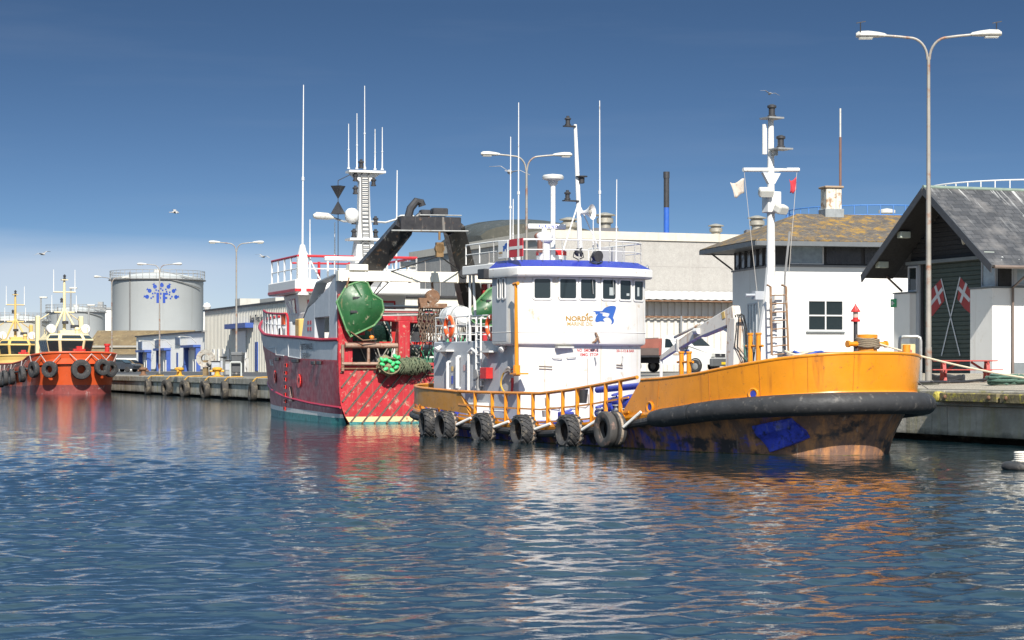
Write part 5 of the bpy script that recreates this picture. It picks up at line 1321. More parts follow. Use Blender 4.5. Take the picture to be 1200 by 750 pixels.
m = MB(); m.bar((MX-.9, 2.1, 7.35), (MX-.9, -.9, 7.35), .22, .2); m.build('radar_scanner', white_clean, ms, bevel=.04)
pa = K.onY(343, 312, 2.9); 
p0 = Vector((WX-.95, 2.6, 6.4)); m = MB(); m.tube([p0 + Vector((0,0,-.7)), p0 + Vector((0,0,.9)), p0 + Vector((0,0,1.6))], [.3, .28, .12], 10); m.tube([p0 + Vector((0,0,1.6)), p0 + Vector((.2,-.9,.0))], .04, 6); m.build('aerial_foot', white_clean, tw)
whip('whip_antenna', p0 + Vector((0,0,1.4)), p0 + Vector((0, -.05, 9.0)), .045, .02, tw)
whip('whip_antenna', (WX-.9, -1.9, 6.42), (WX-.9, -1.95, 11.6), .05, .022, tw)
whip('whip_antenna', (WX+.5, 1.9, 6.42), (WX+.5, 1.9, 9.3), .045, .02, tw); whip('whip_antenna', (WX+.5, .7, 6.42), (WX+.5, .7, 9.2), .045, .02, tw)
# gantry
gm = mat('gantry_black', (.022, .021, .024), .45, var=.3, streak=((.30, .28, .25), .22, 5.), dirt=((.16, .09, .05), .08, 4.))
m = MB(); bx_, tx_, zt = 1.6, -1.6, 8.15
for sg in (1, -1):
    b0 = Vector((bx_, sg*2.85, 5.2)); t0 = Vector((tx_, sg*1.05, zt)); m.bar(b0, t0, 1.0, .55, up=(1,0,0), w1=.8, h1=.5); m.bar((bx_ + .0, sg*2.9, 2.5), b0 + Vector((0,0,.3)), .6, .6)
m.bar((tx_, 1.3, zt+.1), (tx_, -1.3, zt+.1), .55, .62)
go = m.build('gantry', gm, tw, bevel=.02)
m = MB(); m.tube([(tx_, .95, zt+.2), (tx_, .8, zt+.75), (tx_, .55, zt+1.05), (tx_, .35, zt+1.0), (tx_, .3, zt+.85)], .17, 10); m.tube([(tx_, .6, zt+.35), (tx_, .3, zt+.6), (tx_, .1, zt+.62)], .09, 8); m.build('exhaust_bend', dark, go)
m = MB(); m.box(tx_-.25, tx_+.2, -.75, -.1, zt+.45, zt+.78); m.box(tx_-.2, tx_+.2, -.02, .4, zt+.42, zt+.7); m.build('floodlight', dark, go, bevel=.04)
m = MB(); m.tube([(tx_-.3, 1.7, zt-.2), (tx_-.3, -1.6, zt-.16)], .035, 6); m.tube([(tx_-.3, .5, zt+.46), (tx_-.3, -1.3, zt+.48)], .03, 6); m.build('gantry_pipe', steel, go)
wb = MB(); wb.box(-.42, .02, -3.75, 3.55, 5.92, 6.36)
for k_ in range(8): yy = 3.4 - k_*1.0; wb.box(-.45, .05, yy-.03, yy+.03, 5.89, 6.39)
wb.box(-.5, .1, 2.3, 3.1, 6.36, 6.62); wb.build('cross_beam', cream if False else mat('beam_white', (.74, .70, .60), .45, var=.06, streak=((.45, .32, .2), .14, 5.)), tw, bevel=.015)
bk = MB(); tb = Vector((tx_-.3, -.35, zt-.2)); bk.tube([tb, tb + Vector((0, 0, -.35))], .05, 6); bk.obox(tb + Vector((0, 0, -.75)), (.2, .3, .6)); bk.lathe([(.0, -.1), (.2, -.1), (.2, .1), (0, .1)], tb + Vector((0, 0, -.7)), (1, 0, 0), 14); bk.build('pulley_block', mat('block_brown', (.20, .12, .05), .6, .2, var=.3), go)
m = MB(); b_ = tb + Vector((0, 0, -1.0)); m.tube([b_, (-.3, 1.4, 6.3), (-.3, 2.6, 4.6)], .03, 5); m.tube([b_, (-.4, -1.75, 6.38)], .03, 5); m.tube([(-.4, -1.9, 5.9), (.2, -2.6, 5.0)], .03, 5); m.tube([(-.4, 1.4, 5.9), (.6, 2.1, 5.0)], .025, 5); m.build('trawl_warp', dark, go)
m = MB(); m.lathe([(0, -.12), (.18, -.12), (.18, .12), (0, .12)], (-.5, -1.8, 6.3), (1, 0, 0), 12); m.obox((-.5, -1.8, 6.12), (.12, .3, .4)); m.build('hanging_block', dark, go)
for yy in (.55, -3.25): m = MB(); m.box(-.35, -.05, yy-.35, yy+.25, 6.55, 6.78); m.tube([(-.2, yy, 6.3), (-.2, yy, 6.6)], .04, 6); m.build('work_lamp', lamp_white, tw, bevel=.02)
# ---- trawl doors, chains and net: loose gear, each a thing of its own
def trawl_door(name, label, pts, x, bulge=.32):
    t = thing(name, label, 'trawl door', (K.ox, K.oy, 0), K.a, 'green trawl doors hung at the trawler stern')
    P = [Vector((x, y, z)) for y, z in pts]; c = sum(P, Vector())/len(P)
    m = MB(); fr_ = [p.lerp(c, .22) + Vector((-bulge*.55, 0, 0)) for p in P]; ce = c + Vector((-bulge*.7, 0, 0))
    n = len(P); rg_ = [[p + Vector((.12, 0, 0)) for p in P], P] + [[p.lerp(c, t) + Vector((-bulge*1.1*(1-(1-t)**2), 0, 0)) for p in P] for t in (.06, .2, .4, .65, .9, 1.)]
    m.grid(rg_, True, wrap=True); m.add([p + Vector((.12, 0, 0)) for p in P], [list(range(n))[::-1]])
    m.build('plate', door_green, t, sharp=50)
    m = MB(); m.tube([p + Vector((-.02, 0, 0)) for p in P], .045, 6, closed=True); m.build('rim', mat('rim_green', (.10, .24, .10), .5, var=.3, dirt=((.35, .3, .2), .2, 5.)), t)
    m = MB(); m.obox(c + Vector((-bulge*.75, -.1, .05)), (.2, .34, .34)); m.build('towing_bracket', door_green, t, bevel=.03)
    a_, b_ = P[1].lerp(P[2], .5), P[-1].lerp(P[-2], .35)
    m = MB(); m.bar(a_ + Vector((-bulge*.35, 0, 0)), a_.lerp(c, .6) + Vector((-bulge*.86, 0, 0)), .05, .07); m.bar(a_.lerp(c, .6) + Vector((-bulge*.86, 0, 0)), b_.lerp(c, .3) + Vector((-bulge*.55, 0, 0)), .05, .07); m.build('stiffening_rib', door_green, t)
    for k_ in (.3, .55): q = P[2].lerp(P[-2], k_) + Vector((-bulge*.85, .1, .0)); m = MB(); m.obox(q, (.05, .30, .09)); m.build('slot', dark, t)
    m = MB(); m.tube([P[1] + Vector((-.05, 0, -.05)), P[1] + Vector((-.05, -.1, .35))], .04, 6); m.tube([P[-2] + Vector((-.1, 0, .2)), P[-2] + Vector((-.15, -.5, -.15)), P[-2] + Vector((-.1, -1.1, -.1))], .03, 5); m.build('shackle_chain', rusty, t)
    return t
trawl_door('trawl_door', 'dented dark green trawl door hung at the left of the trawler stern', [(3.62, 5.05), (3.2, 5.72), (2.62, 5.92), (2.3, 5.86), (2.08, 5.4), (1.68, 5.15), (1.60, 4.75), (1.74, 4.42), (2.01, 4.1), (3.04, 3.62), (3.2, 3.9)], -.35)
trawl_door('trawl_door', 'dark green trawl door half hidden behind the tug aft railing', [(-1.95, 4.55), (-2.3, 4.95), (-2.95, 5.62), (-3.4, 5.85), (-3.9, 5.7), (-4.1, 5.2), (-3.9, 4.4), (-3.3, 4.1), (-2.4, 4.2)], -.35)
ct = thing('chain_bundle', 'rusty chains hanging in a bundle under the white trawler beam', 'chain', (K.ox, K.oy, 0), K.a)
m = MB(); m.box(-.75, -.35, -1.05, .12, 4.82, 5.02); m.tube([(-.55, -.45, 5.0), (-.55, -.48, 5.5), (-.35, -.5, 5.9)], .06, 7); m.lathe([(0, -.15), (.3, -.15), (.3, .15), (0, .15)], (-.55, -.45, 5.3), (1, 0, 0), 14); m.box(-.7, -.4, -.2, .15, 5.0, 5.25); m.build('lifting_frame', rusty, ct, bevel=.02)
chm = mat('chain_rust', (.16, .11, .08), .7, .3, var=.4, scale=14)
for k_ in range(9):
    y0 = lerp(.12, -1.0, k_/8); x0 = -.55 + random.uniform(-.14, .14); L_ = random.uniform(1.15, 1.5); nn = int(L_/.15)
    m = MB()
    for j in range(nn):
        z = 4.82 - j*L_/nn; c = Vector((x0 + .03*math.sin(j), y0 + .07*math.sin(j*.6 + k_), z - .08)); flat = j % 2
        pts = [c + (Vector((.055*math.cos(q), 0, .11*math.sin(q))) if flat else Vector((0, .055*math.cos(q), .11*math.sin(q)))) for q in [2*PI*i/8 for i in range(8)]]
        m.tube(pts, .024, 5, closed=True)
    m.build('chain', chm, ct)
nt_ = thing('fishing_net', 'heap of dark green fishing net with bright green floats on the trawler stern', 'fishing net', (K.ox, K.oy, 0), K.a)
def lump(mb, c, rx, ry, rz, seed, n=22, k=14, amp=.16):
    rng = random.Random(seed); ph = [rng.uniform(0, 6) for _ in range(6)]; rows = []
    for i in range(k+1):
        th = PI*i/k; row = []
        for j in range(n):
            q = 2*PI*j/n; d = 1 + amp*(math.sin(3*q + ph[0] + 2*th) * math.sin(2*th + ph[1]) + .6*math.sin(7*q + ph[2] + 3*th) + .4*math.sin(11*th + 5*q + ph[3]))
            row.append(Vector((c[0] + rx*d*math.sin(th)*math.cos(q), c[1] + ry*d*math.cos(th), c[2] + rz*d*math.sin(th)*math.sin(q))))
        rows.append(row)
    mb.grid(rows, True, wrap=True)
m = MB(); lump(m, (-.35, .55, 2.42), .32, .72, .34, 3); lump(m, (-.32, .05, 2.40), .24, .5, .2, 5); lump(m, (-.4, .95, 2.35), .26, .35, .28, 9); m.build('net_bundle', net_m, nt_)
m = MB(); rg = random.Random(5)
for q in range(60):
    yc = rg.uniform(-.3, 1.2); a0_ = rg.uniform(1.2, 3.2); tw_y = rg.uniform(-.35, .35); rr_ = .35*(1 - ((yc - .5)/1.25)**2) + .04
    m.tube([Vector((-.36 - rr_*1.0*math.sin(a), yc + tw_y*t_, 2.40 + rr_*math.cos(a) + rg.uniform(-.015, .015))) for t_, a in [(j/7, lerp(a0_-1.5, a0_+.3, j/7)) for j in range(8)]], rg.uniform(.010, .022), 4)
m.build('net_strand', mat('net_strand', (.13, .15, .09), .95, var=.5, scale=15), nt_)
m = MB(); lump(m, (-.45, 1.4, 2.40), .28, .46, .38, 8, amp=.22)
for q in range(9): a_ = random.uniform(0, 6); m.tube([Vector((-.72 + random.uniform(-.06, .06), 1.4 + .4*math.cos(a_ + t*2.4), 2.42 + .33*math.sin(a_ + t*2.4))) for t in [i/8 for i in range(9)]], .03, 5)
m.build('rope_tangle', mat('net_rope', (.24, .21, .12), .95, var=.4, scale=14, bump=.04, bscale=40), nt_)
for k_, (u, v) in enumerate(((447.5, 421.5), (452, 421.5), (448, 427), (452, 432.5), (459.5, 434), (464.5, 430.5), (466, 425), (463, 417.5), (466.5, 419), (457, 423.5), (460.5, 426.5))):
    p = K.onX(u, v, -.74); m = MB(); a_ = random.uniform(0, 3); d_ = Vector((.2, math.cos(a_), math.sin(a_)))
    m.lathe([(0, -.115), (.05, -.1), (.08, -.03), (.08, .03), (.05, .1), (0, .115)], p, d_, 12); m.build('float', float_m, nt_)
# ------------------------------------------------------------------ bow-on harbour tugs at the far left
def big_tyre(n=28):
    return tyre_mb(.86, .36, .6, 0, n=n)
BT = None
def harbour_tug(name, label, pos, rz, hullm, bootm, sup, s=1., mast_m=cream, tlabels=None):
    global BT
    t = thing(name, label, 'tugboat', pos, rz); fr = Frame(pos[0], pos[1], math.degrees(rz))
    half = half_outline(-24, -20, -5.0, 0., 3.95, 2.5, 2.9, 10, 8, 22); hw = half_outline(-23, -19, -6.0, -.75, 3.7, 2.3, 2.5, 10, 8, 22)
    n = len(half); zt = pw([(-24, 2.7), (-12, 2.75), (-7, 3.0), (-4.5, 3.4), (0, 3.75)])
    def pt(i, f):
        d = Vector(half[i]); w = Vector(hw[i]); p = w.lerp(d, max(f, 0)**1.2); return Vector((p.x, p.y, zt(d.x)*f if f >= 0 else -.6))
    m = MB(); rows = []
    for f in (-1, 0., .22, .5, .72, 1.): h_ = [pt(i, f) for i in range(n)]; rows.append(h_ + [Vector((p.x, -p.y, p.z)) for p in reversed(h_[1:-1])])
    m.grid(rows, True, wrap=True, mis=[1, 1, 0, 0, 0]); top = rows[-1]
    inn = [Vector((p.x*1. - (.12 if p.x > -3 else 0), p.y*.965, p.z)) for p in top]; m.grid([top, inn], False, wrap=True); m.grid([inn, [p - Vector((0,0,1.0)) for p in inn]], True, wrap=True)
    m.grid([[Vector((half[i][0], half[i][1]*.96, zt(half[i][0])-1.0)), Vector((half[i][0], -half[i][1]*.96, zt(half[i][0])-1.0))] for i in range(n)], False)
    ho_ = m.build('hull', [hullm, bootm], t, sharp=30)
    m = MB(); m.tube([p + Vector((0,0,.03)) for p in top], .09, 8, closed=True); m.build('top_rail', hullm, ho_)
    m = MB(); m.tube([Vector((p.x, p.y*1.01, p.z*.70)) for p in top if p.x < -4.4 and p.y < 0], .10, 6); m.build('rubbing_strake', black_rub, ho_)
    # white painted marks
    m = MB()
    for q in range(5):
        m.box(-.78 + q*.11, -.74 + q*.11, -1.0 - .0, -.9, .1 + q*.13, .2 + q*.13)
    # superstructure
    m = MB()
    lo = [(-4.9, -2.3), (-4.9, 2.3), (-9.5, 2.6), (-9.5, -2.6)]
    m.prism([(x, y*.85, 2.2) for x, y in lo], (0, 0, 1.0)); 
    w0 = [Vector(p) for p in ((-4.55, -1.0, 3.2), (-4.55, 1.0, 3.2), (-5.3, 1.8, 3.2), (-8.6, 1.8, 3.2), (-8.6, -1.8, 3.2), (-5.3, -1.8, 3.2))]
    w1 = [Vector(p) for p in ((-4.45, -1.06, 3.85), (-4.45, 1.06, 3.85), (-5.2, 1.95, 3.85), (-8.6, 1.95, 3.85), (-8.6, -1.95, 3.85), (-5.2, -1.95, 3.85))]
    w2 = [Vector(p) for p in ((-4.15, -1.2, 4.98), (-4.15, 1.2, 4.98), (-5.0, 2.2, 4.98), (-8.7, 2.2, 4.98), (-8.7, -2.2, 4.98), (-5.0, -2.2, 4.98))]
    w3 = [Vector(p) for p in ((-4.8, -1.0, 5.55), (-4.8, 1.0, 5.55), (-5.5, 1.75, 5.55), (-8.5, 1.75, 5.55), (-8.5, -1.75, 5.55), (-5.5, -1.75, 5.55))]
    m.grid([w0, w1, w2, w3], False, wrap=True); m.add(w3, [tuple(range(6))])
    wo_ = m.build('wheelhouse', sup, t, bevel=.03)
    def pane(a, b, c, d, l=.12):
        ce = (a+b+c+d)/4; n_ = (b-a).cross(d-a).normalized(); P = [p.lerp(ce, l) for p in (a, b, c, d)]
        if n_.x < 0 and abs(n_.y) < .3: n_ = -n_
        if n_.dot(ce - Vector((-7, 0, 4.3))) < 0: n_ = -n_
        mm = MB(); mm.prism([p + n_*.01 for p in P], n_*.03); mm.build('window', glass, wo_)
    for i, j in ((0, 1), (1, 2), (5, 0)): pane(w1[i], w1[j], w2[j], w2[i], .16); pane(w2[i].lerp(w3[i], .1), w2[j].lerp(w3[j], .1), w2[j].lerp(w3[j], .75), w2[i].lerp(w3[i], .75), .2)
    for q in range(4):
        for (i, j) in ((4, 5), (3, 2)):
            a, b = w1[i].lerp(w1[j], q/4), w1[i].lerp(w1[j], (q+1)/4); c, d = w2[i].lerp(w2[j], (q+1)/4), w2[i].lerp(w2[j], q/4); pane(a, b, c, d, .14)
    # funnels, searchlights, mast
    for sg in (-1, 1):
        m = MB(); m.lathe([(.3, -.3), (.42, -.2), (.45, .2), (.4, .3), (0, .32)], (-5.9, sg*1.62, 6.0), (1, -.1*sg, 0), 18); m.tube([(-5.9, sg*1.62, 5.5), (-5.9, sg*1.62, 5.8)], .1, 8); m.build('searchlight', white, t)
        m = MB(); m.box(-10.2, -9.6, sg*2.05-.2, sg*2.05+.2, 3.2, 7.3); m.build('funnel', sup, t, bevel=.08)
        m = MB(); m.tube([(-10.0, sg*1.9, 6.9), (-9.8, sg*1.0, 7.5)], .05, 6); m.build('stay', sup, t)
    m = MB(); m.tube([(-7.6, 0, 5.5), (-7.6, 0, 9.6), (-7.6, 0, 10.9)], [.16, .13, .09], 10)
    for sg in (-1, 1): m.tube([(-7.0, sg*1.2, 5.5), (-7.6, 0, 8.0)], .10, 8)
    m.tube([(-7.6, -1.05, 9.5), (-7.6, 1.05, 9.5)], .06, 8); m.tube([(-7.6, -.95, 7.6), (-7.6, .95, 7.6)], .07, 8); m.box(-7.9, -7.3, -.3, .3, 10.6, 10.68)
    mo_ = m.build('mast', mast_m, t)
    for sg in (-1, 1):
        whip('whip_antenna', (-7.6, sg*1.0, 9.5), (-7.6, sg*1.0, 11.6), .05, .03, mo_, False); whip('whip_antenna', (-7.7, sg*1.15, 7.6), (-7.7, sg*1.15, 9.2), .05, .03, mo_, False)
    m = MB(); navlight(m, (-7.5, 0, 10.7), 1.4); navlight(m, (-7.4, -.3, 8.5), 1.4); m.box(-7.2, -6.7, .5, 1.2, 6.1, 6.4); m.lathe([(0, 0), (.3, 0), (.3, .25), (0, .3)], (-7.2, .0, 6.5), n=12); m.pieces('mast_fitting', dark, mo_)
    m = MB(); m.box(-6.6, -5.6, -.8, .6, 5.5, 5.85); m.lathe([(.2, 5.5), (.2, 5.9), (.28, 5.95), (.2, 6.15), (0, 6.2)], (-6.2, .9, 0), n=12); m.build('roof_locker', sup, wo_, bevel=.04)
    rl = MB(); rails(rl, [(-5.4, -1.7, 5.55), (-8.4, -1.7, 5.55)], .55, (.5,), .03, 1.); rails(rl, [(-5.4, 1.7, 5.55), (-8.4, 1.7, 5.55)], .55, (.5,), .03, 1.); rl.build('roof_railing', sup, wo_)
    m = MB(); m.box(-1.6, -1.2, -.2, .3, 2.9, 4.35); m.box(-1.55, -1.25, -.5, .6, 3.9, 4.1); m.lathe([(.22, 2.9), (.22, 4.4), (.3, 4.42), (.3, 4.6), (0, 4.6)], (-3.0, 3.0, 0), n=12); m.pieces('towing_post', red_paint, t)
    return t, half, zt, n, fr
TP = (-136.3, -5.1)
p = Q.w(*TP)
rt_, half_, zt_, n_, fr_ = harbour_tug('harbour_tug', 'orange red harbour tug with cream wheelhouse facing bow on at the far quay', (p.x, p.y, 0), Q.a + R(3), redtug, tugboot, cream)
FT = Frame(p.x, p.y, math.degrees(Q.a + R(3)))
tl = [(42.5, 433, 'tyre left of the pair under the left bow rail of the orange red tug'), (60, 433, 'tyre right of the pair under the left bow rail of the orange red tug'), (94, 433, 'largest tyre hung at the very stem of the orange red tug'), (118, 430.5, 'tyre right of the stem of the orange red tug'), (127, 432.5, 'rightmost tyre of the orange red tug, next to the quay'), (29, 438.5, 'tyre on the shaded side just aft of the bow pair on the orange red tug'), (16.5, 441.5, 'second tyre along the shaded side of the orange red tug'), (9.5, 443, 'third tyre along the shaded side of the orange red tug'), (4, 445, 'fourth tyre along the shaded side, at the left edge of the photo')]
bt_me = None
def nearest_on(u, v, half, zt, FT):
    best = None
    P = half + [(x, -y) for x, y in reversed(half[1:-1])]
    for i in range(len(P)-1):
        for t in (0, .2, .4, .6, .8):
            x = lerp(P[i][0], P[i+1][0], t); y = lerp(P[i][1], P[i+1][1], t); w = FT.w(x, y)
            nx, ny = P[i+1][1]-P[i][1], -(P[i+1][0]-P[i][0]); l = math.hypot(nx, ny) or 1; nx /= l; ny /= l
            wn = FT.w(x+nx, y+ny) - w
            if wn.y > .35: continue
            e_ = abs(600 + FPX*w.x/w.y - u)
            if best is None or e_ < best[0]: best = (e_, x, y, nx, ny, w.y)
    return best
for u, v, lb in tl:
    e_, x, y, nx, ny, D = nearest_on(u, v, half_, zt_, FT)
    z = HC - (v - HOR)*D/FPX
    w = FT.w(x + nx*.25, y + ny*.25)
    t = thing('tyre_fender', lb, 'tyre fender', (w.x, w.y, z), FT.a + math.atan2(ny, nx) + PI/2, 'big tyres hung round the orange red harbour tug')
    if bt_me is None: o = big_tyre().build('tyre', tyre_rub, t); bt_me = o.data
    else: o = bpy.data.objects.new('tyre', bt_me); COL.objects.link(o); o.parent = t
    s = 1.06 if u == 94 else .88; o.scale = (s, s, s)
    m = MB(); zt__ = zt_(x) - z
    for sg in (-1, 1): m.tube([(sg*.35, -.05, .75*s), (sg*1.0, .16, max(zt__ - .1, .9))], .04, 5)
    m.pieces('chain', mat('chain_pale', (.45, .40, .38), .6, .3), t)
q = Q.w(-178, -4.5)
harbour_tug('harbour_tug', 'yellow harbour tug lying behind the orange red tug at the left edge', (q.x, q.y, 0), Q.a, yellow, tugboot, yellow, mast_m=yellow)
# ------------------------------------------------------------------ buildings
wallwhite = mat('render_white', (.74, .73, .70), .8, var=.05, scale=.8, streak=((.58, .55, .49), .18, 1.2), dirt=((.60, .57, .50), .05, 1.2), bump=.004, bscale=40.)
plinth_m = mat('plinth_grey', (.16, .18, .19), .8, var=.15)
black_wood = mat('black_boards', (.020, .020, .022), .7, var=.3, scale=5)
frame_grey = mat('frame_grey', (.40, .42, .45), .5, var=.05)
def tex_slate(N, L, V, noise, ramp, mix, mapped, tc):
    b = N.new('ShaderNodeTexBrick'); b.inputs['Scale'].default_value = 1.; b.inputs['Brick Width'].default_value = .42; b.inputs['Row Height'].default_value = .30
    b.inputs['Color1'].default_value = (.040, .040, .044, 1); b.inputs['Color2'].default_value = (.080, .079, .083, 1); b.inputs['Mortar'].default_value = (.028, .028, .03, 1); b.inputs['Mortar Size'].default_value = .018
    mp = N.new('ShaderNodeMapping'); mp.inputs['Rotation'].default_value = (0, 0, PI/2); L.new(tc.outputs['UV'], mp.inputs[0]); 
    L.new(tc.outputs['UV'], b.inputs['Vector'])
    c = mix(ramp(noise(.9, 7.), .5, .75), b.outputs[0], (.16, .15, .145))
    uvm = N.new('ShaderNodeMapping'); uvm.inputs['Scale'].default_value = (2.6, .16, 1); L.new(tc.outputs['UV'], uvm.inputs[0])
    st = ramp(noise(1.5, 7., uvm.outputs[0], .7), .56, .66)
    sp = N.new('ShaderNodeSeparateXYZ'); L.new(tc.outputs['UV'], sp.inputs[0])
    up = ramp(sp.outputs['Y'], .28, .9); nrm = N.new('ShaderNodeMath'); nrm.operation = 'DIVIDE'; L.new(sp.outputs['Y'], nrm.inputs[0]); nrm.inputs[1].default_value = 6.2
    fade = ramp(nrm.outputs[0], .35, .98)
    mm = N.new('ShaderNodeMath'); mm.operation = 'MULTIPLY'; L.new(st, mm.inputs[0]); L.new(fade, mm.inputs[1])
    c = mix(mm.outputs[0], c, (.46, .46, .45))
    return mix(ramp(noise(3.2, 2.), .74, .76), c, (.40, .40, .39))
slate = mat('slate_roof', (.08,)*3, .62, var=.2, tex=tex_slate, bump=.01, bscale=12.)
def tex_moss(N, L, V, noise, ramp, mix, mapped, tc):
    b = N.new('ShaderNodeTexBrick'); b.inputs['Scale'].default_value = 1.; b.inputs['Brick Width'].default_value = .30; b.inputs['Row Height'].default_value = .16; b.inputs['Color1'].default_value = (.085, .07, .058, 1); b.inputs['Color2'].default_value = (.13, .11, .09, 1); b.inputs['Mortar'].default_value = (.05, .045, .04, 1); b.inputs['Mortar Size'].default_value = .012
    L.new(tc.outputs['UV'], b.inputs['Vector'])
    c = mix(ramp(noise(1.6, 10., rg=.75), .49, .60), b.outputs[0], (.27, .155, .03))
    c = mix(ramp(noise(5., 6., rg=.7), .62, .68), c, (.33, .22, .04))
    return mix(ramp(noise(6.2, 3.), .71, .74), c, (.5, .48, .45))
mossroof = mat('mossy_tile_roof', (.12, .1, .08), .9, var=.2, tex=tex_moss, bump=.015, bscale=14.)
def set_uv(ob, fn):
    me = ob.data; uv = me.uv_layers.new(name='UVMap')
    for l in me.loops:
        uv.data[l.index].uv = fn(me.vertices[l.vertex_index].co)
def wbox(parent, name, x0, x1, y0, y1, z0, z1, m, bevel=0.):
    b = MB(); b.box(x0, x1, y0, y1, z0, z1); return b.build(name, m, parent, bevel=bevel)
def wall_window(parent, axis, c, w, h, out, frame_m=white_clean, glass_m=glass, mullions=(0.,), trans=(), sill=True, fw=.08, t=.06):
    """axis 'x': window lies in a plane of constant y; 'y': in a plane of constant x; out = +-1 side it faces"""
    cx, cy, cz = c
    def P(a, b, d): return (cx + a, cy + d*out, cz + b) if axis == 'x' else (cx + d*out, cy + a, cz + b)
    def bx_(mb, a0, a1, b0, b1, d0, d1):
        p, q = P(a0, b0, d0), P(a1, b1, d1); mb.box(min(p[0], q[0]), max(p[0], q[0]), min(p[1], q[1]), max(p[1], q[1]), min(p[2], q[2]), max(p[2], q[2]))
    f = MB(); bx_(f, -w/2, w/2, h/2-fw, h/2, .004, t); bx_(f, -w/2, w/2, -h/2, -h/2+fw, .004, t); bx_(f, -w/2, -w/2+fw, -h/2+fw+.001, h/2-fw-.001, .004, t); bx_(f, w/2-fw, w/2, -h/2+fw+.001, h/2-fw-.001, .004, t)
    for m_ in mullions: bx_(f, m_*w-.035, m_*w+.035, -h/2+fw+.001, h/2-fw-.001, .006, t-.006)
    for m_ in trans: bx_(f, -w/2+fw+.001, w/2-fw-.001, m_*h-.035, m_*h+.035, .008, t-.009)
    fo = f.build('window', frame_m, parent)
    g = MB(); bx_(g, -w/2+fw-.01, w/2-fw+.01, -h/2+fw-.01, h/2-fw+.01, .005, .014); g.build('pane', glass_m, fo)
    if sill: s_ = MB(); bx_(s_, -w/2-.06, w/2+.06, -h/2-.06, -h/2-.005, .004, .14); s_.build('sill', plinth_m, fo)
    return fo
# --- boat house with black gable and slate roof
HF = Q.sub(-17.66, 12.2)
g0 = 2.02
bh = thing('boathouse', 'white boathouse with black gable, slate roof and green door painted with crossed flags', 'boathouse', (HF.ox, HF.oy, 0), HF.a)
def hw_(v): return v
m = MB(); m.box(-7.6, -6.3, 0, .9, g0, 5.58); m.box(-1.62, 0, 0, .9, g0, 5.58); m.pieces('pier', wallwhite, bh, bevel=.015)
m = MB(); m.box(-6.9, -6.05, .32, .8, 5.6, 6.80); m.box(-6.29, -6.05, .32, .8, g0, 5.59); m.box(-1.25, -.12, .32, .8, 5.6, 6.80); m.box(-6.9, -.02, .9, 1.2, 5.6, 6.8); m.build('front_wall', frame_grey, bh)
m = MB(); m.box(-.32, -.01, .92, 15, 2.55, 5.6); m.box(-.02-.3, -.012, 1.2, 15, 6.5, 6.7); m.box(-7.0, -6.7, .92, 15, 2.0, 6.7); m.build('side_wall', wallwhite, bh)
m = MB(); m.box(-.34, .02, .93, 15, g0-.1, 2.55); m.build('plinth', plinth_m, bh)
wbox(bh, 'capping', -7.64, -6.26, -.04, .94, 5.585, 5.64, plinth_m); wbox(bh, 'capping', -1.66, .06, -.04, .94, 5.585, 5.64, plinth_m); wbox(bh, 'capping', -.36, .05, .945, 15, 5.60, 5.66, plinth_m)
wall_window(bh, 'x', (-6.48, .31, 6.2), .74, 1.1, -1, frame_grey, glass, (), (), False, .07); wall_window(bh, 'x', (-.68, .31, 6.2), 1.02, 1.12, -1, frame_grey, pale_glass, (), (), False, .06)
for yy in (1.7, 3.2, 4.7, 6.2): wall_window(bh, 'y', (-.06, yy, 6.08), 1.36, .78, 1, frame_grey, pale_glass, (), (), False, .06)
wbox(bh, 'corner_post', -.12, -.0, .33, .92, 5.66, 6.75, black_wood)
# door
dg = mat('roller_door_green', (.045, .065, .055), .55, var=.08)
m = MB(); z = g0; 
rows = []
while z < 6.78:
    for dz_, dy_ in ((0, 0), (.02, -.03), (.16, -.03), (.18, 0)): rows.append([Vector((-6.03, .52 + dy_, z + dz_)), Vector((-1.24, .52 + dy_, z + dz_))])
    z += .19
m.grid(rows, False); do = m.build('roller_door', dg, bh)
wbox(do, 'door_frame', -6.05, -5.9, .40, .50, g0, 6.85, dark); wbox(do, 'door_frame', -1.38, -1.23, .40, .5, g0, 6.85, dark)
wbox(bh, 'lintel', -6.95, .02, .2, .4, 6.81, 6.95, plinth_m)
dp = lambda u, v: HF.onY(1030 + u/4.69, 300 + v/4.69, .478)
def flat(pts, m_, name, d=0.): 
    mm = MB(); mm.prism([p + Vector((0, d, 0)) for p in pts], (0, .004, 0)); return mm.build(name, m_, do)
polem = mat('painted_pole', (.55, .57, .6), .6, var=.05); fred = mat('painted_flag_red', (.34, .045, .045), .6, var=.08)
for (a, b) in (((343, 125), (447, 548)), ((447, 115), (345, 548))):
    p, q = dp(*a), dp(*b); mm = MB(); mm.bar(p + Vector((0, -.012, 0)), q + Vector((0, -.012, 0)), .075, .006, up=(0, 1, 0)); mm.build('painted_pole', polem, do)
for P, cr1, cr2 in (([(340, 128), (360, 245), (293, 332), (262, 300), (268, 205)], ((350, 180), (285, 265)), ((310, 165), (338, 262))), ([(449, 118), (500, 185), (520, 330), (470, 290), (430, 235)], ((437, 175), (500, 245)), ((482, 150), (448, 255)))):
    fo_ = flat([dp(*q) for q in P], fred, 'painted_flag'); 
    for i_, (a, b) in enumerate((cr1, cr2)):
        p, q = dp(*a), dp(*b); mm = MB(); mm.bar(p + Vector((0, -.006 - i_*.003, 0)), q + Vector((0, -.006 - i_*.003, 0)), .17, .003, up=(0, 1, 0)); mm.build('painted_cross', polem, fo_)
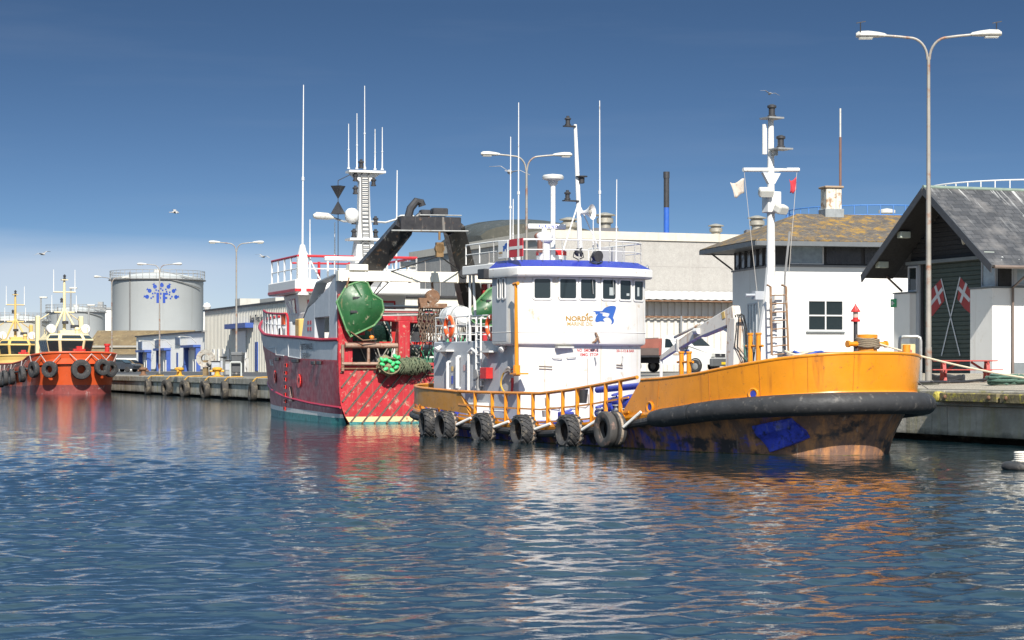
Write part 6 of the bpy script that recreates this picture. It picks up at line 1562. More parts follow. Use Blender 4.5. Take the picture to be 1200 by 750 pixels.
# gable and roof
RX, RZ = -3.42, 9.80; ex = 5.0; ez = 6.33
m = MB(); m.prism([(RX - 3.5, .45, 6.81), (RX + 3.5, .45, 6.81), (RX + 3.5, .45, 7.25), (RX, .45, RZ - .2), (RX - 3.5, .45, 7.25)], (0, .15, 0)); go_ = m.build('gable', black_wood, bh)
for q in range(14):
    z = 6.95 + q*.2; hwid = 3.5 if z < 7.25 else 3.5*(RZ - .2 - z)/(RZ - .2 - 7.25)
    if hwid > .2: mm = MB(); mm.box(RX - hwid + .06, RX + hwid - .06, .425, .45, z, z + .17); mm.build('board', black_wood, go_, bevel=.01)
sl = math.hypot(ex, RZ - ez)
for sg in (1, -1):
    m = MB(); e_ = Vector((RX + sg*ex, -1.1, ez)); r_ = Vector((RX, -1.1, RZ)); n_ = Vector((sg*(RZ-ez), 0, ex)).normalized()
    m.prism([r_, e_, e_ + n_*.10, r_ + n_*.10], (0, 16.5, 0)); o = m.build('roof', slate, bh)
    set_uv(o, lambda co, sg=sg: (co.y, math.hypot(co.x - RX - sg*ex, co.z - ez)))
    m = MB(); m.prism([r_ + Vector((0, -.05, -.22)), e_ + Vector((0, -.05, -.22)), e_ + n_*.12 + Vector((0, -.05, 0)), r_ + n_*.12 + Vector((0, -.05, 0))], (0, .048, 0)); m.build('barge_board', mat('barge_black', (.05, .052, .058), .5, var=.1), bh)
    m = MB(); m.prism([r_ + Vector((0, .0, -.04)), e_ + Vector((-sg*.1, .0, -.04)), e_ + Vector((-sg*.1, 0, -.01)), r_ + Vector((0, 0, -.01))], (0, 1.5, 0)); m.build('soffit', black_wood, bh)
m = MB(); m.tube([(RX, -1.12, RZ + .11), (RX, 15.4, RZ + .11)], .09, 8); m.build('ridge', mat('ridge_green', (.17, .22, .18), .6, var=.2), bh)
m = MB(); m.tube([(RX + ex + .05, -1.0, ez + .02), (RX + ex + .05, 15, ez + .02)], .07, 8); m.build('gutter', mat('gutter_brown', (.16, .12, .10), .5), bh)
m = MB(); m.tube([(RX + ex, .9, ez), (.12, .9, 5.6), (.12, .9, 2.1)], .05, 8); m.tube([(-8.3, 0, ez + .1), (-7.4, .3, 5.7)], .05, 7); m.build('downpipe', mat('gutter_brown', (.16,)*3), bh)
for x_, z_ in ((RX - 2.2, 8.05), (RX + 1.55, 8.55), (RX + 4.1, 6.85), (RX - 4.0, 6.85)): mm = MB(); mm.box(x_-.16, x_+.16, -.95, -.45, z_-.14, z_+.14); mm.build('soffit_lamp', mat('lamp_pale', (.42, .46, .40), .4), bh, bevel=.02)
m = MB(); m.lathe([(.08, 0), (.22, .12), (.24, .3), (.2, .32)], (RX + 1.4, .2, 7.75), (-.5, -.8, -.25), 14); m.tube([(RX + 1.5, .45, 7.75), (RX + 1.4, .2, 7.75)], .04, 6); m.build('floodlight', lamp_white, bh)
m = MB(); m.box(-7.78, -7.35, -.05, -.005, 5.0, 5.36); so_ = m.build('exit_sign', mat('sign_green', (.02, .30, .10), .4, var=0), bh)
m = MB(); m.box(-7.70, -7.58, -.056, -.05, 5.08, 5.28); m.prism([(-7.55, -.056, 5.13), (-7.55, -.056, 5.22), (-7.42, -.056, 5.175)], (0, .005, 0)); m.build('sign_pictogram', white_clean, so_)
# --- white office house with mossy hipped roof
_c = Q.w(-44.85, 16.7); OF = Frame(_c.x, _c.y, -77.5)
oh = thing('office_house', 'white two storey harbour house with dark upper band and mossy orange hipped roof', 'house', (OF.ox, OF.oy, 0), OF.a)
m = MB(); m.box(-6.9, 0, 0, 14, 3.2, 7.78); m.build('wall', wallwhite, oh, bevel=.02)
m = MB(); m.box(-6.92, .02, -.02, 14, 1.8, 3.2); m.build('plinth', mat('plinth_dark', (.05, .055, .065), .8), oh)
m = MB(); m.box(-6.8, -.1, .1, 13.9, 7.78, 9.0); m.build('upper_wall', mat('dark_panel', (.045, .043, .043), .6, var=.25, streak=((.11, .10, .09), .15, 3.)), oh)
m = MB(); m.box(-6.96, .06, -.06, 14.05, 7.76, 7.86); m.build('string_course', mat('sill_grey', (.22, .22, .22), .6), oh)
wall_window(oh, 'y', (-.1, 1.9, 8.40), 1.9, 1.0, 1, white_clean, pale_glass, (), (), False, .06)
for yy in (4.0, 6.2, 8.4): wbox(oh, 'dark_panel', -.09, -.03, yy-1.0, yy+1.0, 7.92, 8.92, mat('panel_sheen', (.05, .05, .052), .3, var=.3), .01)
for xx in (-6.3, -5.3, -4.3, -3.3, -2.3, -1.3, -.5): wall_window(oh, 'x', (xx, .09, 8.40), .8, 1.02, -1, dark, mat('dim_glass', (.10, .10, .105), .12, var=.15), (), (), False, .05)
a = OF.onX(945.5, 351, 0); b = OF.onX(988.5, 388.5, 0)
wall_window(oh, 'y', (0, (a.y+b.y)/2, (a.z+b.z)/2), b.y - a.y, a.z - b.z, 1, white_clean, glass, (0.,), (0.,), True, .09, .08)
wall_window(oh, 'x', (-3.4, 0, 4.6), 1.5, 2.6, -1, frame_grey, pale_glass, (-.17, .17), (), False, .07)
# roof
e = 1.5; E0 = [Vector((-6.9-e*.9, -e, 9.0)), Vector((e, -e, 9.0)), Vector((e, 15.5, 9.0)), Vector((-6.9-e*.9, 15.5, 9.0))]
ra, rb_ = Vector((-3.45, 2.6, 10.78)), Vector((-3.45, 12., 10.78))
m = MB(); m.add(E0 + [ra, rb_], [(1, 2, 5, 4), (3, 0, 4, 5), (0, 1, 4), (2, 3, 5)]); o = m.build('roof', mossroof, oh); so = o.modifiers.new('t', 'SOLIDIFY'); so.thickness = .10; so.offset = 1
set_uv(o, lambda co: (co.y, math.hypot(co.x + 3.45, (co.z - 10.8))*1.0) if True else (0, 0))
m = MB()
for p, q in zip(E0, E0[1:] + E0[:1]): m.bar(p + Vector((0, 0, -.08)), q + Vector((0, 0, -.08)), .10, .24)
m.add([p + Vector((0, 0, -.15)) for p in E0], [(0, 1, 2, 3)]); m.build('eaves_board', mat('eaves_grey', (.12, .13, .14), .5, var=.1), oh)
m = MB(); m.tube([E0[0] + Vector((.4, .5, -.1)), Vector((-6.85, -.02, 7.9))], .05, 6); m.build('roof_brace', dark, oh)
cy_ = OF.onX(974, 250, -3.45).y
m = MB(); m.box(-3.9, -3.0, cy_-.45, cy_+.45, 10.2, 12.30); m.build('chimney', mat('chimney_render', (.62, .58, .50), .9, var=.15, dirt=((.32, .20, .12), .35, 3.), streak=((.2, .16, .13), .3, 3.), bump=.02), oh, bevel=.03)
wbox(oh, 'chimney_base', -4.0, -2.9, cy_-.55, cy_+.55, 10.0, 11.15, mat('lead_grey', (.22, .24, .25), .6, var=.3, streak=((.4, .4, .4), .2, 6.)), .02); wbox(oh, 'chimney_cap', -4.0, -2.9, cy_-.55, cy_+.55, 12.3, 12.42, mat('cap_brown', (.3, .22, .15), .8), .03)
m = MB(); m.tube([(-3.6, cy_+.6, 11), (-3.6, cy_+.6, 15.2)], .075, 8); m.build('flagpole', mat('pole_brown', (.16, .09, .07), .6), oh); m = MB(); m.tube([(-3.6, cy_+.6, 15.2), (-3.6, cy_+.6, 16.8)], .05, 8); m.build('flagpole_tip', lamp_white, oh)
# --- long grey hall
def corrug(mb, p0, p1, z0, z1, pitch=.3, depth=.06, out=1):
    p0 = Vector((p0[0], p0[1], 0)); p1 = Vector((p1[0], p1[1], 0)); d = p1 - p0; L_ = d.length; d.normalize(); n_ = Vector((d.y, -d.x, 0))*out; x = 0; A = []
    while x < L_:
        for f, dd in ((0, 0), (.45, 0), (.55, depth), (.9, depth)): A.append(p0 + d*min(x + f*pitch, L_) + n_*dd)
        x += pitch
    mb.grid([[a + Vector((0, 0, z0)) for a in A], [a + Vector((0, 0, z1)) for a in A]], False)
GF = Q.sub(-85.82, 20.0)
gh = thing('factory_hall', 'long grey concrete hall with corrugated lower wall and dark barrel roof light', 'industrial hall', (GF.ox, GF.oy, 0), GF.a)
def tex_peb(N, L, V, noise, ramp, mix, mapped, tc):
    c = ramp(noise(18., 6.), .35, .7, (.31, .295, .275, 1), (.42, .405, .38, 1)); return mix(ramp(noise(1., 6., mapped(.8, .8, .08)), .5, .8), c, (.30, .28, .26))
peb = mat('pebble_concrete', (.4, .37, .34), .9, var=.08, tex=tex_peb, bump=.02, bscale=20.)
m = MB(); m.box(-31.5, 0, 0, 45, 8.0, 11.75); m.build('upper_wall', peb, gh)
m = MB(); m.box(-31.6, .12, -.12, 45.1, 11.755, 12.35); m.build('parapet', mat('parapet_pale', (.52, .48, .41), .85, var=.1, streak=((.4, .36, .3), .2, 2.)), gh)
m = MB()
for q in range(9): xx = -31.4 + q*3.9; m.box(xx-.06, xx+.06, -.04, -.001, 8.0, 11.7)
for q in range(11): yy = 3.5 + q*4; m.box(.001, .015, yy-.04, yy+.04, 8.0, 11.7)
m.box(.001, .013, 0, 45, 9.85, 9.9); m.build('panel_joint', mat('joint_grey', (.36, .34, .32), .9), gh)
cor = mat('corrugated_pale', (.56, .54, .50), .5, .1, var=.06, streak=((.36, .24, .15), .10, 4.))
m = MB(); corrug(m, (0, 0), (0, 45), 1.8, 7.0, .55, .12, 1); corrug(m, (-31.5, 0), (0, 0), 1.8, 7.95, .6, .08, 1); m.build('lower_wall', cor, gh)
m = MB(); corrug(m, (.15, 0), (.15, 45), 6.2, 7.2, .55, .12, 1); m.build('frieze', cor, gh)
m = MB(); 
A_ = []
for q in range(150): A_.append((q*.3, .05*(q % 2)))
m.grid([[Vector((.1, y, 8.02 + o_)) for y, o_ in A_], [Vector((1.5, y, 7.35 + o_)) for y, o_ in A_]], False); m.build('lean_to_roof', mat('lean_to_grey', (.50, .50, .49), .5, .2, var=.08), gh)
m = MB(); m.box(.16, 1.45, 0, 45, 7.22, 7.32); m.box(.3, .4, 0, 45, 6.05, 6.18); m.build('dark_eave', rusty, gh)
for q in range(6): yy = 4.5 + q*6.1; wbox(gh, 'downpipe', .3, .45, yy-.07, yy+.07, 2, 6.2, mat('pipe_grey', (.2, .21, .22), .5))
m = MB()
r_ = 8.2; rows = []
for i in range(17):
    q = PI*i/16; rows.append([Vector((-18.8 - 12.6*math.cos(q)*.92, 2.0 + 0, 12.36 + 2.7*math.sin(q)**.8)), Vector((-18.8 - 12.6*math.cos(q)*.92, 16., 12.36 + 2.7*math.sin(q)**.8))])
rows = []; XR = GF.onY(642, 270, 7).x
for i in range(13):
    q = PI*i/12; rows.append([Vector((xx, 7.0 - 5.6*math.cos(q), 12.34 + f*2.6*math.sin(q)**.7)) for xx, f in ((-30, .03), (-29, .55), (-27.5, .8), (-24, .97), (XR-9, 1.), (XR-4.5, .92), (XR-1.2, .7), (XR, .03))])
m.grid(rows, True); m.build('barrel_roof', mat('barrel_olive', (.045, .042, .03), .5, var=.15, streak=((.16, .14, .11), .2, 2.)), gh)
def vent(p, s, label, box=False):
    t = thing('roof_vent', label, 'roof vent', p, 0, 'grey cowl vents on the hall roof')
    m = MB(); m.lathe([(.45*s, 0), (.45*s, .35*s), (.65*s, .45*s), (.65*s, .8*s), (.5*s, .85*s), (.5*s, .95*s), (.8*s, 1.0*s), (.8*s, 1.08*s), (.2*s, 1.25*s), (0, 1.25*s)], n=20); m.build('cowl', mat('cowl_grey', (.36, .34, .29), .5, .4, var=.2, dirt=((.25, .18, .1), .15, 4.)), t)
    if box: m = MB(); m.box(-1.0*s, 1.0*s, -1.0*s, 1.0*s, -1.2, 0); m.build('base', mat('vent_base', (.10, .10, .11), .6), t)
for u, v, s, bx_, lab in ((667, 277, .9, False, 'small rusty cowl vent on the hall roof behind the roof radar of the tug'), (709, 268, .95, True, 'cowl vent on a dark base behind the tall whip aerial'), (839, 274, .75, False, 'cowl vent alone on the hall roof right of the blue chimney'), (887, 270, .9, True, 'cowl vent on a dark base at the right end of the hall roof')):
    p = GF.onX(u, v, -1.5); w = GF.w(-1.5, p.y); vent((w.x, w.y, p.z if bx_ else 12.3), s, lab, bx_)
p = GF.onX(781, 198, -8); w = GF.w(-8, p.y); ch = thing('chimney_stack', 'tall blue steel chimney with black top behind the grey hall', 'chimney', (w.x, w.y, 0))
m = MB(); m.tube([(0, 0, 2), (0, 0, 14.9)], .22, 14); m.build('stack', mat('stack_blue', (.02, .09, .38), .45, var=.1), ch); m = MB(); m.tube([(0, 0, 14.9), (0, 0, 17.2)], .22, 14); m.tube([(0, 0, 17.2), (0, 0, 17.7)], .25, 14); m.build('stack_top', dark, ch)
# --- white warehouses on the far quay
ww = mat('sheet_white', (.70, .70, .67), .5, var=.05, scale=.6, streak=((.55, .53, .48), .14, 2.)); wc = mat('sheet_cream', (.60, .575, .50), .5, var=.06, scale=.6, streak=((.48, .45, .38), .2, 2.))
doorblue = mat('door_blue', (.04, .085, .30), .45, var=.15); dimblue = mat('louvre_blue', (.12, .16, .24), .5, var=.2)
LF_ = Q.sub(-190., 10.)
lw = thing('warehouse', 'low white sheet metal warehouse with blue loading doors on the far quay', 'warehouse', (LF_.ox, LF_.oy, 0), LF_.a)
m = MB(); corrug(m, (0, 0), (39.2, 0), 2.0, 6.0, .5, .035, 1); corrug(m, (0, 16), (0, 0), 2.0, 6.0, .5, .035, 1); m.box(.02, 39.2, .05, 18, 2, 5.95); m.build('wall', ww, lw)
m = MB(); m.box(-.2, 39.2, -.15, 18, 6.0, 6.14); m.build('roof_edge', dark, lw)
m = MB(); m.box(0, 39.2, -.05, -.0, 1.9, 2.25); m.build('plinth', plinth_m, lw)
def loading(parent, fr, u0, u1, v0, hood=True):
    a = fr.onY(u0, v0, 0); b = fr.onY(u1, v0, 0); zt = a.z
    f = MB(); f.box(a.x, a.x+.5, -.5, .0, 2, zt); f.box(b.x-.9, b.x-.3, -.5, -.04, 2, zt); o = f.pieces('loading_door', doorblue, parent)[0]
    f = MB(); f.box(a.x+.5, b.x-.9, -.08, -.0, 2, zt-.3); f.build('door_leaf', white_clean, o)
    if hood: f = MB(); f.box(a.x-.2, b.x-.2, -.8, .0, zt-.05, zt+.2); f.build('hood', doorblue, o)
    f = MB(); f.tube([(b.x+.3, -.9, 2), (b.x+.3, -.9, 3.2), (b.x+1.4, -.9, 3.2), (b.x+1.4, -.9, 2)], .06, 6); f.build('bumper_rail', mat('rail_pale', (.5, .5, .48), .5), o)
for u0, u1, v0 in ((167, 178, 412.5), (188, 201, 410.5), (220.5, 236, 407)): loading(lw, LF_, u0, u1, v0)
for u, v in ((164.5, 404.5), (184.5, 402.5), (208.5, 399.5)):
    p = LF_.onY(u, v, -.05); wbox(lw, 'louvre', p.x-1.2, p.x+1.2, -.12, -.04, p.z-.42, p.z+.42, dimblue)
for u, v in ((208.5, 426),): p = LF_.onY(u, v, 0); wbox(lw, 'blue_panel', p.x-.4, p.x+.3, -.1, -.04, 2.1, 4.0, doorblue)
for u, v in ((171, 399), (189, 397.5), (218, 394)):
    p = LF_.onY(u, v, -1.0); m = MB(); m.tube([(p.x, -1.6, p.z), (p.x+.4, -.6, p.z-.1), (p.x+.6, -.05, p.z-.7)], .04, 5); m.lathe([(0, 0), (.15, .0), (.22, -.12), (0, -.14)], (p.x, -1.7, p.z), n=10); m.build('wall_lamp', steel, lw)
TF = Q.sub(-150.7, 10.)
tall = thing('warehouse', 'tall cream sheet metal warehouse with dark lettering beside the trawler', 'warehouse', (TF.ox, TF.oy, 0), TF.a)
m = MB(); corrug(m, (0, -.6), (46, -.6), 2.0, 8.0, .6, .05, 1); corrug(m, (0, 18), (0, -.6), 2.0, 8.0, .6, .05, 1); m.box(.02, 46, -.55, 18, 2, 7.95); m.build('wall', wc, tall)
m = MB(); m.box(-.2, 46.2, -.75, 18, 8.0, 8.16); m.build('roof_edge', dark, tall)
m = MB(); m.box(8, 14, 3, 8, 8.16, 9.0); m.box(2, 4, 2, 4, 8.16, 9.2); m.build('roof_plant', mat('plant_grey', (.45, .44, .4), .6), tall)
loading(tall, TF, 272.5, 297.5, 385.5, False)
a = TF.onY(272.5, 384, -.6); b = TF.onY(297.5, 384, -.6); wbox(tall, 'door_hood', a.x, b.x, -1.4, -.6, a.z-.15, a.z+.3, doorblue)
wbox(tall, 'sliding_door', a.x+1.6, b.x-2.6, -.75, -.65, 2, a.z-.4, white_clean)
for u in (251, 256.5, 262.5, 268.5): p = TF.onY(u, 415, -.6); wbox(tall, 'narrow_window', p.x-.25, p.x+.35, -.72, -.64, 2.2, 4.2, white_clean)
for u in (301.5,): p = TF.onY(u, 420, -.6); wbox(tall, 'blue_panel', p.x-.5, p.x+.5, -.72, -.64, 2.1, 4.7, doorblue)
p = TF.onY(292.7, 376, -.67); q = TF.onY(313.7, 373, -.67)
s_ = MB(); s_.text('Bade Trim Service', lambda x, z, d: Vector((p.x + x, -.68, p.z + z - .2)), h=.72, w=q.x - p.x, bold=.03); s_.build('wall_lettering', ink, tall)
p = TF.onY(248.5, 395, -.6); m = MB(); m.tube([(p.x, -1.3, 6.0), (p.x, -1.3, 2)], .05, 6); m.box(p.x-.6, p.x+.1, -1.5, -1.2, 5.9, 6.05); m.build('wall_lamp', steel, tall)
# --- long shed with a brown roof behind
w = at(97, 432, 285); bs = thing('long_shed', 'long white shed with mottled brown roof below the big tank', 'shed', (w.x, w.y, 0), R(-8))
m = MB(); m.box(0, 14, 0, 12, 2, 4.3); m.build('wall', ww, bs)
m = MB(); m.prism([(0, -.6, 4.25), (0, 6, 7.6), (0, 12.6, 4.25)], (14, 0, 0)); m.build('roof', mat('brown_roof', (.16, .115, .06), .9, var=.25, scale=.7, streak=((.08, .06, .045), .3, 1.), dirt=((.24, .19, .1), .2, 1.5)), bs)
m = MB(); m.box(0, 14, .6, .8, 5.2, 5.45); m.build('roof_step', mat('step_grey', (.3, .29, .26), .8), bs)
# ------------------------------------------------------------------ tanks
tankm = mat('tank_grey', (.34, .36, .365), .5, var=.05, scale=.25, streak=((.28, .29, .285), .25, .8))
def tank(pos, r, h, label, m_, stripes=True, stair=True, rail=True):
    t = thing('storage_tank', label, 'storage tank', pos, 0, 'steel storage tanks behind the quay')
    m = MB(); m.lathe([(r, 0), (r, h*.93), (r*1.005, h*.935), (r*1.005, h*.955), (r, h*.96), (r, h)], n=72); m.build('shell', m_, t)
    m = MB(); m.lathe([(r*1.0, h), (r*.5, h + r*.09), (r*.12, h + r*.13), (0, h + r*.13)], n=48); m.lathe([(.6, h + r*.12), (.6, h + r*.2), (0, h + r*.2)], n=12); m.build('roof', mat('tank_roof', (.5, .5, .47), .5), t)
    if rail:
        m = MB()
        for zz_ in (h + .55, h + 1.05): m.tube([Vector((r*1.03*math.cos(q), r*1.03*math.sin(q), zz_)) for q in [2*PI*i/72 for i in range(72)]], .045, 5, closed=True)
        for i in range(44): q = 2*PI*i/44; m.tube([(r*1.03*math.cos(q), r*1.03*math.sin(q), h-.2), (r*1.03*math.cos(q), r*1.03*math.sin(q), h+1.05)], .045, 5)
        m.build('railing', steel, t)
        m = MB(); m.lathe([(r, h-.45), (r*1.06, h-.42), (r*1.06, h-.3), (r, h-.3)], n=72); m.build('walkway', mat('walkway', (.2, .2, .2), .6, .3), t)
    if stair:
        m = MB(); P = [Vector((r*1.03*math.cos(q), r*1.03*math.sin(q), lerp(h*.99, h*.9, (q+1.35)/.9) )) for q in [lerp(-1.35, -.3, i/14) for i in range(15)]]; m.tube(P, .09, 6); m.tube([p + Vector((0, 0, 1.0)) for p in P], .05, 5); m.build('stair', steel, t)
    m = MB(); q = -PI/2 - .45; m.tube([(r*1.01*math.cos(q), r*1.01*math.sin(q), 1), (r*1.01*math.cos(q), r*1.01*math.sin(q), h*1.05)], .12, 6); m.build('pipe', mat('pipe_dark', (.14, .14, .14), .5), t)
    return t
p = at(184.5, 432, 331); bt_ = tank((p.x, p.y, 2.0), 7.2, 14.6, 'big grey storage tank with blue FF emblem at its top', tankm)
# emblem: FF with a fan of seven drops
r_ = 7.2; a0 = math.atan2(-p.y, -p.x)
def tw_(x, z, d=.03): q = a0 + x/r_; return Vector(((r_ + d)*math.cos(q), (r_ + d)*math.sin(q), z))
em = mat('emblem_blue', (.012, .05, .30), .45, var=0)
mpx = 324.0/FPX
s_ = MB(); cx_ = (189.5 - 184.5)*mpx; zz0 = lambda v: HC + (HOR - v)*mpx - 2.0
for xo, ww_ in ((cx_ - 6.2*mpx, 0), (cx_ + 1.2*mpx, 0)):
    z1, z0 = zz0(343), zz0(355); hh = z1 - z0; wd = 6.0*mpx; st = 2.9*mpx
    for (xa, xb, za, zb2) in ((0, st, 0, 1), (st, wd, .80, 1), (st, wd*.88, .40, .60)):
        n_ = 3; A = [tw_(xo + lerp(xa, xb, i/n_), z0 + hh*za) for i in range(n_+1)]; B = [tw_(xo + lerp(xa, xb, i/n_), z0 + hh*zb2) for i in range(n_+1)]; s_.grid([A, B], False)
s_.build('emblem_letters', em, bt_)
s_ = MB(); cz_ = zz0(350)
for k_ in range(7):
    q = lerp(R(182), R(-2), k_/6) if True else 0; q = lerp(R(172), R(8), k_/6)
    ux, uz = math.cos(q), math.sin(q); rx, rz_ = 16.5*mpx, 16*mpx; c = (cx_ + ux*rx, cz_ + uz*rz_*.95)
    pts = []
    for (a_, b_) in ((-1.2, 0), (-.9, .75), (0, 1.2), (1.3, 1.1), (2.6, .25), (3.4, 1.0), (3.4, -1.0), (2.6, -.25), (1.3, -1.1), (0, -1.2), (-.9, -.75)):
        a_ = a_*mpx*1.35; b_ = b_*mpx*1.9; pts.append((c[0] + ux*a_ - uz*b_, c[1] + uz*a_ + ux*b_))
    V_ = [tw_(x, z) for x, z in pts]; s_.add(V_, [tuple(f) for f in tessellate_polygon([[Vector((x, z, 0)) for x, z in pts]])])
    rr_ = .62; d_ = .9*mpx
    for j in range(2):
        x, z = cx_ + ux*rx*(.74 - .12*j) + (j-.5)*uz*mpx*2, cz_ + uz*rz_*(.74 - .12*j) - (j-.5)*ux*mpx*2
        s_.add([tw_(x-d_, z-d_), tw_(x+d_, z-d_), tw_(x+d_, z+d_), tw_(x-d_, z+d_)], [(0, 1, 2, 3)])
s_.build('emblem_fan', em, bt_)
p = at(89, 432, 400); tank((p.x, p.y, 2.0), 5.5, 11.4, 'mid sized grey storage tank left of the big tank', tankm)
p = at(20, 432, 370); tank((p.x, p.y, 2.0), 5.6, 9.0, 'pale streaked storage tank at the left edge behind the yellow tug', mat('tank_pale', (.52, .51, .46), .6, var=.08, scale=.3, streak=((.3, .2, .13), .2, 1.)))
def rail_tank(u0, u1, v, D, label, m_, sky_h):
    cx = ((u0 + u1)/2 - 600)/FPX*D; r = (u1 - u0)/2/FPX*D; h = HC + (HOR - v)/FPX*D
    t = thing('storage_tank', label, 'storage tank', (cx, D + r, 2.0), 0, 'steel storage tanks behind the quay')
    m = MB(); m.lathe([(r, 0), (r, h-3.6), (r*.5, h-3.1), (0, h-2.95)], n=64); m.build('shell', tankm, t)
    m = MB()
    for zz_ in (h-2.0-.9, h-2.0-.02): m.tube([Vector((r*.99*math.cos(q), r*.99*math.sin(q), zz_)) for q in [2*PI*i/64 for i in range(64)]], .06, 5, closed=True)
    for i in range(40): q = 2*PI*i/40; m.tube([(r*.99*math.cos(q), r*.99*math.sin(q), h-3.9), (r*.99*math.cos(q), r*.99*math.sin(q), h-2)], .05, 5)
    m.build('railing', m_, t)
    m = MB(); m.lathe([(.5, h-3.1), (.5, h-2.4), (.8, h-2.35), (.8, h-2.1), (.5, h-2.), (0, h-1.9)], (r*.2, -r*.3, 0), n=14); m.build('tank_vent', lamp_white, t)
rail_tank(934, 1130, 240, 190, 'tank with blue top railing behind the mossy roof', mat('rail_blue', (.05, .16, .42), .5), 0)
rail_tank(1108, 1330, 210, 170, 'tank with white top railing behind the slate roof', white_clean, 0)
# ------------------------------------------------------------------ things on the quay
# flatbed van
VF_p = at(795, 432, 112.5)
vn = thing('flatbed_van', 'white dropside flatbed van with blue dolphin on its door, parked by the hall', 'van', (VF_p.x, VF_p.y, deckz(12) + .0), R(-36))
vw = mat('van_white', (.74, .73, .70), .3, var=.03, coat=.3)
# x forward, y left (hidden), -y visible side
m = MB(); sec = [(.55, -.95), (.95, -.98), (1.2, -.96), (1.95, -.78)]
prof = [(2.55, .42), (2.58, .95), (2.45, 1.12), (1.55, 1.32), (.85, 1.93), (.55, 1.98), (-.45, 1.98), (-.5, 1.9), (-.5, .42)]
L_ = [Vector((x, -.97 + (.14 if z > 1.35 else 0), z)) for x, z in prof]; R_ = [Vector((x, .97 - (.14 if z > 1.35 else 0), z)) for x, z in prof]
m.grid([L_, R_], False); m.add(L_, [list(range(len(L_)))]); m.add(R_, [list(range(len(R_)))[::-1]]); cab = m.build('cab', vw, vn, bevel=.05, seg=2)
m = MB(); m.prism([(1.46, -.80, 1.40), (1.46, .80, 1.40), (.92, .72, 1.86), (.92, -.72, 1.86)], (.03, 0, .04)); m.build('windscreen', glass, cab)
m = MB(); m.prism([(1.28, -.885, 1.33), (.35, -.885, 1.33), (.35, -.835, 1.80), (.82, -.835, 1.80)], (0, -.012, 0)); m.prism([(.25, -.885, 1.33), (-.3, -.885, 1.33), (-.3, -.835, 1.80), (.25, -.835, 1.80)], (0, -.012, 0)); m.build('side_window', glass, cab)
m = MB(); m.box(2.5, 2.68, -.98, .98, .32, .74); m.build('bumper', mat('plastic_grey', (.10, .105, .11), .5), vn, bevel=.04, seg=2)
m = MB(); m.box(2.57, 2.61, -.5, .5, .82, 1.0); m.build('grille', dark, vn)
for sg in (-1, 1): m = MB(); m.box(2.47, 2.62, sg*.75-.2, sg*.75+.2, .80, 1.03); m.build('headlight', lens_m, vn, bevel=.03)
m = MB(); m.box(2.685, 2.70, -.02, .5, .42, .55); m.build('number_plate', mat('plate_yellow', (.65, .45, .02), .5), vn)
m = MB(); m.lathe([(0, 0), (.07, 0), (.07, .02), (0, .02)], (2.61, 0, .92), (1, 0, 0), 14); m.build('badge', steel, vn)
m = MB(); m.box(1.0, 1.25, -1.22, -1.0, 1.25, 1.5); m.build('mirror', dark, vn, bevel=.03)
m = MB(); pts = []
for a, b in dol: pts.append(Vector((.85 + (a-345)/240*.55 - .1, -.985, 1.22 - (b-237)/180*.36)))
m.add(pts, [tuple(f) for f in tessellate_polygon([[Vector((p.x, p.z, 0)) for p in pts]])]); m.build('dolphin_emblem', logoblue, cab)
s_ = MB(); s_.text('NORDIC', lambda x, z, d: Vector((.28 + x, -.985, .93 + z)), h=.10, w=.42, bold=.02); s_.build('door_lettering', gold, cab)
m = MB(); m.box(.2, .35, -.99, -.97, 1.12, 1.16); m.build('door_handle', dark, cab)
m = MB(); m.box(-3.2, -.6, -1.05, 1.05, .82, .92); m.box(-3.3, 2.2, -.4, .4, .5, .8); m.build('chassis', dark, vn)
m = MB(); m.box(-3.2, -.6, -1.06, -1.02, .92, 1.30); m.box(-3.2, -.6, 1.02, 1.06, .92, 1.30); m.box(-3.22, -3.18, -1.05, 1.05, .92, 1.3); m.build('dropside', mat('dropside_brown', (.13, .10, .09), .6, var=.2), vn)
m = MB(); m.box(-.62, -.56, -1.0, 1.0, .92, 1.65); m.build('headboard', mat('red_board', (.30, .09, .07), .6), vn)
m = MB(); m.tube([(-3.0, -.9, 1.1), (-3.0, -.9, 2.0), (-2.7, -.9, 2.25), (-2.5, -.9, 2.0), (-2.6, -.9, 1.1)], .04, 6); m.tube([(-2.9, -.9, 1.8), (-.7, -.9, 1.85)], .03, 6); m.build('load_hoop', steel, vn)
for x_ in (1.65, -2.15):
    for sg in (-1, 1):
        m = MB(); m.lathe([(.20, -.11), (.31, -.11), (.34, -.07), (.34, .07), (.31, .11), (.20, .11)], (x_, sg*.925, .34), (0, 1, 0), 24, closed=True); wo_ = m.build('wheel', tyre_rub, vn); m = MB(); m.lathe([(0, -.08), (.1, -.1), (.2, -.06), (.2, .06), (.1, .1), (0, .08)], (x_, sg*.925, .34), (0, 1, 0), 18); m.build('rim', steel, wo_)
m = MB(); m.lathe([(.35, 0), (.41, 0), (.41, .012), (.35, .012)], (1.65, -.972, .36), (0, -1, 0), 24, closed=True); m.build('wheel_arch', dark, vn)
# brown open trailer load behind the van
p = at(768, 432, 121); st = thing('gravel_skip', 'rust red open skip standing behind the flatbed van', 'skip', (p.x, p.y, 2.1), R(-8)); m = MB(); m.prism([(-2.3, 0, 1.0), (2.3, 0, 1.0), (2.7, 0, 1.95), (-2.7, 0, 1.95)], (0, 2, 0)); m.build('bin', mat('skip_red', (.22, .07, .05), .6, var=.25), st, bevel=.03); m = MB(); m.tube([(-2.2, 0, .9), (-2.2, 0, 0)], .08, 6); m.tube([(2.2, 0, .9), (2.2, 0, 0)], .08, 6); m.box(-2.3, 2.3, .3, 1.7, .6, 1.0); m.build('skid', dark, st)
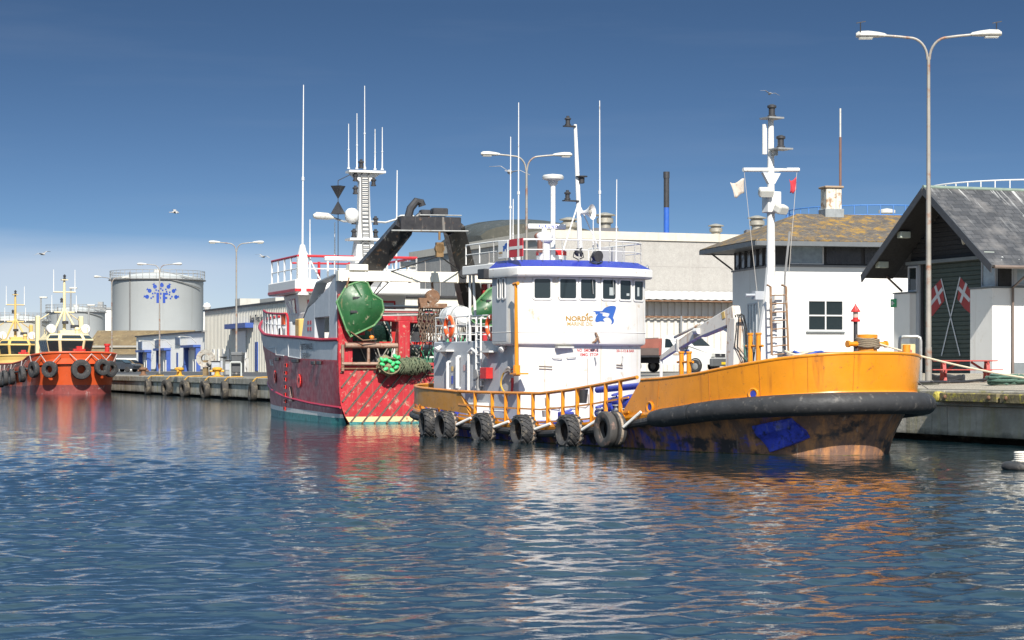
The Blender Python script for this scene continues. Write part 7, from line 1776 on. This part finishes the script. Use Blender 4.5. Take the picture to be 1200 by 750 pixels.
# picnic table
tb = at(1131, 447, 73.2); pt_ = thing('picnic_table', 'red painted wooden picnic table with fixed benches on the quay', 'picnic table', (tb.x, tb.y, deckz(6) - .05), R(-6))
pr_ = mat('picnic_red', (.36, .055, .045), .6, var=.15, scale=5, dirt=((.35, .2, .16), .12, 6.))
m = MB()
for k_ in range(5): m.box(-1.08, 1.08, -.40 + k_*.165, -.40 + k_*.165 + .145, .74, .785)
m.build('tabletop', pr_, pt_, bevel=.006)
for sg in (-1, 1):
    m = MB()
    for k_ in range(2): m.box(-1.2, 1.2, sg*.78-.15 + k_*.155, sg*.78-.15 + k_*.155 + .14, .43, .47)
    m.build('bench', pr_, pt_, bevel=.006)
for xx in (-.75, .75):
    m = MB(); m.box(xx-.03, xx+.03, -.95, .95, .33, .43); m.bar((xx, -.25, .74), (xx, -.72, 0), .06, .12, up=(1, 0, 0)); m.bar((xx, .25, .74), (xx, .72, 0), .06, .12, up=(1, 0, 0)); m.box(xx-.028, xx+.028, -.38, .38, .65, .74); m.build('leg_frame', pr_, pt_, bevel=.005)
m = MB(); m.bar((-.7, 0, .40), (-.2, 0, .72), .05, .08); m.bar((.7, 0, .40), (.2, 0, .72), .05, .08); m.pieces('brace', pr_, pt_)
# cable and rope coil
c_ = Q.w(Q.onY(1180, 449, 3.4).x, 3.4); rc2 = thing('rope_coil', 'coil of dark green mooring rope lying on the quay edge', 'rope coil', (c_.x, c_.y, deckz(3.2)), 0)
m = MB(); P = []
for i in range(220):
    q = 2*PI*i/28; k_ = i/220; rr = .52 - .12*abs(math.sin(k_*9)) + random.uniform(-.03, .03); P.append((rr*1.25*math.cos(q), rr*math.sin(q), .05 + .30*k_ + random.uniform(-.02, .02)))
m.tube(P, .05, 6); m.build('coil', green_rope, rc2)
m = MB(); m.tube([(-.5, .1, .15), (-1.2, .6, .06), (-2.2, 1.4, .05), (-3.4, 1.2, .05), (-4.6, .6, .05), (-5.2, 1.2, .05), (-4.2, 2.0, .05)], .05, 6); o = m.build('cable', dark, None, loc=(c_.x + .2, c_.y + 1.2, deckz(4.5))); tag(o, 'black cable snaking over the paving under the picnic table', 'cable')
m = MB(); P = [(.0 + .55*math.cos(q)*(1+.1*math.sin(3*q)), .4*math.sin(q), .06 + .03*math.sin(5*q) + .008*q) for q in [i/4 for i in range(90)]]; m.tube(P, .04, 6); pp = at(1112, 446, 75.2); o = m.build('cable_coil', mat('cable_black', (.02, .022, .026), .6), None, loc=(pp.x, pp.y, 1.82)); tag(o, 'loose coil of black cable under the left of the picnic table', 'cable')
# electrical box with a pipe guard
eb_ = Q.w(-10.9, 4.1); eb = thing('power_box', 'beige quay power box with red switch behind a grey pipe guard', 'power box', (eb_.x, eb_.y, deckz(4.1)), R(-12))
m = MB(); m.box(-.25, .25, -.15, .15, .5, 1.42); m.build('box', mat('box_beige', (.50, .45, .24), .5, var=.08), eb, bevel=.02); m = MB(); m.box(-.05, .05, -.2, -.152, .98, 1.1); m.lathe([(0, 0), (.05, 0), (.05, .05), (0, .05)], (.08, -.15, 1.15), (0, -1, 0), 10); m.build('switch', red_paint, eb); m = MB(); m.tube([(0, 0, .5), (0, 0, 0)], .06, 8); m.build('stem', steel, eb)
m = MB(); m.tube([(-.30, -.35, 1.45), (-.28, -.35, 1.62), (-.18, -.35, 1.67), (.32, -.35, 1.67), (.42, -.35, 1.62), (.44, -.35, 1.5), (.44, -.35, 0)], .06, 8); m.tube([(-.30, -.35, 1.45), (-.30, -.35, 0)], .06, 8); m.build('pipe_guard', steel, eb)
# red topped beacon
b_ = Q.w(-13.1, 3.2); bc = thing('harbour_beacon', 'slim black beacon post with red lantern top on the quay behind the tug bow', 'beacon', (b_.x, b_.y, deckz(3.2)))
bc.scale = (.72, .72, .97)
m = MB(); m.tube([(0, 0, 0), (0, 0, 2.35)], .11, 12); m.build('post', dark, bc); m = MB(); m.lathe([(.1, 2.35), (.24, 2.36), (.24, 2.44), (.14, 2.46), (.14, 2.52)], n=16); m.lathe([(.15, 2.72), (.27, 2.74), (.05, 2.98), (.03, 3.04), (0, 3.05)], n=16); m.build('lantern_top', red_paint, bc); m = MB(); m.lathe([(.13, 2.52), (.13, 2.72)], n=16); m.build('lens', mat('beacon_lens', (.45, .35, .3), .1), bc)
# --- far quay: tyres with yellow ropes, bollards, machines
ty = tyre_mb(.72, .30, .5, 0); ft_me = None
labs = ['tyre on the far quay wall next to the orange red tug', 'tyre on the far quay wall, second from the orange red tug', 'tyre on the far quay wall below the left yellow bollard', 'tyre on the far quay wall below the rusty hose reel', 'tyre on the far quay wall below the dark skip', 'tyre on the far quay wall right beside the trawler bow']
for (u, v), lb in zip(((174, 452), (196, 455), (217, 455), (241, 458), (264, 459), (297, 463)), labs):
    p = Q.onY(u, v, -.34); w = Q.w(p.x, -.40); t = thing('tyre_fender', lb, 'tyre fender', (w.x, w.y, .66), Q.a + R(random.uniform(-8, 8)), 'tyres hung on the far quay wall')
    if ft_me is None: o = ty.build('tyre', mat('quay_tyre', (.045, .04, .035), .85, var=.3, dirt=((.13, .11, .08), .3, 3.)), t); ft_me = o.data
    else: o = bpy.data.objects.new('tyre', ft_me); COL.objects.link(o); o.parent = t; o.rotation_euler = (random.uniform(-.1, .1), random.uniform(0, 3), random.uniform(-.1, .1))
    m = MB(); m.tube([(0, 0, .7), (.15, .25, .99), (.45, .6, 1.03), (.8, 1.3, 1.04)], .05, 6); m.build('rope', mat('chain_yellow', (.48, .27, .05), .8, var=.3, scale=12), t)
def bollard(u, yq, lab, m_):
    p = Q.onY(u, 440, yq); w = Q.w(p.x, yq); t = thing('mooring_bollard', lab, 'bollard', (w.x, w.y, deckz(yq)), random.uniform(0, 3), 'mooring bollards on the far quay')
    m = MB(); m.lathe([(.42, 0), (.42, .06), (.24, .12), (.2, .35), (.26, .5), (.40, .56), (.40, .68), (.22, .76), (0, .78)], n=18); m.tube([(-.55, 0, .45), (.55, 0, .45)], .09, 8); m.build('post', m_, t)
yb_m = mat('bollard_yellow', (.62, .33, .03), .5, var=.15, dirt=((.25, .12, .05), .2, 5.))
bollard(210, 1.0, 'bright yellow bollard left of the hose reel on the far quay', yb_m); bollard(254.5, 1.0, 'bright yellow bollard between the hose reel and the dark skip', yb_m); bollard(168, 1.0, 'rust brown bollard at the left end of the far quay', rusty)
p = Q.onY(241, 440, 2.2); w = Q.w(p.x, 2.2); hr = thing('hose_reel', 'rusty hose reel on a post with tangled gear on the far quay', 'hose reel', (w.x, w.y, deckz(2.2)), R(-20))
m = MB(); m.lathe([(.35, -.25), (.75, -.28), (.75, -.2), (.35, -.18), (.35, .18), (.75, .2), (.75, .28), (.35, .25)], (0, 0, 1.45), (.3, -1, 0), 20, closed=True); m.build('reel', mat('reel_grey', (.36, .34, .30), .6, .3, var=.4, dirt=((.2, .1, .05), .2, 4.)), hr)
m = MB(); m.box(-.18, .18, -.18, .18, 0, 1.3); m.build('post', mat('post_brown', (.20, .14, .07), .8, var=.2), hr)
m = MB()
for q in range(10): m.tube([Vector((.5 + random.uniform(-.3, 1.3), random.uniform(-.3, .3), .7 + random.uniform(0, .5))), Vector((random.uniform(.3, 1.6), random.uniform(-.4, .4), .2 + random.uniform(0, .4))), Vector((random.uniform(.2, 1.8), random.uniform(-.3, .3), random.uniform(0, 1.2)))], .07, 6)
m.box(.9, 1.9, -.3, .4, .0, .6); m.build('hose', dark, hr)
def cabinet(u0, u1, v0, yq, lab, name, cat, m_, legs=False):
    a = Q.onY(u0, v0, yq); b = Q.onY(u1, v0, yq); c = Q.w((a.x+b.x)/2, yq); D = c.y; wd = (u1-u0)/FPX*D; h = HC + (HOR - v0)/FPX*D - deckz(yq)
    t = thing(name, lab, cat, (c.x, c.y, deckz(yq)), R(-10)); m = MB(); m.box(-wd/2, wd/2, -.5, .5, .25 if legs else 0, h); m.build('body', m_, t, bevel=.04); m = MB(); m.box(-wd*.4, wd*.4, -.54, -.5, h*.35, h*.8); m.build('panel', grey_paint, t, bevel=.02)
    m = MB(); m.box(-wd/2-.05, wd/2+.05, -.55, .55, h, h+.08); m.build('lid', dark, t)
    return t, wd, h
cabinet(249.5, 260, 424, 3.0, 'grey machine cabinet beside the hose reel on the far quay', 'machine_cabinet', 'cabinet', grey_paint)
cabinet(260.2, 263.5, 419, 3.0, 'narrow tall grey post cabinet left of the dark skip', 'machine_cabinet', 'cabinet', mat('cab_mid', (.26, .27, .27), .6))
cabinet(265.5, 272, 423, 3.6, 'mid grey cabinet touching the left of the dark skip', 'machine_cabinet', 'cabinet', mat('cab_mid', (.26,)*3))
p = Q.onY(278.5, 442, 1.9); w = Q.w(p.x, 1.9); wd = 13/FPX*w.y; sk = thing('waste_skip', 'dark grey waste skip in a pale tubular frame on the far quay', 'skip', (w.x, w.y, deckz(1.9)), R(-4))
m = MB(); m.prism([(-wd*.42, -.5, .3), (wd*.42, -.5, .3), (wd*.5, -.5, 1.6), (-wd*.5, -.5, 1.6)], (0, 1.1, 0)); m.build('bin', mat('skip_dark', (.07, .075, .08), .6, var=.2), sk, bevel=.05); m = MB(); m.box(-wd*.52, wd*.52, -.55, .65, 1.62, 1.9); m.build('lid', mat('skip_lid', (.13, .135, .14), .5), sk, bevel=.05)
m = MB(); m.tube([(-wd*.5, -.75, 0), (-wd*.5, -.75, 1.0), (-wd*.42, -.75, 1.1), (wd*.42, -.75, 1.1), (wd*.5, -.75, 1.0), (wd*.5, -.75, 0)], .07, 7); m.build('frame', mat('frame_pale', (.42, .44, .42), .5), sk)
# cars at the far left
def car(u, D, rz, m_, lab, s=1.):
    p = at(u, 432, D); t = thing('parked_car', lab, 'car', (p.x, p.y, 1.9), rz, 'cars parked by the long shed')
    m = MB(); pr2 = [(2.1, .35), (2.15, .75), (1.9, .9), (1.0, .98), (.35, 1.42), (-1.1, 1.45), (-1.75, 1.0), (-2.1, .95), (-2.12, .35)]
    A = [Vector((x, -.85 + (.15 if z > 1.1 else 0), z)) for x, z in pr2]; B = [Vector((x, .85 - (.15 if z > 1.1 else 0), z)) for x, z in pr2]; m.grid([A, B], False); m.add(A, [list(range(9))]); m.add(B, [list(range(9))[::-1]]); m.build('body', m_, t, bevel=.05)
    m = MB(); m.prism([(.85, -.80, 1.02), (-1.5, -.80, 1.02), (-1.05, -.71, 1.38), (.3, -.71, 1.38)], (0, -.03, 0)); m.prism([(.98, -.7, 1.03), (.98, .7, 1.03), (.42, .62, 1.38), (.42, -.62, 1.38)], (.03, 0, .03)); m.build('window', glass, t)
    for x_ in (1.35, -1.3):
        for sg in (-1, 1): m = MB(); m.lathe([(0, -.09), (.3, -.09), (.32, -.05), (.32, .05), (.3, .09), (0, .09)], (x_, sg*.78, .32), (0, 1, 0), 16); m.build('wheel', tyre_rub, t)
car(141, 232, R(-20), mat('car_dark', (.03, .035, .045), .25, coat=.5), 'dark car parked right of the orange red tug'); car(152, 240, R(-14), mat('car_brown', (.14, .10, .06), .4, coat=.3), 'brown car parked behind the dark car near the white warehouse')
# small white boat bow at the right edge
sb_ = at(1197, 549, 47.5); sb = thing('dinghy', 'small workboat bow with black rubber fender and white rope at the right edge', 'boat', (sb_.x + .5, sb_.y, 0), R(180))
m = MB(); hl_ = [(.85, .0), (.8, -.12), (.6, -.26), (.2, -.34), (-2.2, -.42)]; top = [Vector((x, y, .10)) for x, y in hl_] + [Vector((x, -y, .10)) for x, y in reversed(hl_[1:])]; bot = [Vector((x*.85, y*.7, -.2)) for x, y in hl_] + [Vector((x*.85, -y*.7, -.2)) for x, y in reversed(hl_[1:])]
m.grid([bot, top], True, wrap=True); m.add([p + Vector((0,0,-.02)) for p in top], [list(range(len(top)))]); m.build('hull', mat('dinghy_hull', (.10, .06, .04), .6, var=.3), sb)
m = MB(); m.tube([p + Vector((0, 0, -.02)) for p in top], .11, 12, closed=True); m.build('rubber_fender', black_rub, sb)
m = MB(); lump(m, (.38, .0, .20), .26, .2, .09, 4, amp=.2)
for q in range(6): m.tube([Vector((.24*math.cos(t) + .40, .2*math.sin(t), .16 + .045*q)) for t in [2*PI*i/18 for i in range(18)]], .035, 6, closed=True)
m.build('rope_heap', mat('white_rope', (.66,)*3), sb)
m = MB(); m.box(-.6, .2, -.2, .2, .10, .16); m.lathe([(.08, .16), (.1, .42), (0, .43)], (-.35, 0, 0), n=12); m.build('mooring_post', white_clean, sb, bevel=.03)
# gulls
def gull(u, v, D, rz, s, lab):
    p = at(u, v, D); m = MB(); m.tube([(-.25, 0, 0), (-.12, 0, .02), (.05, 0, .02), (.2, 0, .0), (.28, 0, -.02)], [.015, .06, .08, .05, .012], 8)
    for sg in (-1, 1):
        r0 = [Vector((.12, sg*.05, .03)), Vector((-.1, sg*.05, .03))]; r1 = [Vector((.14, sg*.35, .16)), Vector((-.06, sg*.35, .15))]; r2 = [Vector((.0, sg*.75, .06)), Vector((-.06, sg*.75, .05))]
        m.grid([r0, r1, r2], True)
    m.prism([(-.24, -.06, .01), (-.4, -.09, .0), (-.4, .09, .0), (-.24, .06, .01)], (0, 0, .012))
    o = m.build('seagull', mat('gull_grey', (.34, .33, .32), .8, var=.2), None, loc=p, rz=rz); o.scale = (s,)*3; o.rotation_euler.x = R(12); so = o.modifiers.new('t', 'SOLIDIFY'); so.thickness = .012
    tag(o, lab, 'seagull', 'gulls in the sky')
gull(597, 202, 74, R(80), 1.0, 'gull gliding beside the aft whip aerials of the tug'); gull(902, 110, 90, R(100), .6, 'tiny gull just above the mast top of the tug'); gull(308, 301, 120, R(60), .7, 'gull in the pale sky left of the trawler'); gull(50, 298, 150, R(-40), 1., 'gull low over the left tank farm'); gull(205, 249, 160, R(20), 1.1, 'small white gull high above the big grey tank')
# far white mast with a ball behind the warehouse
p = at(242.5, 432, 300); rm = thing('signal_tower', 'white lattice tower with a ball top between the big tank and the cream warehouse', 'tower', (p.x, p.y, 2))
m = MB()
for sx in (-.5, .5): m.tube([(sx, 0, 0), (sx*.8, 0, 8.4)], .12, 6)
for k_ in range(7): m.tube([(-.5, 0, 1 + k_*1.1), (.5, 0, 1.9 + k_*1.1)], .08, 5)
m.build('lattice', white_clean, rm); m = MB(); m.lathe([(0, 8.6), (.4, 8.75), (.6, 9.2), (.4, 9.65), (0, 9.8)], n=16); m.tube([(0, 0, 8.2), (0, 0, 8.7)], .15, 6); m.build('ball', white_clean, rm)
p = at(118, 432, 420); fh = thing('far_block', 'pale distant industrial block between the two grey tanks', 'building', (p.x, p.y, 2)); m = MB(); m.box(-3, 4, 0, 8, 0, 12.2); m.build('wall', ww, fh); m = MB(); m.box(-3.2, 4.2, -.2, 8.2, 12.2, 12.6); m.box(-1, 0, 2, 3, 12.6, 13.8); m.build('roof', steel, fh)
for (u, v0, lab) in ((48, 350, 'thin single arm lamp post left of the orange red tug mast'), (83, 339, 'single arm lamp post right of the orange red tug mast'), (104, 359, 'short curved lamp post in front of the mid sized tank')):
    D = 300; p = at(u, 432, D); h = (HOR - v0)/FPX*D + .4; t = thing('lamp_post', lab, 'street lamp', (p.x, p.y, 2), 0); m = MB(); m.tube([(0, 0, 0), (0, 0, h)], .12, 7); m.build('pole', steel, t); m = MB(); m.box(-.2, .9, -.2, .2, h-.05, h+.2); m.build('lamp_head', lamp_white, t, bevel=.05)
